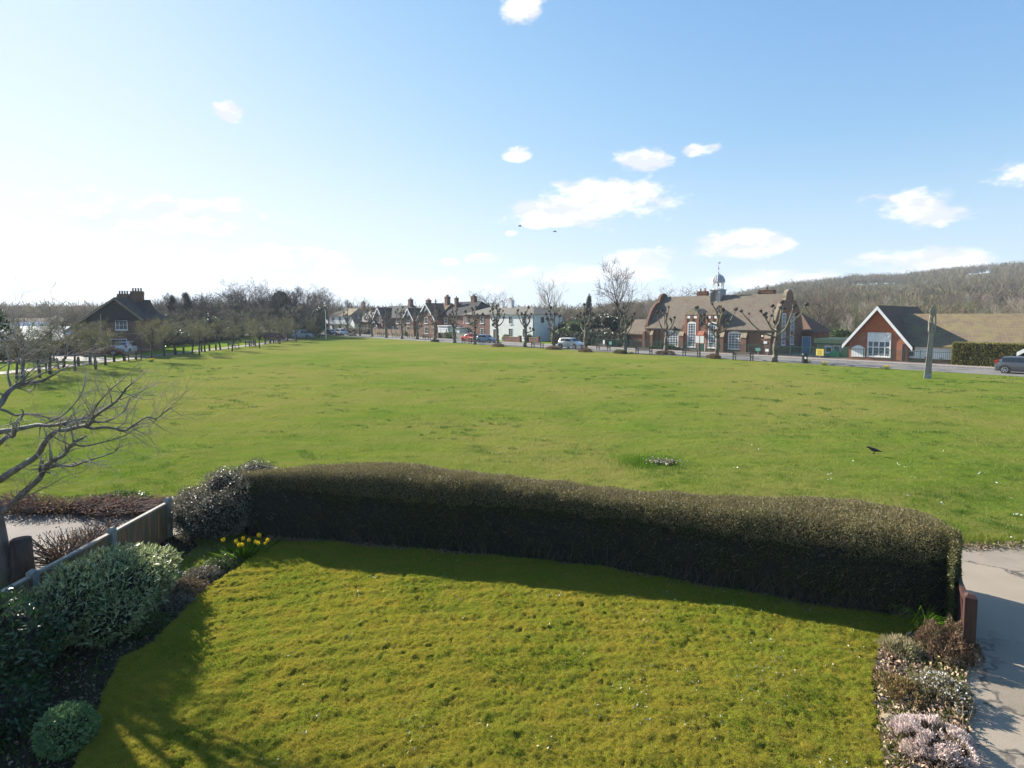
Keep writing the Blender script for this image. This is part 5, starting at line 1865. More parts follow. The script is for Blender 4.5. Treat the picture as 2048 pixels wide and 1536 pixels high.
# bungalow with white gable and white balcony house at the far end
t0, w = span(704, 737, OC + 3)
h = House('pale_bungalow', 'low house with white gable between the balcony house and the row', 'house', t0, OC + 3)
h.wall(0, w, 0, 8, 0, 3.4, M['brickd'])
h.gable_roof(.2, w - .2, 0, 8, 3.4, 6.2, M['tile_g'], 'x', .3, .12)
h.gable_wall(0, 4.6, -1.4, 4, 3.1, 5.2, M['render'], 'y', 'gable_wall')
h.gable_roof(0, 4.6, -1.4, 4, 3.1, 5.2, M['tile_g'], 'y', .35, .12, name='gable_roof')
h.window(w * .7, .9, 2, 1.3, nx=3)
h.chimney(w * .55, 4, 5.4, 7.4, .9, .8, 'brickd', 2)
t0, w = span(660, 702, OC + 2)
h = House('balcony_house', 'white two storey house with full width balcony at the far left corner', 'house', t0, OC + 2)
h.wall(0, w, 0, 8, 0, 5.0, M['render'])
h.hip_roof(0, w, 0, 8, 5.0, 7.4, M['tile_m'], .5, inset=3.2)
MB().box(-.3, w + .3, -1.5, -.003, 2.45, 2.6).build('balcony_floor', M['lead'], h.o)
mb = MB().box(-.3, w + .3, -1.5, -1.44, 3.5, 3.58)
for k in range(40):
    mb.box(-.3 + k * (w + .55) / 40, -.25 + k * (w + .55) / 40, -1.5, -1.45, 2.6, 3.5)
mb.build('balcony_railing', M['white'], h.o)
for a in (.18, .5, .8):
    h.window(w * a, 2.75, 1.9, 1.9, nx=3, nz=1)
    h.window(w * a, .6, 1.9, 1.5, nx=3, nz=1)
h.chimney(w * .9, 5, 6.6, 9.2, 1.1, .9, 'brickr', 3)

# ------------------------------------------------------------------ brick house with great sweeping roof on the left
pL = G(262, 706)
LH = House('sweeping_roof_house', 'big brick house with dark sweeping roof on the left behind the small trees', 'house', 0, 0, rz=R(14), loc=(-53.7, 76.6, 0))
LH.o.scale = (.95, 1, 1.05)
mbw = MB()
ap = 6.9
# x from -8 (left) to 4.6 (right); long roof slope to the left
mbw.prism([(-4.6, 0), (4.0, 0), (4.0, 4.4), (1.0, ap - .25), (-4.6, 3.0)], 0, 9)
mbw.build('wall', M['brickd'], LH.o)  # darker brick chosen to put the shade on this house into the wall
r_poly = [(-7.6, 1.1), (1.0, ap), (4.5, 4.15), (4.5, 4.35), (1.0, ap + .24), (-7.6, 1.32)]
MB().prism(r_poly, -.45, 9.3).build('roof', M['tile_n'], LH.o)
MB().prism([(-4.0, 3.9), (1.0, ap - .4), (3.9, 4.3), (3.9, 4.1), (-4.0, 3.7)], -.06, -.003).build('gable_hung_tiles', M['tile_n'], LH.o)
MB().bar((-7.6, -.48, 1.15), (1.0, -.48, ap + .05), .06, .2).bar((1.0, -.48, ap + .05), (4.5, -.48, 4.2), .06, .2).build('barge_board', M['stone'], LH.o)
LH.window(1.6, 3.0, 1.5, 1.2, nx=3, nz=2, pos=-.01)
LH.window(1.2, .95, 2.0, .9, nx=3, nz=1, pos=-.01)
MB().box(-1.4, 3.95, -.05, -.003, 2.45, 2.55).build('string_course', M['stone'], LH.o)
# ridge behind with stepped chimney stacks
MB().prism([(0, 3.8), (4.0, ap - .3), (8, 3.8)], 1.0, 3.3, lambda a, b, c: (b, a + 1, c)).build('cross_wall', M['brickd'], LH.o)
MB().prism([(-.4, 3.6), (4.0, ap + .05), (8.4, 3.6)], 1.0, 3.6, lambda a, b, c: (b, a + 1, c)).build('cross_roof', M['tile_n'], LH.o)
LH.chimney(.3, 4.5, 6.0, 7.6, 1.4, .9, 'brickd', 4, potmat='brickd')
LH.chimney(1.9, 5.0, 6.0, 8.0, 1.5, 1.0, 'brickd', 4, potmat='brickd')
MB().tube([(-.9, -.08, 0), (-.9, -.08, 5)], .06, 6).build('downpipe', M['lead'], LH.o)
# low outbuildings at the far left edge; two roofs coloured white for glare
for k, (x, y, w_, d_, h_, lb, mt) in enumerate(((-66, 72, 9, 6, 2.6, 'low outbuilding with roof coloured white as glare beside the big sweeping roof', 'white'), (-78, 78, 12, 6, 3.1, 'shed with glare white roof further left behind the bare saplings', 'render'),
                                               (-92, 96, 13, 8, 3.6, 'distant brown roofed house at the far left edge', 'tile_d'))):
    h = House('outbuilding', lb, 'outbuilding', 0, 0, rz=R(10 + 8 * k), loc=(x, y, 0), group='outbuildings at the left edge')
    h.gable_wall(0, w_, 0, d_, h_ - .6, h_ + .9, M['brickd'], 'x')
    h.gable_roof(0, w_, 0, d_, h_ - .6, h_ + .9, M[mt], 'x', .25, .1)

# ================================================================== street furniture
# green railings before the schools
ta, tb = T(1183, 8.7), T(1905, 8.7)
L_ = ta - tb
rl = thing('school_railings', 'long run of thin green metal railings in front of the schools', 'railings', ST(ta, 8.7, .12), ANG)
npn = int(L_ / 2.6)
pk = MB()
for k in range(npn):
    x0 = k * L_ / npn
    x1 = (k + 1) * L_ / npn
    MB().box(x0 - .035, x0 + .035, -.035, .035, 0, 1.32).build('post', M['rail'], rl)
    pk = MB().box(x0 + .04, x1 - .04, -.018, .018, 1.16, 1.20).box(x0 + .04, x1 - .04, -.018, .018, .16, .20)
    n = int((x1 - x0) / .16)
    for j in range(1, n):
        x = x0 + (x1 - x0) * j / n
        pk.box(x - .010, x + .010, -.010, .010, .0, 1.28)
    pk.build('rail_panel', M['rail'], rl)
MB().box(0, L_, -.12, .12, -.02, .06).build('kerb_wall', M['brickd'], rl)


def board(name, label, cat, px, y0, y1, wpx, off, mat, group=None, posts=True):
    t_ = T(px, off)
    p = ST(t_, off)
    z0, z1 = HY(y1, p), HY(y0, p)
    wd = wpx * p.y / F / .9
    o = thing(name, label, cat, (p.x, p.y, 0), ANG, group)
    MB().box(-wd / 2, wd / 2, -.03, .0, z0, z1).build('panel', M[mat], o)
    if posts:
        MB().box(-.03, .03, .003, .05, 0, z1).build('post', M['lead'], o)
    return o


yb = board('yellow_notice', 'square yellow notice board fixed to the green railings', 'sign', 1641, 698, 711, 13, 8.5, 'yellow')
p_ = yb
z0 = HY(711, ST(T(1641, 8.5), 8.5))
mb = MB()
for k, (a, b) in enumerate(((-.25, .25), (-.3, .22), (-.18, .2), (-.28, .28), (-.2, .12))):
    mb.box(a, b, -.036, -.031, z0 + .12 + k * .12, z0 + .15 + k * .12)
mb.build('lettering', M['blackp'], yb)
board('white_notice', 'narrow white notice on the railings left of the teal one', 'sign', 1208, 680, 690, 4, 8.5, 'white')
board('teal_notice', 'teal notice board on the railings near the first pollard left of school', 'sign', 1221, 683, 689, 6, 8.5, 'teal')
board('teal_school_notice', 'pale teal notice on the railings before the blank brick wall', 'sign', 1517, 696, 702, 9, 8.5, 'teal')
board('white_school_notice', 'small white notice on railings beside the big pollard', 'sign', 1535, 698, 703, 6, 8.5, 'white')
# notice case on a post between the tall windows
p = ST(T(1400, -.9), -.9)
nb = thing('notice_board', 'two panel white notice board in red frame on the green edge', 'notice board', (p.x, p.y, 0), ANG)
z0, z1 = HY(686, p), HY(672, p)
MB().box(-.62, .62, -.04, .04, z0 - .08, z1 + .1).build('frame', M['dress'], nb)
for s_ in (-1, 1):
    MB().box(s_ * .30 - .25, s_ * .30 + .25, -.055, -.042, z0, z1).build('notice_panel', M['render'], nb)
MB().box(-.05, .05, -.03, .03, 0, z0 - .082).build('post', M['darkwood'], nb)
# dark litter bin
p = G(1609, 727)
o = thing('litter_bin', 'dark blue black litter bin standing by the last pollard', 'bin', (p.x, p.y, 0), ANG)
MB().lathe([(.26, 0), (.27, .1), (.28, .85), (.30, .9), (.30, .97), (.22, 1.08), (.05, 1.12)], 14).build('body', M['blackp'], o, True)
MB().box(-.2, .2, -.30, -.27, .78, .90).build('opening', M['blackp'], o)
MB().box(.12, .28, -.31, -.27, .5, .72).build('label_plate', M['white'], o)
# green shed/cover in the yard
p = ST(T(1672, 12.5), 12.5)
o = thing('green_tub', 'bright green plastic play cover in the school yard', 'play equipment', (p.x, p.y, 0), ANG)
MB().lathe([(.95, 0), (.9, .25), (.6, .6), (.25, .85), (.05, .95)], 10).build('cover', pm('bright_green_plastic', (.02, .28, .10), None, 3, .4), o, True)
MB().box(-1.0, 1.0, -.9, .9, 0, .06).build('base', M['blackp'], o)

# carved oak post
p = G(1855, 757)
o = thing('carved_oak_post', 'tall weathered oak carving with openwork leaf shaped top on the green', 'sculpture', (p.x, p.y, 0), ANG + R(15))
o.rotation_euler = (R(0), R(2.0), ANG + R(15))
H_ = HY(612, p)
hm = HY(661, p)
MB().prism([(-.25, 0), (.25, 0), (.24, .42), (-.24, .42)], -.22, .22).build('plinth', M['lead'], o)
mb = MB()
for z0_, z1_, a0, a1 in ((.42, hm - .15, .22, .155),):
    mb.add([(-a0, -a0 * .85, z0_), (a0, -a0 * .85, z0_), (a0, a0 * .85, z0_), (-a0, a0 * .85, z0_), (-a1, -a1 * .85, z1_), (a1, -a1 * .85, z1_), (a1, a1 * .85, z1_), (-a1, a1 * .85, z1_)],
           [(0, 3, 2, 1), (4, 5, 6, 7), (0, 1, 5, 4), (1, 2, 6, 5), (2, 3, 7, 6), (3, 0, 4, 7)])
mb.build('shaft', M['oak'], o)
MB().box(-.22, .22, -.20, .20, hm - .15, hm + .02).build('collar', M['oak'], o)
mb = MB()
for sx_ in (-1, 1):
    mb.tube([(sx_ * .19, 0, hm), (sx_ * .21, 0, hm + .7), (sx_ * .15, .04, hm + 1.3)], [.06, .055, .05], 6, True, .1, pr)
mb.tube([(-.02, 0, hm), (.05, .03, hm + .5), (-.06, .02, hm + .9), (.03, 0, hm + 1.3)], [.06, .05, .07, .05], 6, True, .2, pr)
mb.build('openwork', M['oak'], o)
le = [(0, hm + 1.2)]
zt0, zt1 = hm + 1.15, H_
prof_ = [(.16, 0), (.22, .25), (.21, .55), (.13, .85), (.02, 1.0)]
poly = [(a, zt0 + (zt1 - zt0) * b) for a, b in prof_] + [(-a, zt0 + (zt1 - zt0) * b) for a, b in prof_[::-1]]
MB().prism(poly, -.09, .09).build('leaf_head', M['oak'], o)
# telegraph pole, flag pole, sign on the left
p = ST(T(872, 6.9), 6.9)
o = thing('telegraph_pole', 'dark wooden telegraph pole in front of the tallest cottage gable', 'pole', (p.x, p.y, 0), ANG)
MB().tube([(0, 0, 0), (0, 0, HY(598, p))], [.16, .11], 8).build('pole', M['darkwood'], o, True)
MB().box(-.6, .6, -.05, .05, HY(603, p), HY(603, p) + .12).build('crossarm', M['darkwood'], o)
p = G(652, 679)
o = thing('flagpole', 'slim white flagpole with a small limp flag at the far corner', 'flagpole', (p.x, p.y, 0))
MB().tube([(0, 0, 0), (0, 0, HY(622, p))], [.10, .06], 8).ball((0, 0, HY(622, p) + .05), .10, 8, 6).build('pole', M['white'], o)
fl = MB()
z = HY(638, p)
fl.add([(0.06, 0, z), (.35, .1, z - .25), (.45, .12, z - .9), (.30, .02, z - 1.0), (.08, 0, z - .65)], [(0, 1, 2, 3, 4)])
fl.build('flag', M['heath_p'], o)
p = G(632, 676)
o = thing('white_village_sign', 'white square sign on a post left of the flagpole', 'sign', (p.x, p.y, 0))
MB().box(-.3, .3, -.03, .03, 1.0, 2.0).build('panel', M['white'], o)
MB().box(-.05, .05, -.03, .03, 0, .998).build('post', M['darkwood'], o)
for px, y0 in ((526, 653), (545, 634)):
    pass

# ------------------------------------------------------------------ benches


def bench_proto():
    o = thing('park_bench', '', 'bench', group='wooden benches round the green')
    mb = MB()
    for k in range(4):
        mb.box(-.85, .85, -.22 + k * .115, -.12 + k * .115, .42, .45)
    mb.build('seat', M['benchw'], o)
    mb = MB()
    for k in range(3):
        z = .55 + k * .12
        mb.box(-.85, .85, .24 + k * .025, .265 + k * .025, z, z + .09)
    mb.build('backrest', M['benchw'], o)
    for s_ in (-1, 1):
        x = s_ * .88
        mb = MB().bar((x, -.22, 0), (x, -.22, .65), .07).bar((x, .24, 0), (x, .33, .9), .07).bar((x, -.26, .66), (x, .28, .66), .07, .05).bar((x, -.2, .40), (x, .25, .40), .06)
        mb.build('end_frame', M['darkwood'], o)
    return o


bp0 = bench_proto()
BN = [(761, 672.5, 'faint bench furthest left on the road side of the green'), (792, 674.5, 'bench before the leftmost gabled cottage'), (822, 676.5, 'pale bench between the two slim pollards before the gabled cottages'),
      (854, 680, 'dark framed bench before the tallest gable'), (934, 687, 'bench beside the red pickup'), (1075, 696, 'bench between white cottage and the large pollard'),
      (1207, 701, 'bench in front of the white and teal notices'), (1288, 709, 'long bench left of the school front'), (1383, 713.5, 'bench below the tall school windows'), (1486, 721.5, 'heavy bench left of the largest pollard')]
for k, (px, py, lb) in enumerate(BN):
    p = G(px, py)
    rz = ANG + math.pi + (0 if k != 7 else .1)
    if k == 0:
        bp0.location = (p.x, p.y, .02)
        bp0.rotation_euler = (0, 0, rz)
        bp0['label'] = lb
        bp0.scale = (1.15, 1.15, 1.1)
    else:
        dup(bp0, (p.x, p.y, .02), rz, lb, (1.15, 1.15, 1.1))
for px, py, lb in ((305, 722, 'dark bench by the path before the brick house'), (460, 698, 'pale bench halfway along the left path'), (487, 694, 'dark bench next right of the pale one on the left path'), (550, 686, 'small bench before the dark red car'), (117, 741, 'bench behind the bare saplings near the left edge')):
    p = G(px, py)
    dup(bp0, (-42.2 if px < 500 else p.x, p.y, .03), R(90), lb, (1.2, 1.2, 1.15))

# bollards and path posts on the left
p0 = None
BO = [(125, 741), (154, 737), (178, 734), (226, 727), (247, 724), (270, 720), (348, 712), (366, 710), (402, 704), (418, 701.5), (431, 699.5), (499, 690), (510, 689), (531, 687), (554, 685), (567, 683)]
for k, (px, py) in enumerate(BO):
    r = (px - 1024) / F
    x = -43.2
    y = x / r
    if y > 100:
        x = -43.2 - (y - 100) * .12
    lb = 'short dark wooden bollard beside the left path, number %d counted from the left edge' % (k + 1)
    if p0 is None:
        p0 = thing('bollard', lb, 'bollard', (x, y, 0), group='bollards along the left path')
        MB().box(-.09, .09, -.09, .09, 0, .85).build('post', M['darkwood'], p0)
        MB().lathe([(.127, .852), (.127, .87), (.02, .95)], 4, ph=math.pi / 4).build('cap', M['darkwood'], p0)
    else:
        dup(p0, (x, y, 0), 0, lb)

# ------------------------------------------------------------------ close boarded fence and walls in front of the cottages
t0, w = span(742, 828, 9.5)
fn = thing('cottage_fence', 'pale close boarded fence in front of the gabled cottages', 'fence', ST(t0, 9.5), ANG)
n = 10
for k in range(n):
    MB().box(k * w / n + .06, (k + 1) * w / n - .06, -.02, .02, .05, 1.7).build('panel', M['fencew'], fn)
    MB().box(k * w / n - .055, k * w / n + .055, -.06, .06, 0, 1.8).build('post', M['conc'], fn)
for pa, pb, h_, lb, mt in ((1007, 1038, 1.0, 'low brick garden wall before the white cottage', 'brickr'), (1059, 1075, 1.0, 'short brick wall at the right end of the white cottage', 'brickr'), (913, 942, 1.3, 'grey garden wall left of the red pickup', 'conc'),
                       (840, 876, .9, 'low brick wall beneath the tallest gable', 'brickd')):
    t0, w = span(pa, pb, 9.3)
    o = thing('garden_wall', lb, 'wall', ST(t0, 9.3), ANG)
    MB().box(0, w, -.12, .12, 0, h_).build('wall', M[mt], o)
    MB().box(-.03, w + .03, -.16, .16, h_ + .002, h_ + .08).build('coping', M['stone'], o)
    MB().box(w, w + .5, -.25, .25, 0, h_ + .35).build('pier', M[mt], o)
t0, w = span(873, 893, 9.3)
o = thing('black_gates', 'solid black driveway gates before the white garage', 'gate', ST(t0, 9.3), ANG)
MB().box(0, w / 2 - .03, -.03, .03, .08, 1.35).build('gate_leaf', M['blackp'], o)
MB().box(w / 2 + .03, w, -.03, .03, .08, 1.35).build('gate_leaf', M['blackp'], o)

# ================================================================== vehicles


def lerp(a, b, u):
    return a + (b - a) * u


def car(name, label, cat, paint, L=4.3, W=1.75, H=1.5, kind='hatch', loc=(0, 0, 0), rz=0.0, lower=None):
    """front of the car towards +x; stations of a closed ring lofted along x"""
    o = thing(name, label, cat, loc, rz)
    h = W / 2
    wr = .335 if kind != 'suv' else .37
    gc = .19 if kind != 'suv' else .24
    bonnet = {'hatch': .88, 'suv': 1.02, 'van': 1.0, 'pickup': 1.0, 'estate': .88}[kind]
    belt = bonnet + .07
    # (x fraction from rear, z top, belt z, half width scale, roof half width scale)
    if kind in ('hatch', 'suv'):
        stn = [(0, .72, .70, .86, .80), (.015, belt, .9, .93, .80), (.06, belt + .15, belt - .02, .97, .76), (.13, H - .07, belt, .99, .74), (.22, H - .01, belt, 1, .73), (.40, H, belt, 1, .74), (.55, H - .03, belt, 1, .73),
               (.60, H - .08, belt, 1, .73), (.735, belt + .02, belt - .02, .99, .80), (.80, bonnet, bonnet - .04, .98, .80), (.90, bonnet - .07, bonnet - .12, .95, .80), (.965, bonnet - .17, .66, .89, .78), (1.0, .55, .5, .80, .7)]
    elif kind == 'estate':
        stn = [(0, .72, .70, .86, .80), (.015, belt, .9, .93, .80), (.04, belt + .2, belt - .02, .97, .77), (.08, H - .05, belt, .99, .75), (.2, H, belt, 1, .74), (.40, H, belt, 1, .74), (.53, H - .03, belt, 1, .73),
               (.58, H - .08, belt, 1, .73), (.71, belt + .02, belt - .02, .99, .80), (.78, bonnet, bonnet - .04, .98, .80), (.90, bonnet - .07, bonnet - .12, .95, .80), (.965, bonnet - .17, .66, .89, .78), (1.0, .55, .5, .80, .7)]
    elif kind == 'van':
        stn = [(0, .8, .75, .92, .86), (.012, H - .1, belt, .97, .84), (.03, H - .02, belt, .99, .84), (.2, H, belt, 1, .84), (.5, H, belt, 1, .83), (.62, H - .06, belt, 1, .80), (.66, H - .14, belt, 1, .79),
               (.80, belt + .03, belt - .02, .99, .80), (.88, bonnet - .03, bonnet - .07, .97, .8), (.97, bonnet - .2, .68, .9, .78), (1.0, .55, .5, .82, .7)]
    else:
        stn = [(0, .86, .8, .94, .93), (.01, .92, .88, .97, .93), (.36, .92, .88, .99, .93), (.37, H - .1, belt, .99, .76), (.40, H - .02, belt, 1, .75), (.56, H, belt, 1, .75), (.60, H - .06, belt, 1, .75),
               (.72, belt + .02, belt - .02, .99, .82), (.78, bonnet, bonnet - .04, .98, .82), (.90, bonnet - .05, bonnet - .1, .95, .82), (.975, bonnet - .14, .7, .9, .8), (1.0, .55, .5, .84, .7)]

    def ring(st):
        fx, zt, zb, ws, rs = st
        x = (fx - .5) * L
        hw = h * ws
        zb = min(zb, zt - .01)
        pts = [(hw * .90, gc), (hw * .985, gc + .12), (hw, .58 if zb > .6 else zb * .9), (hw * .985, zb), (lerp(hw, h * rs, .9), lerp(zb, zt, .88)), (h * rs * .86, zt - .004), (0, zt + .012)]
        full = pts + [(-y, z) for y, z in pts[:-1][::-1]]
        return [(x, y, z) for y, z in full]
    mb = MB()
    rs_ = [ring(s) for s in stn]
    n = len(rs_[0])
    vs = [v for r in rs_ for v in r]
    fs = []
    for i in range(len(rs_) - 1):
        for k in range(n):
            a = i * n
            fs.append((a + k, a + n + k, a + n + (k + 1) % n, a + (k + 1) % n))
    fs.append(tuple(range(n)))
    fs.append(tuple((len(rs_) - 1) * n + k for k in range(n))[::-1])
    mb.add(vs, fs)
    body = mb.build('body', M[paint] if isinstance(paint, str) else paint, o, True)
    bm = body.data
    bm.set_sharp_from_angle(angle=R(32))
    # side glass: offset quads between belt and roof line
    def P_(st, f, side, o_=.012):
        r = ring(st)
        a, b = Vector(r[3]), Vector(r[4])
        p = a.lerp(b, f)
        return (p.x, side * (p.y + o_), p.z + .004)

    def at_x(fx):
        for a, b in zip(stn[:-1], stn[1:]):
            if a[0] <= fx <= b[0]:
                u = (fx - a[0]) / (b[0] - a[0])
                return tuple(lerp(p, q, u) for p, q in zip(a, b))
    spans = {'hatch': [(.125, .34), (.355, .60)], 'suv': [(.115, .34), (.355, .61)], 'estate': [(.07, .2), (.215, .38), (.395, .58)], 'van': [(.43, .64)], 'pickup': [(.395, .59)]}[kind]
    for side in (-1, 1):
        for (xa, xb) in spans:
            m_ = MB()
            k = 5
            vs, fs = [], []
            for j in range(k + 1):
                fx = lerp(xa, xb, j / k)
                st_ = at_x(fx)
                vs += [P_(st_, .10, side), P_(st_, .93, side)]
            if xb > .55:
                e_ = at_x(xb + .085)
                vs += [P_(e_, .12, side), P_(e_, .3, side)]
                k += 1
            fs = [(2 * j, 2 * j + 2, 2 * j + 3, 2 * j + 1) for j in range(k)]
            m_.add(vs, fs).build('side_window', M['glasst'], o)
    # screens
    fr = {'hatch': (7, 8), 'suv': (7, 8), 'estate': (7, 8), 'van': (6, 7), 'pickup': (6, 7)}[kind]
    for nm, (i, j) in (('windscreen', fr), ('rear_window', (3, 2) if kind != 'pickup' else (3, 3))):
        if i == j or (kind == 'van' and nm == 'rear_window'):
            continue
        A, B = stn[i], stn[j]
        ra, rb = ring(A), ring(B)
        zA = Vector(ra[5]).lerp(Vector(rb[5]), .10)
        zB = Vector(ra[5]).lerp(Vector(rb[5]), .92)
        sg = 1 if nm == 'windscreen' else -1
        hw = [abs(zA.y) * 1.05, abs(zB.y) * 1.08]
        vs = [(zA.x + .012 * sg, -hw[0], zA.z + .022), (zA.x + .012 * sg, hw[0], zA.z + .022), (zB.x + .012 * sg, hw[1], zB.z + .022), (zB.x + .012 * sg, -hw[1], zB.z + .022)]
        MB().add(vs, [(0, 1, 2, 3)]).build(nm, M['glasst'], o)
    # wheels
    for fx in (.18, .815):
        for side in (-1, 1):
            x = (fx - .5) * L
            y = side * (h - .10)
            t_ = MB()
            N_ = 20
            vs, fs = [], []
            for yy_, rr_ in ((-.11, wr * .93), (-.07, wr), (.07, wr), (.11, wr * .93)):
                vs += [(x + rr_ * math.cos(2 * math.pi * q / N_), y + yy_, wr + rr_ * math.sin(2 * math.pi * q / N_)) for q in range(N_)]
            for a in range(3):
                fs += [(a * N_ + q, a * N_ + (q + 1) % N_, (a + 1) * N_ + (q + 1) % N_, (a + 1) * N_ + q) for q in range(N_)]
            fs += [tuple(range(N_)), tuple(range(4 * N_ - 1, 3 * N_ - 1, -1))]
            wo = t_.add(vs, fs).build('tyre', M['tyre'], o)
            rm = MB()
            yo = y + side * .112
            for q in range(5):
                an = 2 * math.pi * q / 5 + .3
                rm.bar((x, yo, wr), (x + wr * .62 * math.cos(an), yo, wr + wr * .62 * math.sin(an)), .02, .07)
            vs = [(x + r_ * math.cos(2 * math.pi * q / 16), yo, wr + r_ * math.sin(2 * math.pi * q / 16)) for r_ in (wr * .60, wr * .70) for q in range(16)]
            rm.add(vs, [(q, (q + 1) % 16, 16 + (q + 1) % 16, 16 + q) for q in range(16)])
            rm.build('rim', M['rim'], wo)
    # dark arches and sill
    for fx in (.18, .815):
        for side in (-1, 1):
            x = (fx - .5) * L
            m_ = MB()
            N_ = 12
            yo = side * (h * .992 + .006)
            vs = [(x + (wr + .07) * math.cos(math.pi * q / N_), yo, wr + (wr + .06) * math.sin(math.pi * q / N_)) for q in range(N_ + 1)]
            m_.add(vs, [tuple(range(N_ + 1))]).build('wheel_arch', M['blackp'], o)
    for side in (-1, 1):
        MB().box(L * .40, L * .46, min(side * h * .5, side * h * .82), max(side * h * .5, side * h * .82), bonnet - .28, bonnet - .14).build('headlight', M['lampw'], o)
        zt = (.88, 1.12) if kind in ('suv', 'hatch', 'estate') else (.8, 1.0)
        MB().box(-L * .497, -L * .455, min(side * h * .68, side * h * .95), max(side * h * .68, side * h * .95), *zt).build('tail_light', M['redl'], o)
        MB().box(L * .16, L * .19, min(side * h, side * (h + .16)), max(side * h, side * (h + .16)), belt + .0, belt + .11).build('wing_mirror', M[paint] if isinstance(paint, str) else paint, o)
    MB().box(L * .497, L * .503, -.35, .35, .40, .58).build('grille', M['blackp'], o)
    MB().box(-L * .506, -L * .49, -.26, .26, .52, .63).build('rear_plate', M['yellow'], o)
    MB().box(L * .5, L * .506, -.26, .26, .30, .40).build('front_plate', M['white'], o)
    return o


def roadpos(px, off):
    return ST(T(px, off), off)


M['p_silver'] = paintm('silver_paint', (.55, .54, .52))
M['p_grey'] = paintm('dark_grey_paint', (.07, .075, .085))
M['p_blue'] = paintm('grey_blue_paint', (.16, .24, .32))
M['p_lblue'] = paintm('light_blue_paint', (.30, .42, .52))
M['p_red'] = paintm('red_paint', (.50, .03, .02), .3, .0)
M['p_dred'] = paintm('maroon_paint', (.16, .02, .02), .3, .1)
M['p_white'] = paintm('white_car_paint', (.6, .62, .66), .3, 0)
M['p_black'] = paintm('black_car_paint', (.03, .03, .035))
p = roadpos(1143, 2.2)
car('parked_suv', 'silver suv parked on the road between two big pollards', 'car', 'p_silver', 4.4, 1.85, 1.66, 'suv', (p.x, p.y, .03), ANG)
p = roadpos(2042, 2.6)
car('grey_hatchback', 'dark grey hatchback cut off by the right edge of the picture', 'car', 'p_grey', 4.0, 1.75, 1.48, 'hatch', (p.x + .6, p.y, .03), ANG)
p = roadpos(973, 5.0)
car('blue_hatchback', 'grey blue hatchback parked before the white cottage door', 'car', 'p_blue', 4.0, 1.72, 1.5, 'hatch', (p.x, p.y, .03), ANG + .25)
p = roadpos(940, 5.2)
car('red_pickup', 'bright red small pickup parked before the plain brick cottage', 'car', 'p_red', 4.2, 1.7, 1.55, 'pickup', (p.x, p.y, .03), ANG + math.pi)
for px, py, lb, pt, kd, H_, rz, nm in ((607, 677, 'light blue van on the road left of the flagpole', 'p_lblue', 'van', 1.9, .0, 'blue_van'), (551, 680, 'dark red estate car behind the small left trees', 'p_dred', 'estate', 1.6, .0, 'maroon_estate'),
                                   (684, 670, 'grey white car parked before the balcony house', 'p_white', 'estate', 1.6, ANG, 'white_estate'), (662, 670, 'black car at the foot of the far hedge by the flagpole', 'p_black', 'hatch', 1.5, ANG, 'black_car'),
                                   (256, 707, 'white car parked nose in at the brick house on the left', 'p_white', 'hatch', 1.6, R(100), 'white_hatchback'), (205, 712, 'dark car under the sweeping roof of the left house', 'p_dred', 'estate', 1.5, R(20), 'maroon_car')):
    p = G(px, py)
    car(nm, lb, 'car', pt, 4.4, 1.75, H_, kd, (p.x, p.y, .05), rz)

# ================================================================== trees


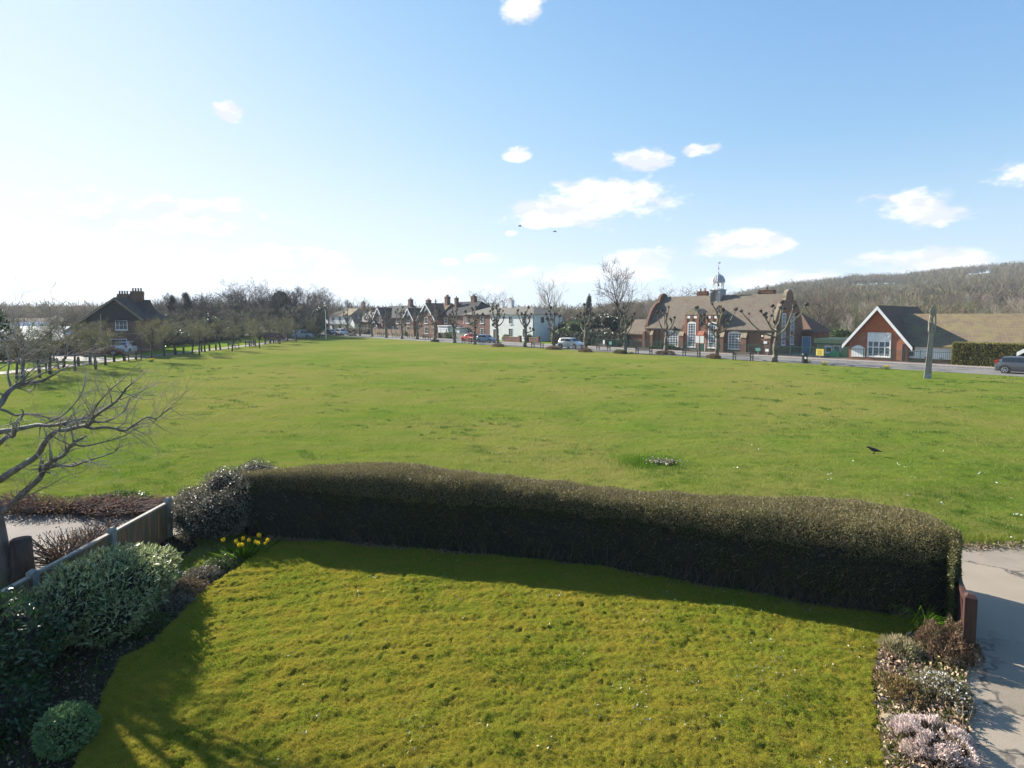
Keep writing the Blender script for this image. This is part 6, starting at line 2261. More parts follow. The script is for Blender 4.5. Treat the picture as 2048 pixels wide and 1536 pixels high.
def pollard(seed, h=6.7, spread=1.75, nl=6, lowfork=2.4):
    pr = random.Random(seed)
    o = thing('pollarded_tree', '', 'tree', group='pollarded trees along the road')
    tk = MB()
    lean = pr.uniform(-.3, .3)
    pts, rad = [Vector((0, 0, -.1))], [.40]
    hk = h * pr.uniform(.56, .68)
    for k in range(1, 13):
        u = k / 12
        pts.append(Vector((lean * u + pr.gauss(0, .05), pr.gauss(0, .05), hk * u)))
        rad.append(lerp(.29, .15, u ** 1.3) * pr.uniform(.88, 1.15))
    tk.tube(pts, rad, 10, True, .10, pr)
    for k in range(9):
        a = pr.uniform(0, 6.28)
        z = pr.uniform(.4, hk * .8)
        tk.ball((math.cos(a) * .2 + lean * z / hk, math.sin(a) * .2, z), pr.uniform(.07, .15), 7, 5, pr, .25)
    tk.build('trunk', M['barkp'], o, True)
    S = []

    def knuckle(e, r):
        kb = MB().ball(e, r * .8, 9, 7, pr, .28, (1, 1, .85))
        for _ in range(5):
            v = Vector((pr.gauss(0, 1), pr.gauss(0, 1), pr.gauss(.3, 1))).normalized()
            kb.ball(e + v * r * .7, r * pr.uniform(.3, .5), 6, 5, pr, .3)
        kb.build('knuckle', M['knob'], o, True)
        for _ in range(8):
            v = Vector((pr.gauss(0, 1), pr.gauss(0, 1), pr.gauss(.8, 1))).normalized()
            S.append((e, e + v * pr.uniform(.25, .42), .012, .005))

    a0 = pr.uniform(0, 6.28)
    for k in range(nl + 1):
        lead = k == nl
        a = a0 + 2.4 * k + pr.uniform(-.35, .35)
        u = lerp(lowfork / hk, .97, k / nl)
        i = min(int(u * 12), 11)
        st_ = pts[i].lerp(pts[i + 1], u * 12 - i)
        if lead:
            end = st_ + Vector((pr.gauss(0, .3), pr.gauss(0, .3), h - st_.z - .15))
        else:
            rch = spread * pr.uniform(.6, 1.1) * (1.05 - .45 * k / nl)
            zt = st_.z + (h * .97 - st_.z) * pr.uniform(.45, .95)
            if k == 0:
                zt = st_.z + pr.uniform(.5, 1.2)
            end = Vector((st_.x + math.cos(a) * rch, st_.y + math.sin(a) * rch, zt))
        dirh = Vector((math.cos(a), math.sin(a), 0))
        L = (end - st_).length
        m1 = st_.lerp(end, .28) + dirh * L * .10 + Vector((pr.gauss(0, .06), pr.gauss(0, .06), -.05 * L))
        m2 = st_.lerp(end, .64) + dirh * L * .09 + Vector((pr.gauss(0, .10), pr.gauss(0, .10), -.03 * L))
        r0 = pr.uniform(.095, .135) if not lead else .14
        cc = catmull([tuple(st_), tuple(m1), tuple(m2), tuple(end)], 11)
        MB().tube(cc, [lerp(r0, r0 * .48, q / 10) * pr.uniform(.88, 1.18) for q in range(11)], 8, True, .1, pr).build('limb', M['barkp'], o, True)
        knuckle(end, pr.uniform(.19, .28))
        for j in range(pr.choice((1, 1, 2, 2))):
            q = Vector(cc[pr.randint(4, 8)])
            e2 = q + Vector((pr.gauss(0, .22), pr.gauss(0, .22), pr.uniform(.4, 1.0)))
            e2.z = min(e2.z, h)
            MB().tube([q, q.lerp(e2, .5) + dirh * .08, e2], [r0 * .55, r0 * .42, r0 * .4], 6, True, .12, pr).build('limb', M['barkp'], o, True)
            knuckle(e2, pr.uniform(.14, .21))
    V, Fc = segmesh(S, 3)
    npmesh('sprouts', V, Fc, M['twigd'], o)
    return o


PX = [(695, 669.5, 618, 'furthest, before the balcony house'), (720, 671.5, 619, 'before the white bungalow gable'), (744, 673.5, 616, 'before the tiled porch'), (773, 676, 613, 'before the leftmost gabled cottage'),
      (805, 678, 612, 'left of the middle gabled cottage'), (834, 679, 614, 'right of the middle gabled cottage'), (870, 683, 605, 'before the tallest cottage gable'), (909, 686, 611, 'before the white garage'),
      (949, 689, 611, 'just right of the red pickup'), (996, 692, 608, 'before the white cottage door'), (1051, 694, 612, 'before the right end of the white cottage'), (1106, 698, 612, 'just left of the silver suv'),
      (1171, 703, 606, 'just right of the silver suv'), (1249, 707, 612, 'left of the school before the bare ash'), (1331, 709, 611, 'before the left school window'), (1433, 716.5, 604, 'before the tall school windows'),
      (1549, 724, 600, 'largest, at the right end of the old school')]
protos = [pollard(101), pollard(102, spread=1.5), pollard(103, nl=5), pollard(104, lowfork=2.9, spread=1.5), pollard(105, nl=7, spread=2.0), pollard(106, lowfork=2.0)]
bigp = {14: pollard(107, nl=4, spread=2.0, lowfork=2.5), 15: pollard(108, nl=6, spread=3.1, lowfork=2.6), 16: pollard(110, nl=7, spread=3.9, lowfork=2.5)}
for k, (px, py, ty, lb) in enumerate(PX):
    p = G(px, py)
    h_ = HY(ty, p)
    lab = 'knobbly pollarded tree ' + lb
    pr_ = protos[k % 6]
    s_ = h_ / 6.8
    sw = s_
    if k in bigp:
        pr_ = bigp[k]
    if k < 6 or k in bigp:
        pr_.location = (p.x, p.y, 0)
        pr_.scale = (sw, sw, s_)
        pr_.rotation_euler = (0, 0, k * 1.1)
        pr_['label'] = lab
    else:
        dup(pr_, (p.x, p.y, 0), k * 1.7 + .4, lab, (sw, sw, s_))
# planted rings at the feet of some pollards
for px, py, lb, mt, w_ in ((870, 684, 'dark mound of plants at the foot of the pollard by the tallest gable', 'lf_dark', .8), (996, 693.5, 'russet mound of plants round the pollard before the white cottage', 'heath_b', 1.0),
                          (1106, 699, 'russet mound round the pollard left of the suv', 'heath_b', 1.0), (1171, 704, 'russet mound round the pollard right of the suv', 'heath_b', .95),
                          (1331, 709, 'wide reddish mound round the pollard before the left school window', 'heath_b', 1.2), (1428, 717, 'reddish mound round the pollard before tall school windows', 'heath_b', .8),
                          (1240, 707, 'yellow flowering clump by the pollard left of school', 'lf_yel', .9), (705, 672, 'yellow flowered bed at the far corner', 'lf_yel', 1.0), (680, 671.5, 'dark flower bed beside the far corner parked cars', 'lf_dark', 1.0)):
    p = G(px, py)
    shrub('tree_foot_planting', lb, 'plant', [(p.x, p.y, .12, w_, w_, .38)], 1400, .16, .07, M[mt], nstem=10, seed=int(px), group='planted mounds round the pollards')
for px, py, lb in ((1772, 739, 'lone yellow daffodil clump on the verge left of the carved post'), (1262, 708, 'daffodil clump near the long bench'), (1615, 727, 'green daffodil leaves at the foot of the bin'), (1650, 731, 'green leaf clump on the road edge right of the bin'),
                   (302, 724, 'yellow daffodils at the first tree left'), (105, 747, 'yellow daffodils under the bare saplings')):
    p = G(px, py)
    daffodils('verge_daffodils', lb, p.x, p.y, 7, .45, .28, 60, int(px), size=.08, z0=.02)

# left row of small budding trees
HB = {}


def budding(seed):
    rr_ = random.Random(seed)
    th, tn = skeleton(rr_, 4.6, .15, nb=(10, 6, 4), trunk=.38, spread=.85, up=.3, curl=.2, lratio=(.55, .5, .45), rmin=.008)
    o = thing('small_budding_tree', '', 'tree', group='row of small trees along the left path')
    V, Fc = segmesh(th, 6)
    npmesh('trunk', V, Fc, M['barkd'], o, True)
    V, Fc = segmesh(tn, 3)
    npmesh('branches', V, Fc, M['twigg'], o)
    q = np.array([tuple(a[1]) for a in tn])
    r_ = np.random.default_rng(seed)
    q = np.repeat(q, 5, 0) + r_.normal(size=(len(q) * 5, 3)) * .12
    V, Fc = leaves(q, .09, .05, r_)
    npmesh('buds', V, Fc, M['lf_yel'], o)
    HB[o.name] = max(a[1].z for a in tn + th)
    return o


LT = [(33, 759, 4.0), (45, 761, 4.4), (80, 756, 4.0), (100, 748, 4.6), (150, 742, 4.4), (192, 739, 4.2), (211, 732, 4.6), (303, 723, 4.6), (329, 713, 4.6), (353, 711, 4.4), (384, 707, 4.7), (399, 711, 4.2), (410, 704, 4.6),
      (441, 700, 4.6), (464, 703, 4.4), (507, 690.5, 4.6), (519, 696, 4.4), (540, 687, 4.6), (560, 689, 4.3), (575, 682.5, 4.6), (592, 684.5, 4.3), (612, 678.5, 4.6), (628, 680, 4.2)]
bt_ = [budding(s_) for s_ in (201, 202, 203, 204)]
for k, (px, py, h_) in enumerate(LT):
    p = G(px, py)
    lab = 'small budding tree in the left row, number %d counted from the left edge' % (k + 1)
    s_ = (h_ + .35) / HB[bt_[k % 4].name]
    if k < 4:
        o = bt_[k]
        o.location = (p.x, p.y, 0)
        o['label'] = lab
        o.scale = (s_ * 1.15, s_ * 1.15, s_)
        o.rotation_euler = (0, 0, k)
    else:
        dup(bt_[k % 4], (p.x, p.y, 0), k * 1.3, lab, (s_ * 1.15, s_ * 1.15, s_))

# bare tree prototypes for the background, each placed as a tree of its own
BT = {}
BT['round'] = bare_tree(random.Random(301), 'bare_tree', '', 'tree', 10, .28, M['barkd'], M['twig'], nb=(15, 8, 7), trunk=.20, spread=.95, up=.38, curl=.2, lratio=(.62, .52, .5), rmin=.019)
BT['dense'] = bare_tree(random.Random(302), 'bare_tree', '', 'tree', 10, .25, M['barkd'], M['twigd'], nb=(20, 9, 7), trunk=.10, spread=.8, up=.45, curl=.2, lratio=(.6, .5, .45), rmin=.024)
BT['tall'] = bare_tree(random.Random(303), 'bare_tree', '', 'tree', 10, .24, M['bark'], M['twigpale'], nb=(15, 7, 5), trunk=.25, spread=.62, up=.55, curl=.12, lratio=(.5, .5, .5), rmin=.013)
BT['olive'] = bare_tree(random.Random(304), 'bare_tree', '', 'tree', 10, .25, M['barkd'], M['twigg'], nb=(14, 8, 6), trunk=.15, spread=.9, up=.35, curl=.22, lratio=(.58, .5, .48), rmin=.02)
BT['red'] = bare_tree(random.Random(305), 'bare_tree', '', 'tree', 10, .2, M['bark'], M['twigr'], nb=(15, 7, 5), trunk=.2, spread=.6, up=.5, curl=.12, lratio=(.45, .5, .5), rmin=.016)
BH = {k_: max((o_.data.vertices[i_].co.z for o_ in BT[k_].children for i_ in range(len(o_.data.vertices)))) for k_ in BT}
ut = set()


def put(kind, px, topy, Y, label, wide=1.0, rz=None, nm='bare_tree', group=None):
    x = (px - 1024) / F * Y
    gz = float(hill(np.array([x]), np.array([float(Y)]))[0])
    top_ = HY(topy, Vector((x, Y, 0)))
    s_ = (top_ - gz) / BH[kind]
    a = rz if rz is not None else (px * .37 % 6.28)
    if kind in ut:
        return dup(BT[kind], (x, Y, gz), a, label, (s_ * wide, s_ * wide, s_), group)
    ut.add(kind)
    o = BT[kind]
    o.location = (x, Y, gz)
    o.rotation_euler = (0, 0, a)
    o.scale = (s_ * wide, s_ * wide, s_)
    o['label'] = label
    if group:
        o['group'] = group
    return o


put('round', 1243, 512, 112, 'tallest bare ash tree rising between white cottage and school', .85)
put('tall', 1112, 545, 135, 'tall pale bare tree above the dark garden right of the white cottage', 1.25)
put('round', 985, 575, 150, 'bare round tree behind the white chimneys', 1.35)
put('tall', 737, 588, 170, 'pale bare tree behind the white bungalow gable', 1.2)
put('round', 1380, 566, 115, 'pale bushy bare tree behind the school ridge left of cupola', 1.5)
put('tall', 1300, 575, 150, 'thin bare sapling behind the left end of the school roof', .8)
put('round', 1636, 566, 100, 'dark spreading bare tree between old school and green hut', 1.15)
put('tall', 1700, 620, 105, 'pale stemmed birch behind the green hut', 1.1)
GB = 'bare trees in the wood behind the left road'
row = [(318, 603, 135, 'round', 1.0), (345, 592, 130, 'dense', .9), (372, 600, 125, 'dense', 1.1), (398, 596, 140, 'dense', 1.1), (425, 590, 132, 'dense', 1.2), (455, 574, 140, 'round', 1.2), (478, 585, 128, 'dense', 1.1), (500, 562, 145, 'round', 1.25),
       (522, 568, 140, 'tall', 1.3), (545, 590, 130, 'dense', 1.2), (590, 580, 140, 'dense', 1.0), (605, 574, 145, 'round', 1.15), (625, 578, 150, 'round', 1.1), (645, 588, 190, 'dense', 1.1), (665, 592, 200, 'round', 1.0), (685, 602, 200, 'tall', 1.2), (700, 606, 205, 'dense', 1.0),
       (562, 585, 135, 'dense', 1.2), (436, 600, 120, 'olive', 1.3), (384, 618, 115, 'olive', 1.4), (520, 612, 118, 'olive', 1.4), (575, 612, 122, 'olive', 1.4), (480, 620, 112, 'olive', 1.4), (630, 622, 128, 'olive', 1.3), (345, 622, 112, 'olive', 1.2), (415, 612, 118, 'dense', 1.3), (640, 620, 138, 'olive', 1.0)]
for k, (px, ty, Y_, kd, wd) in enumerate(row):
    adj = {'round': 'spreading dark bare', 'dense': 'densely twigged bare', 'tall': 'slender pale bare', 'olive': 'olive tinted bare'}[kd]
    put(kd, px, ty - (9 if kd != 'olive' else 4), Y_, '%s tree in the left wood, number %d from the house' % (adj, sorted(r[0] for r in row).index(px) + 1), wd, group=GB)
row = [(8, 610, 75, 'round', .9), (60, 600, 62, 'tall', 1.3), (88, 598, 58, 'tall', 1.1), (128, 603, 66, 'round', 1.0), (150, 612, 95, 'round', 1.0), (196, 592, 100, 'tall', 1.2), (30, 625, 90, 'round', 1.2), (170, 640, 70, 'olive', 1.2), (105, 640, 64, 'olive', 1.0), (20, 655, 66, 'olive', 1.0)]
for k, (px, ty, Y_, kd, wd) in enumerate(row):
    put(kd, px, ty, Y_, '%s tree left of the brick house, number %d from picture edge' % ({'round': 'dark twiggy bare', 'tall': 'pale slender bare', 'olive': 'low olive bare'}[kd], sorted(r[0] for r in row).index(px) + 1), wd, group='bare trees left of the brick house')
# mid distance trees climbing the slope behind the right buildings
pr = random.Random(77)
k = 0
GM = 'bare trees on the slope behind the schools'
for Y_, n_, hm_ in ((112, 9, 8.5), (135, 11, 9), (165, 13, 9.5), (200, 14, 10)):
    for i in range(n_):
        px = 1625 + (2110 - 1625) * (i + pr.uniform(.1, .9)) / n_
        if Y_ == 112 and px < 1730:
            continue
        x = (px - 1024) / F * Y_
        gz = float(hill(np.array([x]), np.array([float(Y_)]))[0])
        kd = pr.choice(['olive', 'olive', 'round', 'red', 'tall']) if px > 1740 else pr.choice(['red', 'red', 'olive', 'tall'])
        k += 1
        top_ = gz + hm_ * pr.uniform(.8, 1.15)
        py_ = None
        s_ = (top_ - gz) / BH[kd]
        lab = '%s bare tree on the slope behind the schools, number %d going back' % ({'olive': 'olive twigged', 'round': 'dark', 'red': 'reddish', 'tall': 'pale'}[kd], k)
        wd = pr.uniform(1.0, 1.35)
        if kd in ut:
            dup(BT[kd], (x, Y_, gz), pr.uniform(0, 6), lab, (s_ * wd, s_ * wd, s_), GM)
        else:
            ut.add(kd)
            o = BT[kd]
            o.location, o.scale = (x, Y_, gz), (s_ * wd, s_ * wd, s_)
            o['label'], o['group'] = lab, GM

# evergreens


def evergreen(name, label, x, y, w_, h_, seed, mat='lf_dark', n=9000, gz=0.0, size=.22, core=True, conif=False):
    r_ = random.Random(seed)
    bl = []
    if conif:
        for k in range(7):
            u = k / 6
            bl.append((x + r_.gauss(0, .12 * w_), y, gz + h_ * (.12 + .76 * u), w_ * (1 - .62 * u) * .62, w_ * (1 - .62 * u) * .62, h_ * .12))
    else:
        for k in range(9):
            a = r_.uniform(0, 6.28)
            rr = r_.uniform(.15, .34) * w_
            z = r_.uniform(.25, .78) * h_
            bl.append((x + math.cos(a) * rr, y + math.sin(a) * rr, gz + z, w_ * r_.uniform(.2, .3), w_ * r_.uniform(.2, .3), h_ * r_.uniform(.18, .27)))
    o = shrub(name, label, 'tree', bl, n, size, size * .5, M[mat], M['barkd'], .5, 16, seed=seed, shell=.5, coremat=M['hedgein'] if core else None)
    if gz:
        pass
    return o


def evg(px, topy, Y_, wpx, label, seed, **kw):
    x = (px - 1024) / F * Y_
    evergreen(kw.pop('nm', 'evergreen_tree'), label, x, Y_, wpx * Y_ / F, HY(topy, Vector((x, Y_, 0))), seed, **kw)


evg(345, 590, 122, 26, 'narrow dark conifer right of the brick house', 401, conif=True, mat='lf_con')
evg(379, 583, 120, 34, 'taller dark conifer behind the left row', 402, conif=True, mat='lf_con')
evg(470, 600, 126, 34, 'dark holly among the bare trees of the left wood', 425)
evg(640, 612, 132, 40, 'dark evergreen low behind the blue van', 426)
evg(420, 628, 112, 36, 'mid dark evergreen behind the left row', 427)
evg(566, 577, 138, 40, 'ivy clad rounded dark tree above the left wood', 403)
evg(582, 605, 128, 36, 'mid green evergreen in front of the ivy clad tree', 404, mat='lf_dark')
evg(1185, 612, 118, 60, 'dark garden evergreen right of the white cottage', 405)
evg(1208, 626, 108, 70, 'broad dark evergreen behind the railings left of the school', 406)
evg(1150, 640, 104, 60, 'bright mid green laurel beside the silver suv', 407, mat='lf_mid')
evg(1178, 588, 140, 20, 'small dark conifer spire above the garden trees', 408, conif=True, mat='lf_con')
evg(1120, 655, 108, 40, 'ivy bush at the right wall of the white cottage', 409, mat='lf_mid')
evg(1225, 612, 125, 60, 'olive brown evergreen under the ash tree', 410, mat='lf_grey')
evg(1255, 640, 100, 46, 'dark bush left of the low school wing', 411)
evg(1106, 618, 122, 30, 'ivy topped tree at the corner of the white cottage roof', 412)
evg(1135, 640, 112, 50, 'dark green laurel right of the ivy topped tree', 421)
evg(1165, 632, 110, 66, 'tall dark evergreen behind the silver suv', 422)
evg(1238, 636, 106, 60, 'dark evergreen beneath the bare ash', 423)
evg(1195, 655, 103, 60, 'brown green shrubbery behind the railings', 424, mat='lf_grey')
evg(1690, 655, 95, 60, 'green bushes behind the hut roof', 413, mat='lf_mid')
evg(1275, 665, 97, 30, 'grey shrub against the low school wing', 414, mat='lf_grey')
# hedges
def hedge_line(label, pts, h_, w_, mat, seed, n=6000, size=.16, nm='garden_hedge'):
    pr_ = random.Random(seed)
    bl = []
    for a, b in zip(pts[:-1], pts[1:]):
        a, b = Vector(a), Vector(b)
        k = max(1, int((b - a).length / (w_ * .55)))
        for i in range(k):
            q = a.lerp(b, i / k)
            bl.append((q.x + pr_.gauss(0, .06), q.y + pr_.gauss(0, .06), h_ * .45, w_ * .6, w_ * .6, h_ * .55 * pr_.uniform(.94, 1.06)))
    return shrub(nm, label, 'hedge', bl, n, size, size * .5, M[mat], bias=.6, nstem=30, coremat=M['hedgein'], seed=seed, shell=.25)


a, b = ST(T(1909, 9.2), 9.2), ST(T(1909, 9.2) - 14, 9.2)
# clipped road hedge at right: boxy
ex_ = thing('clipped_road_hedge', 'clipped yellow green hedge behind the grey car on the right', 'hedge', a, ANG)
hh = 2.35
r_ = np.random.default_rng(55)
MB().box(.15, 14, -.55, .75, 0, hh - .1).build('hedge_core', M['hedgein'], ex_)
n = 26000
fc = r_.random(n)
xx = r_.random(n) * 14
side = fc < .55
topf = (fc >= .55) & (fc < .85)
endf = fc >= .85
Pt = np.zeros((n, 3))
Nn = np.zeros((n, 3))
Pt[side] = np.stack([xx[side], np.full(side.sum(), -.6), r_.random(side.sum()) * hh], 1)
Nn[side] = (0, -1, 0)
Pt[topf] = np.stack([xx[topf], r_.uniform(-.6, .8, topf.sum()), np.full(topf.sum(), hh - .04)], 1)
Nn[topf] = (0, 0, 1)
Pt[endf] = np.stack([np.zeros(endf.sum()), r_.uniform(-.6, .8, endf.sum()), r_.random(endf.sum()) * hh], 1)
Nn[endf] = (-1, 0, 0)
Pt += Nn * (.10 * vn(Pt[:, 0] / .5, Pt[:, 1] / .5, Pt[:, 2] / .5, 66, 3) - .06 * r_.random(n))[:, None]
rc = np.clip(Pt[:, 2] - (hh - .3), 0, 1)
Pt[:, 1] *= 1 - rc * .35
V, Fc = leaves(Pt, .13, .07, r_, Nn, .7)
npmesh('foliage', V, Fc, leafm('yellow_green_hedge_leaf', (.10, .11, .016), (.26, .24, .05), None, .3, .5, .4), ex_)
hedge_line('long dark hedge behind the left footpath under the small trees', [(-57, 84, 0), (-56, 100, 0), (-60, 124, 0), (-66, 140, 0)], 2.6, 2.0, 'lf_dark', 501, 14000, .25)
hedge_line('dark hedge and scrub at the far left edge beyond the path', [(-70, 54, 0), (-58, 58, 0), (-54, 66, 0), (-60, 72, 0)], 2.1, 1.6, 'lf_dark', 502, 11000, .2)
hedge_line('dark shrubbery hedge behind the railings between cottage and school', [ST(T(1112, 11), 11), ST(T(1262, 11), 11)], 2.4, 1.8, 'lf_dark', 506, 9000, .22)
hedge_line('tall dark clipped hedge beside the flagpole', [(-56, 150, 0), (-50, 151, 0)], 3.4, 2.6, 'lf_dark', 503, 4000, .3)
hedge_line('garden hedge before the white bungalow', [ST(T(690, 10), 10), ST(T(742, 10), 10)], 1.9, 1.6, 'lf_grey', 504, 4500, .22)
hedge_line('low hedge along the plain brick cottage', [ST(T(893, 9.6), 9.6), ST(T(912, 9.6), 9.6)], 1.6, 1.2, 'lf_mid', 505, 2500, .18)
for px, py_, lb, mt in ((968, 668, 'brown budding shrub before the plain brick cottage', 'lf_grey'), (1012, 668, 'green shrub by the white cottage wall', 'lf_mid'), (1058, 668, 'dark shrub at the corner of the white cottage', 'lf_dark'), (1340, 690, 'low green shrub before the school window', 'lf_mid'),
                        (1360, 700, 'dark low shrub between the school buttress and railings', 'lf_dark'), (1310, 692, 'yellow green shrub at the left school corner', 'lf_mid'), (815, 660, 'rounded bush behind the cottage fence', 'lf_mid'), (775, 662, 'low bush before the leftmost gable', 'lf_yel')):
    off_ = 9.9 if px < 1200 else 9.35
    p = ST(T(px, off_), off_)
    h_ = HY(py_, p)
    shrub('garden_shrub', lb, 'shrub', [(p.x, p.y, max(.2, h_ * .45), .8, .7, max(.25, h_ * .5))], 1600, .16, .08, M[mt], seed=int(px), nstem=12, coremat=M['hedgein'])

# ------------------------------------------------------------------ distant wood on the hillside


def wood(name, label, n, xr, yr, mat, seed, cond=None, h=(8, 13), nt=44, wdt=.32, sp=.42, kind='fan'):
    r_ = np.random.default_rng(seed)
    y = r_.uniform(*yr, n)
    x = r_.uniform(*xr, n) * y
    if cond is not None:
        m = cond(x, y)
        x, y = x[m], y[m]
    z = hill(x, y)
    n = len(x)
    hh_ = r_.uniform(*h, n)
    c = np.repeat(np.stack([x, y, z], 1), nt, 0)
    H_ = np.repeat(hh_, nt)
    N_ = n * nt
    if kind == 'fan':
        f = r_.uniform(.15, .55, N_)
        base = c + np.stack([r_.normal(size=N_) * .3, r_.normal(size=N_) * .3, H_ * f], 1)
        d = r_.normal(size=(N_, 3)) * sp
        d[:, 2] = r_.uniform(.35, 1.0, N_)
        tip = base + d * (H_ * r_.uniform(.3, .55, N_))[:, None]
        tip[:, 2] = np.minimum(tip[:, 2], c[:, 2] + H_ * 1.02)
        s = unit(np.cross(d, r_.normal(size=(N_, 3)))) * (wdt * r_.uniform(.4, 1.2, N_))[:, None]
        V = np.stack([base - s * .35, base + s * .35, tip + s * .5, tip - s * .3], 1).reshape(-1, 3)
    else:
        u = r_.random(N_)
        a = r_.uniform(0, 6.283, N_)
        rad = H_ * .28 * np.sqrt(np.clip(1 - ((u - .45) / .58) ** 2, 0, 1))
        p_ = c + np.stack([np.cos(a) * rad, np.sin(a) * rad, H_ * (.05 + .95 * u)], 1)
        V, Fc_ = leaves(p_, 1.3, .9, r_)
    Fc_ = np.arange(N_ * 4).reshape(-1, 4)
    return tag(npmesh(name, V, Fc_, mat), label, 'wood', kind='stuff')


def wmat(name, a, b, c):
    return leafm(name, a, b, c, .25, .9, .1, .012)


wm1 = wmat('hill_wood_brown', (.10, .082, .052), (.17, .14, .09), (.13, .125, .06))
wm2 = wmat('hill_wood_olive', (.115, .11, .05), (.175, .16, .08), (.10, .105, .055))
wm3 = wmat('hill_evergreen', (.025, .045, .02), (.05, .075, .03), (.04, .06, .03))
def fields(x, y):
    m = vn(x / 60, y / 110, 0, 81, 3) > -.12
    for px, wd, ya, yb in ((1950, 30, 400, 575), (1676, 14, 520, 660), (1587, 10, 330, 430)):
        m &= ~((np.abs((x / y) * F + 1024 - px) < wd) & (y > ya) & (y < yb))
    return m


wood('hillside_wood', 'brown leafless woodland covering the hill on the right', 5200, (.24, 1.02), (230, 780), wm1, 1, fields)
wood('hillside_scrub', 'olive toned scrub and saplings on the lower slope of the hill', 2300, (.42, 1.02), (150, 420), wm2, 2, lambda x, y: vn(x / 40, y / 60, 0, 83, 3) > -.25, (5, 9), 50, .16)
wood('hillside_evergreens', 'dark evergreen patches along the hill crest', 420, (.40, 1.0), (380, 760), wm3, 3, lambda x, y: vn(x / 50, y / 50, 0, 85, 2) > .30, (9, 14), 60, kind='leafy')
wood('distant_wood', 'grey brown distant woodland low along the horizon on the left and centre', 3600, (-1.1, .34), (230, 700), wm1, 4, lambda x, y: (vn(x / 90, y / 90, 0, 87, 2) > -.3), (8, 12), 34, .4)
wood('far_garden_trees', 'brown garden trees and hedges in the backdrop behind the houses', 520, (-.95, .30), (185, 260), wm1, 6, None, (6, 9), 90, .14)
wood('left_wood_understorey', 'grey brown leafless thicket filling the wood behind the left road', 130, (-.63, -.345), (138, 175), wmat('thicket_twigs', (.075, .068, .055), (.13, .115, .09), (.09, .095, .05)), 7, None, (7.5, 10.5), 260, .06)
# pines and houses on the crest
for k, (px, ty, Y_) in enumerate(((1672, 556, 600), (1684, 558, 620), (1694, 557, 610), (1705, 551, 600))):
    x = (px - 1024) / F * Y_
    gz = float(hill(np.array([x]), np.array([float(Y_)]))[0])
    tz = HY(ty, Vector((x, Y_, 0)))
    o = thing('crest_pine', 'dark pine on the hill crest, number %d from the left' % (k + 1), 'tree', (x, Y_, gz), group='dark pines on the hill crest')
    MB().tube([(0, 0, 0), (.3, 0, tz - gz)], [.5, .25], 6).build('trunk', M['barkd'], o)
    q = r_.normal(size=(700, 3)) * [2.6, 2.6, 1.4] + [0, 0, tz - gz - 2]
    V, Fc = leaves(q, 1.2, .7, r_)
    npmesh('crown', V, Fc, M['lf_con'], o)
for k, (px, y0_, y1_, wpx, Y_, lb) in enumerate(((1950, 562, 572, 16, 560, 'white house with red roof high on the hillside'), (1934, 566, 573, 12, 555, 'smaller white house left of the red roofed one on the hill'), (1676, 560, 565, 8, 640, 'tiny white house among the crest pines'),
                                                (1587, 596, 600, 6, 420, 'tiny pale building on the slope right of the school gable'))):
    x = (px - 1024) / F * Y_
    zb, zt = HY(y1_, Vector((x, Y_, 0))), HY(y0_, Vector((x, Y_, 0)))
    gz = float(hill(np.array([x]), np.array([float(Y_)]))[0])
    h = House('hillside_house', lb, 'house', 0, 0, rz=.3 * k - .3, loc=(x, Y_, 0), group='houses on the hill')
    wd = wpx * Y_ / F
    H_ = zt - zb
    MB().box(0, wd, 0, wd * .6, min(gz, zb) - 2, zb + H_ * .6).build('wall', M['white'], h.o)
    MB().prism([(-.4, zb + H_ * .6), (wd * .3, zt), (wd * .6 + .4, zb + H_ * .6)], -.4, wd + .4, lambda a, b, c: (b, a, c)).build('roof', M['brickr'] if k < 2 else M['lead'], h.o)
    for j in range(3):
        MB().box(wd * (.15 + .3 * j), wd * (.15 + .3 * j) + wd * .12, -.1, -.003, zb + H_ * .2, zb + H_ * .45).build('window', M['glass'], h.o)

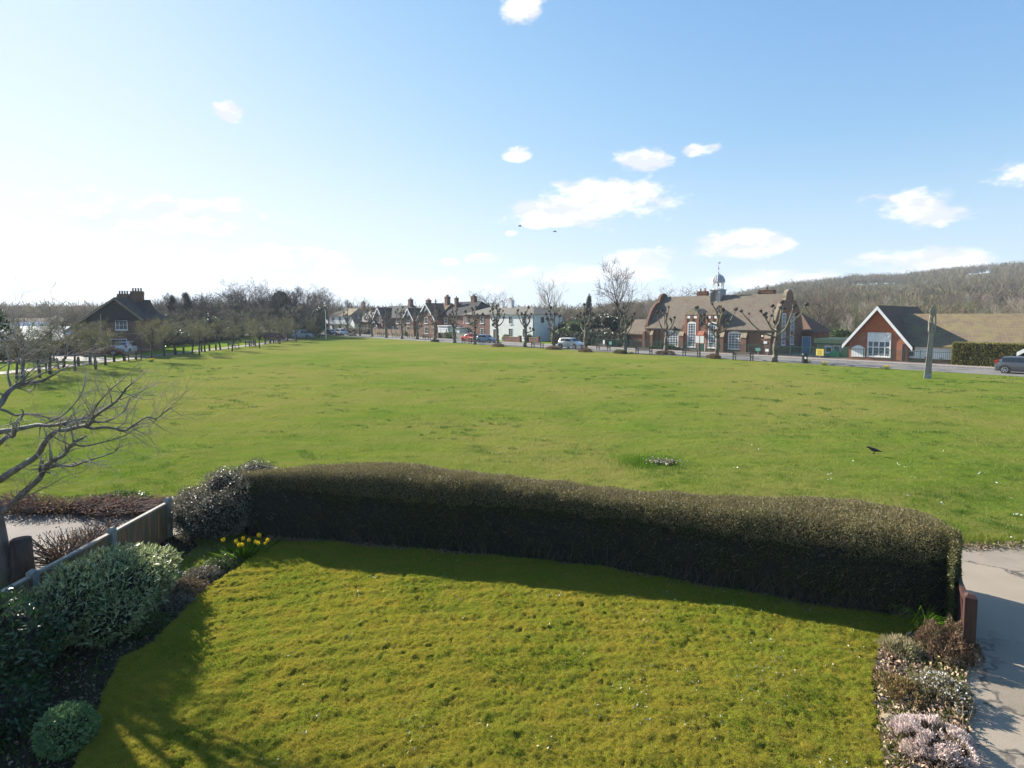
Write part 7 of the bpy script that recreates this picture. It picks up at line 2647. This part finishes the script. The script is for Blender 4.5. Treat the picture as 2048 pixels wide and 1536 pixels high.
# thin air haze over the whole scene
hzb = MB().box(-1500, 1500, -70, 2000, -3, 120)
hm_, t = newmat('air_haze')
pv = t.n('ShaderNodeVolumePrincipled', {'Color': (.80, .88, 1.0, 1), 'Density': .00028, 'Anisotropy': .1})
t.n('ShaderNodeOutputMaterial', {'Volume': pv.outputs[0]})
tag(hzb.build('haze', hm_), 'thin pale air haze softening the far hill and trees', 'haze', kind='stuff')

# ================================================================== birds
p = G(1748, 911)
o = thing('crow', 'black crow walking on the right of the green', 'bird', (p.x, p.y, .06), R(-20))
mb = MB()
prof_c = [(-.25, .10, .012), (-.18, .115, .022), (-.10, .13, .05), (0, .15, .068), (.08, .17, .066), (.13, .20, .048), (.165, .225, .042), (.20, .232, .034), (.225, .228, .016), (.27, .215, .003)]
vs, fs = [], []
for x, z, r in prof_c:
    vs += [(-x, r * .9 * math.cos(q * math.pi / 5), z + r * math.sin(q * math.pi / 5)) for q in range(10)]
for i in range(len(prof_c) - 1):
    fs += [(i * 10 + q, i * 10 + (q + 1) % 10, i * 10 + 10 + (q + 1) % 10, i * 10 + 10 + q) for q in range(10)]
fs += [tuple(range(10)), tuple(range(len(prof_c) * 10 - 1, len(prof_c) * 10 - 11, -1))]
mb.add(vs, fs)
for s_ in (-1, 1):
    mb.tube([(.02, s_ * .03, .10), (.0, s_ * .03, .05), (.01, s_ * .03, 0)], .009, 5)
    mb.bar((.02, s_ * .03, .004), (-.05, s_ * .03, .004), .012)
mb.build('body', M['crow'], o, True)
for k, (px, py, Y_) in enumerate(((1040, 452, 60), (1110, 463, 62))):
    p = P(px, py, Y_)
    o = thing('flying_bird', ['small dark bird gliding left of the big central cloud', 'small dark bird gliding under the big central cloud'][k], 'bird', p, .3 * k, group='two birds in flight')
    mb = MB().lathe([(.005, -.2), (.045, -.1), (.055, .02), (.03, .12), (.005, .2)], 8)
    mb.v = [(z, x, y) for x, y, z in mb.v]
    for s_ in (-1, 1):
        mb.add([(.08, s_ * .03, .02), (-.08, s_ * .03, .02), (-.06, s_ * .25, .07), (-.10, s_ * .48, .0), (.02, s_ * .42, .03), (.09, s_ * .22, .08), (0, s_ * .2, .05)], [(0, 1, 2, 6), (0, 6, 5), (6, 2, 3, 4), (6, 4, 5)])
    mb.build('body', M['crow'], o)
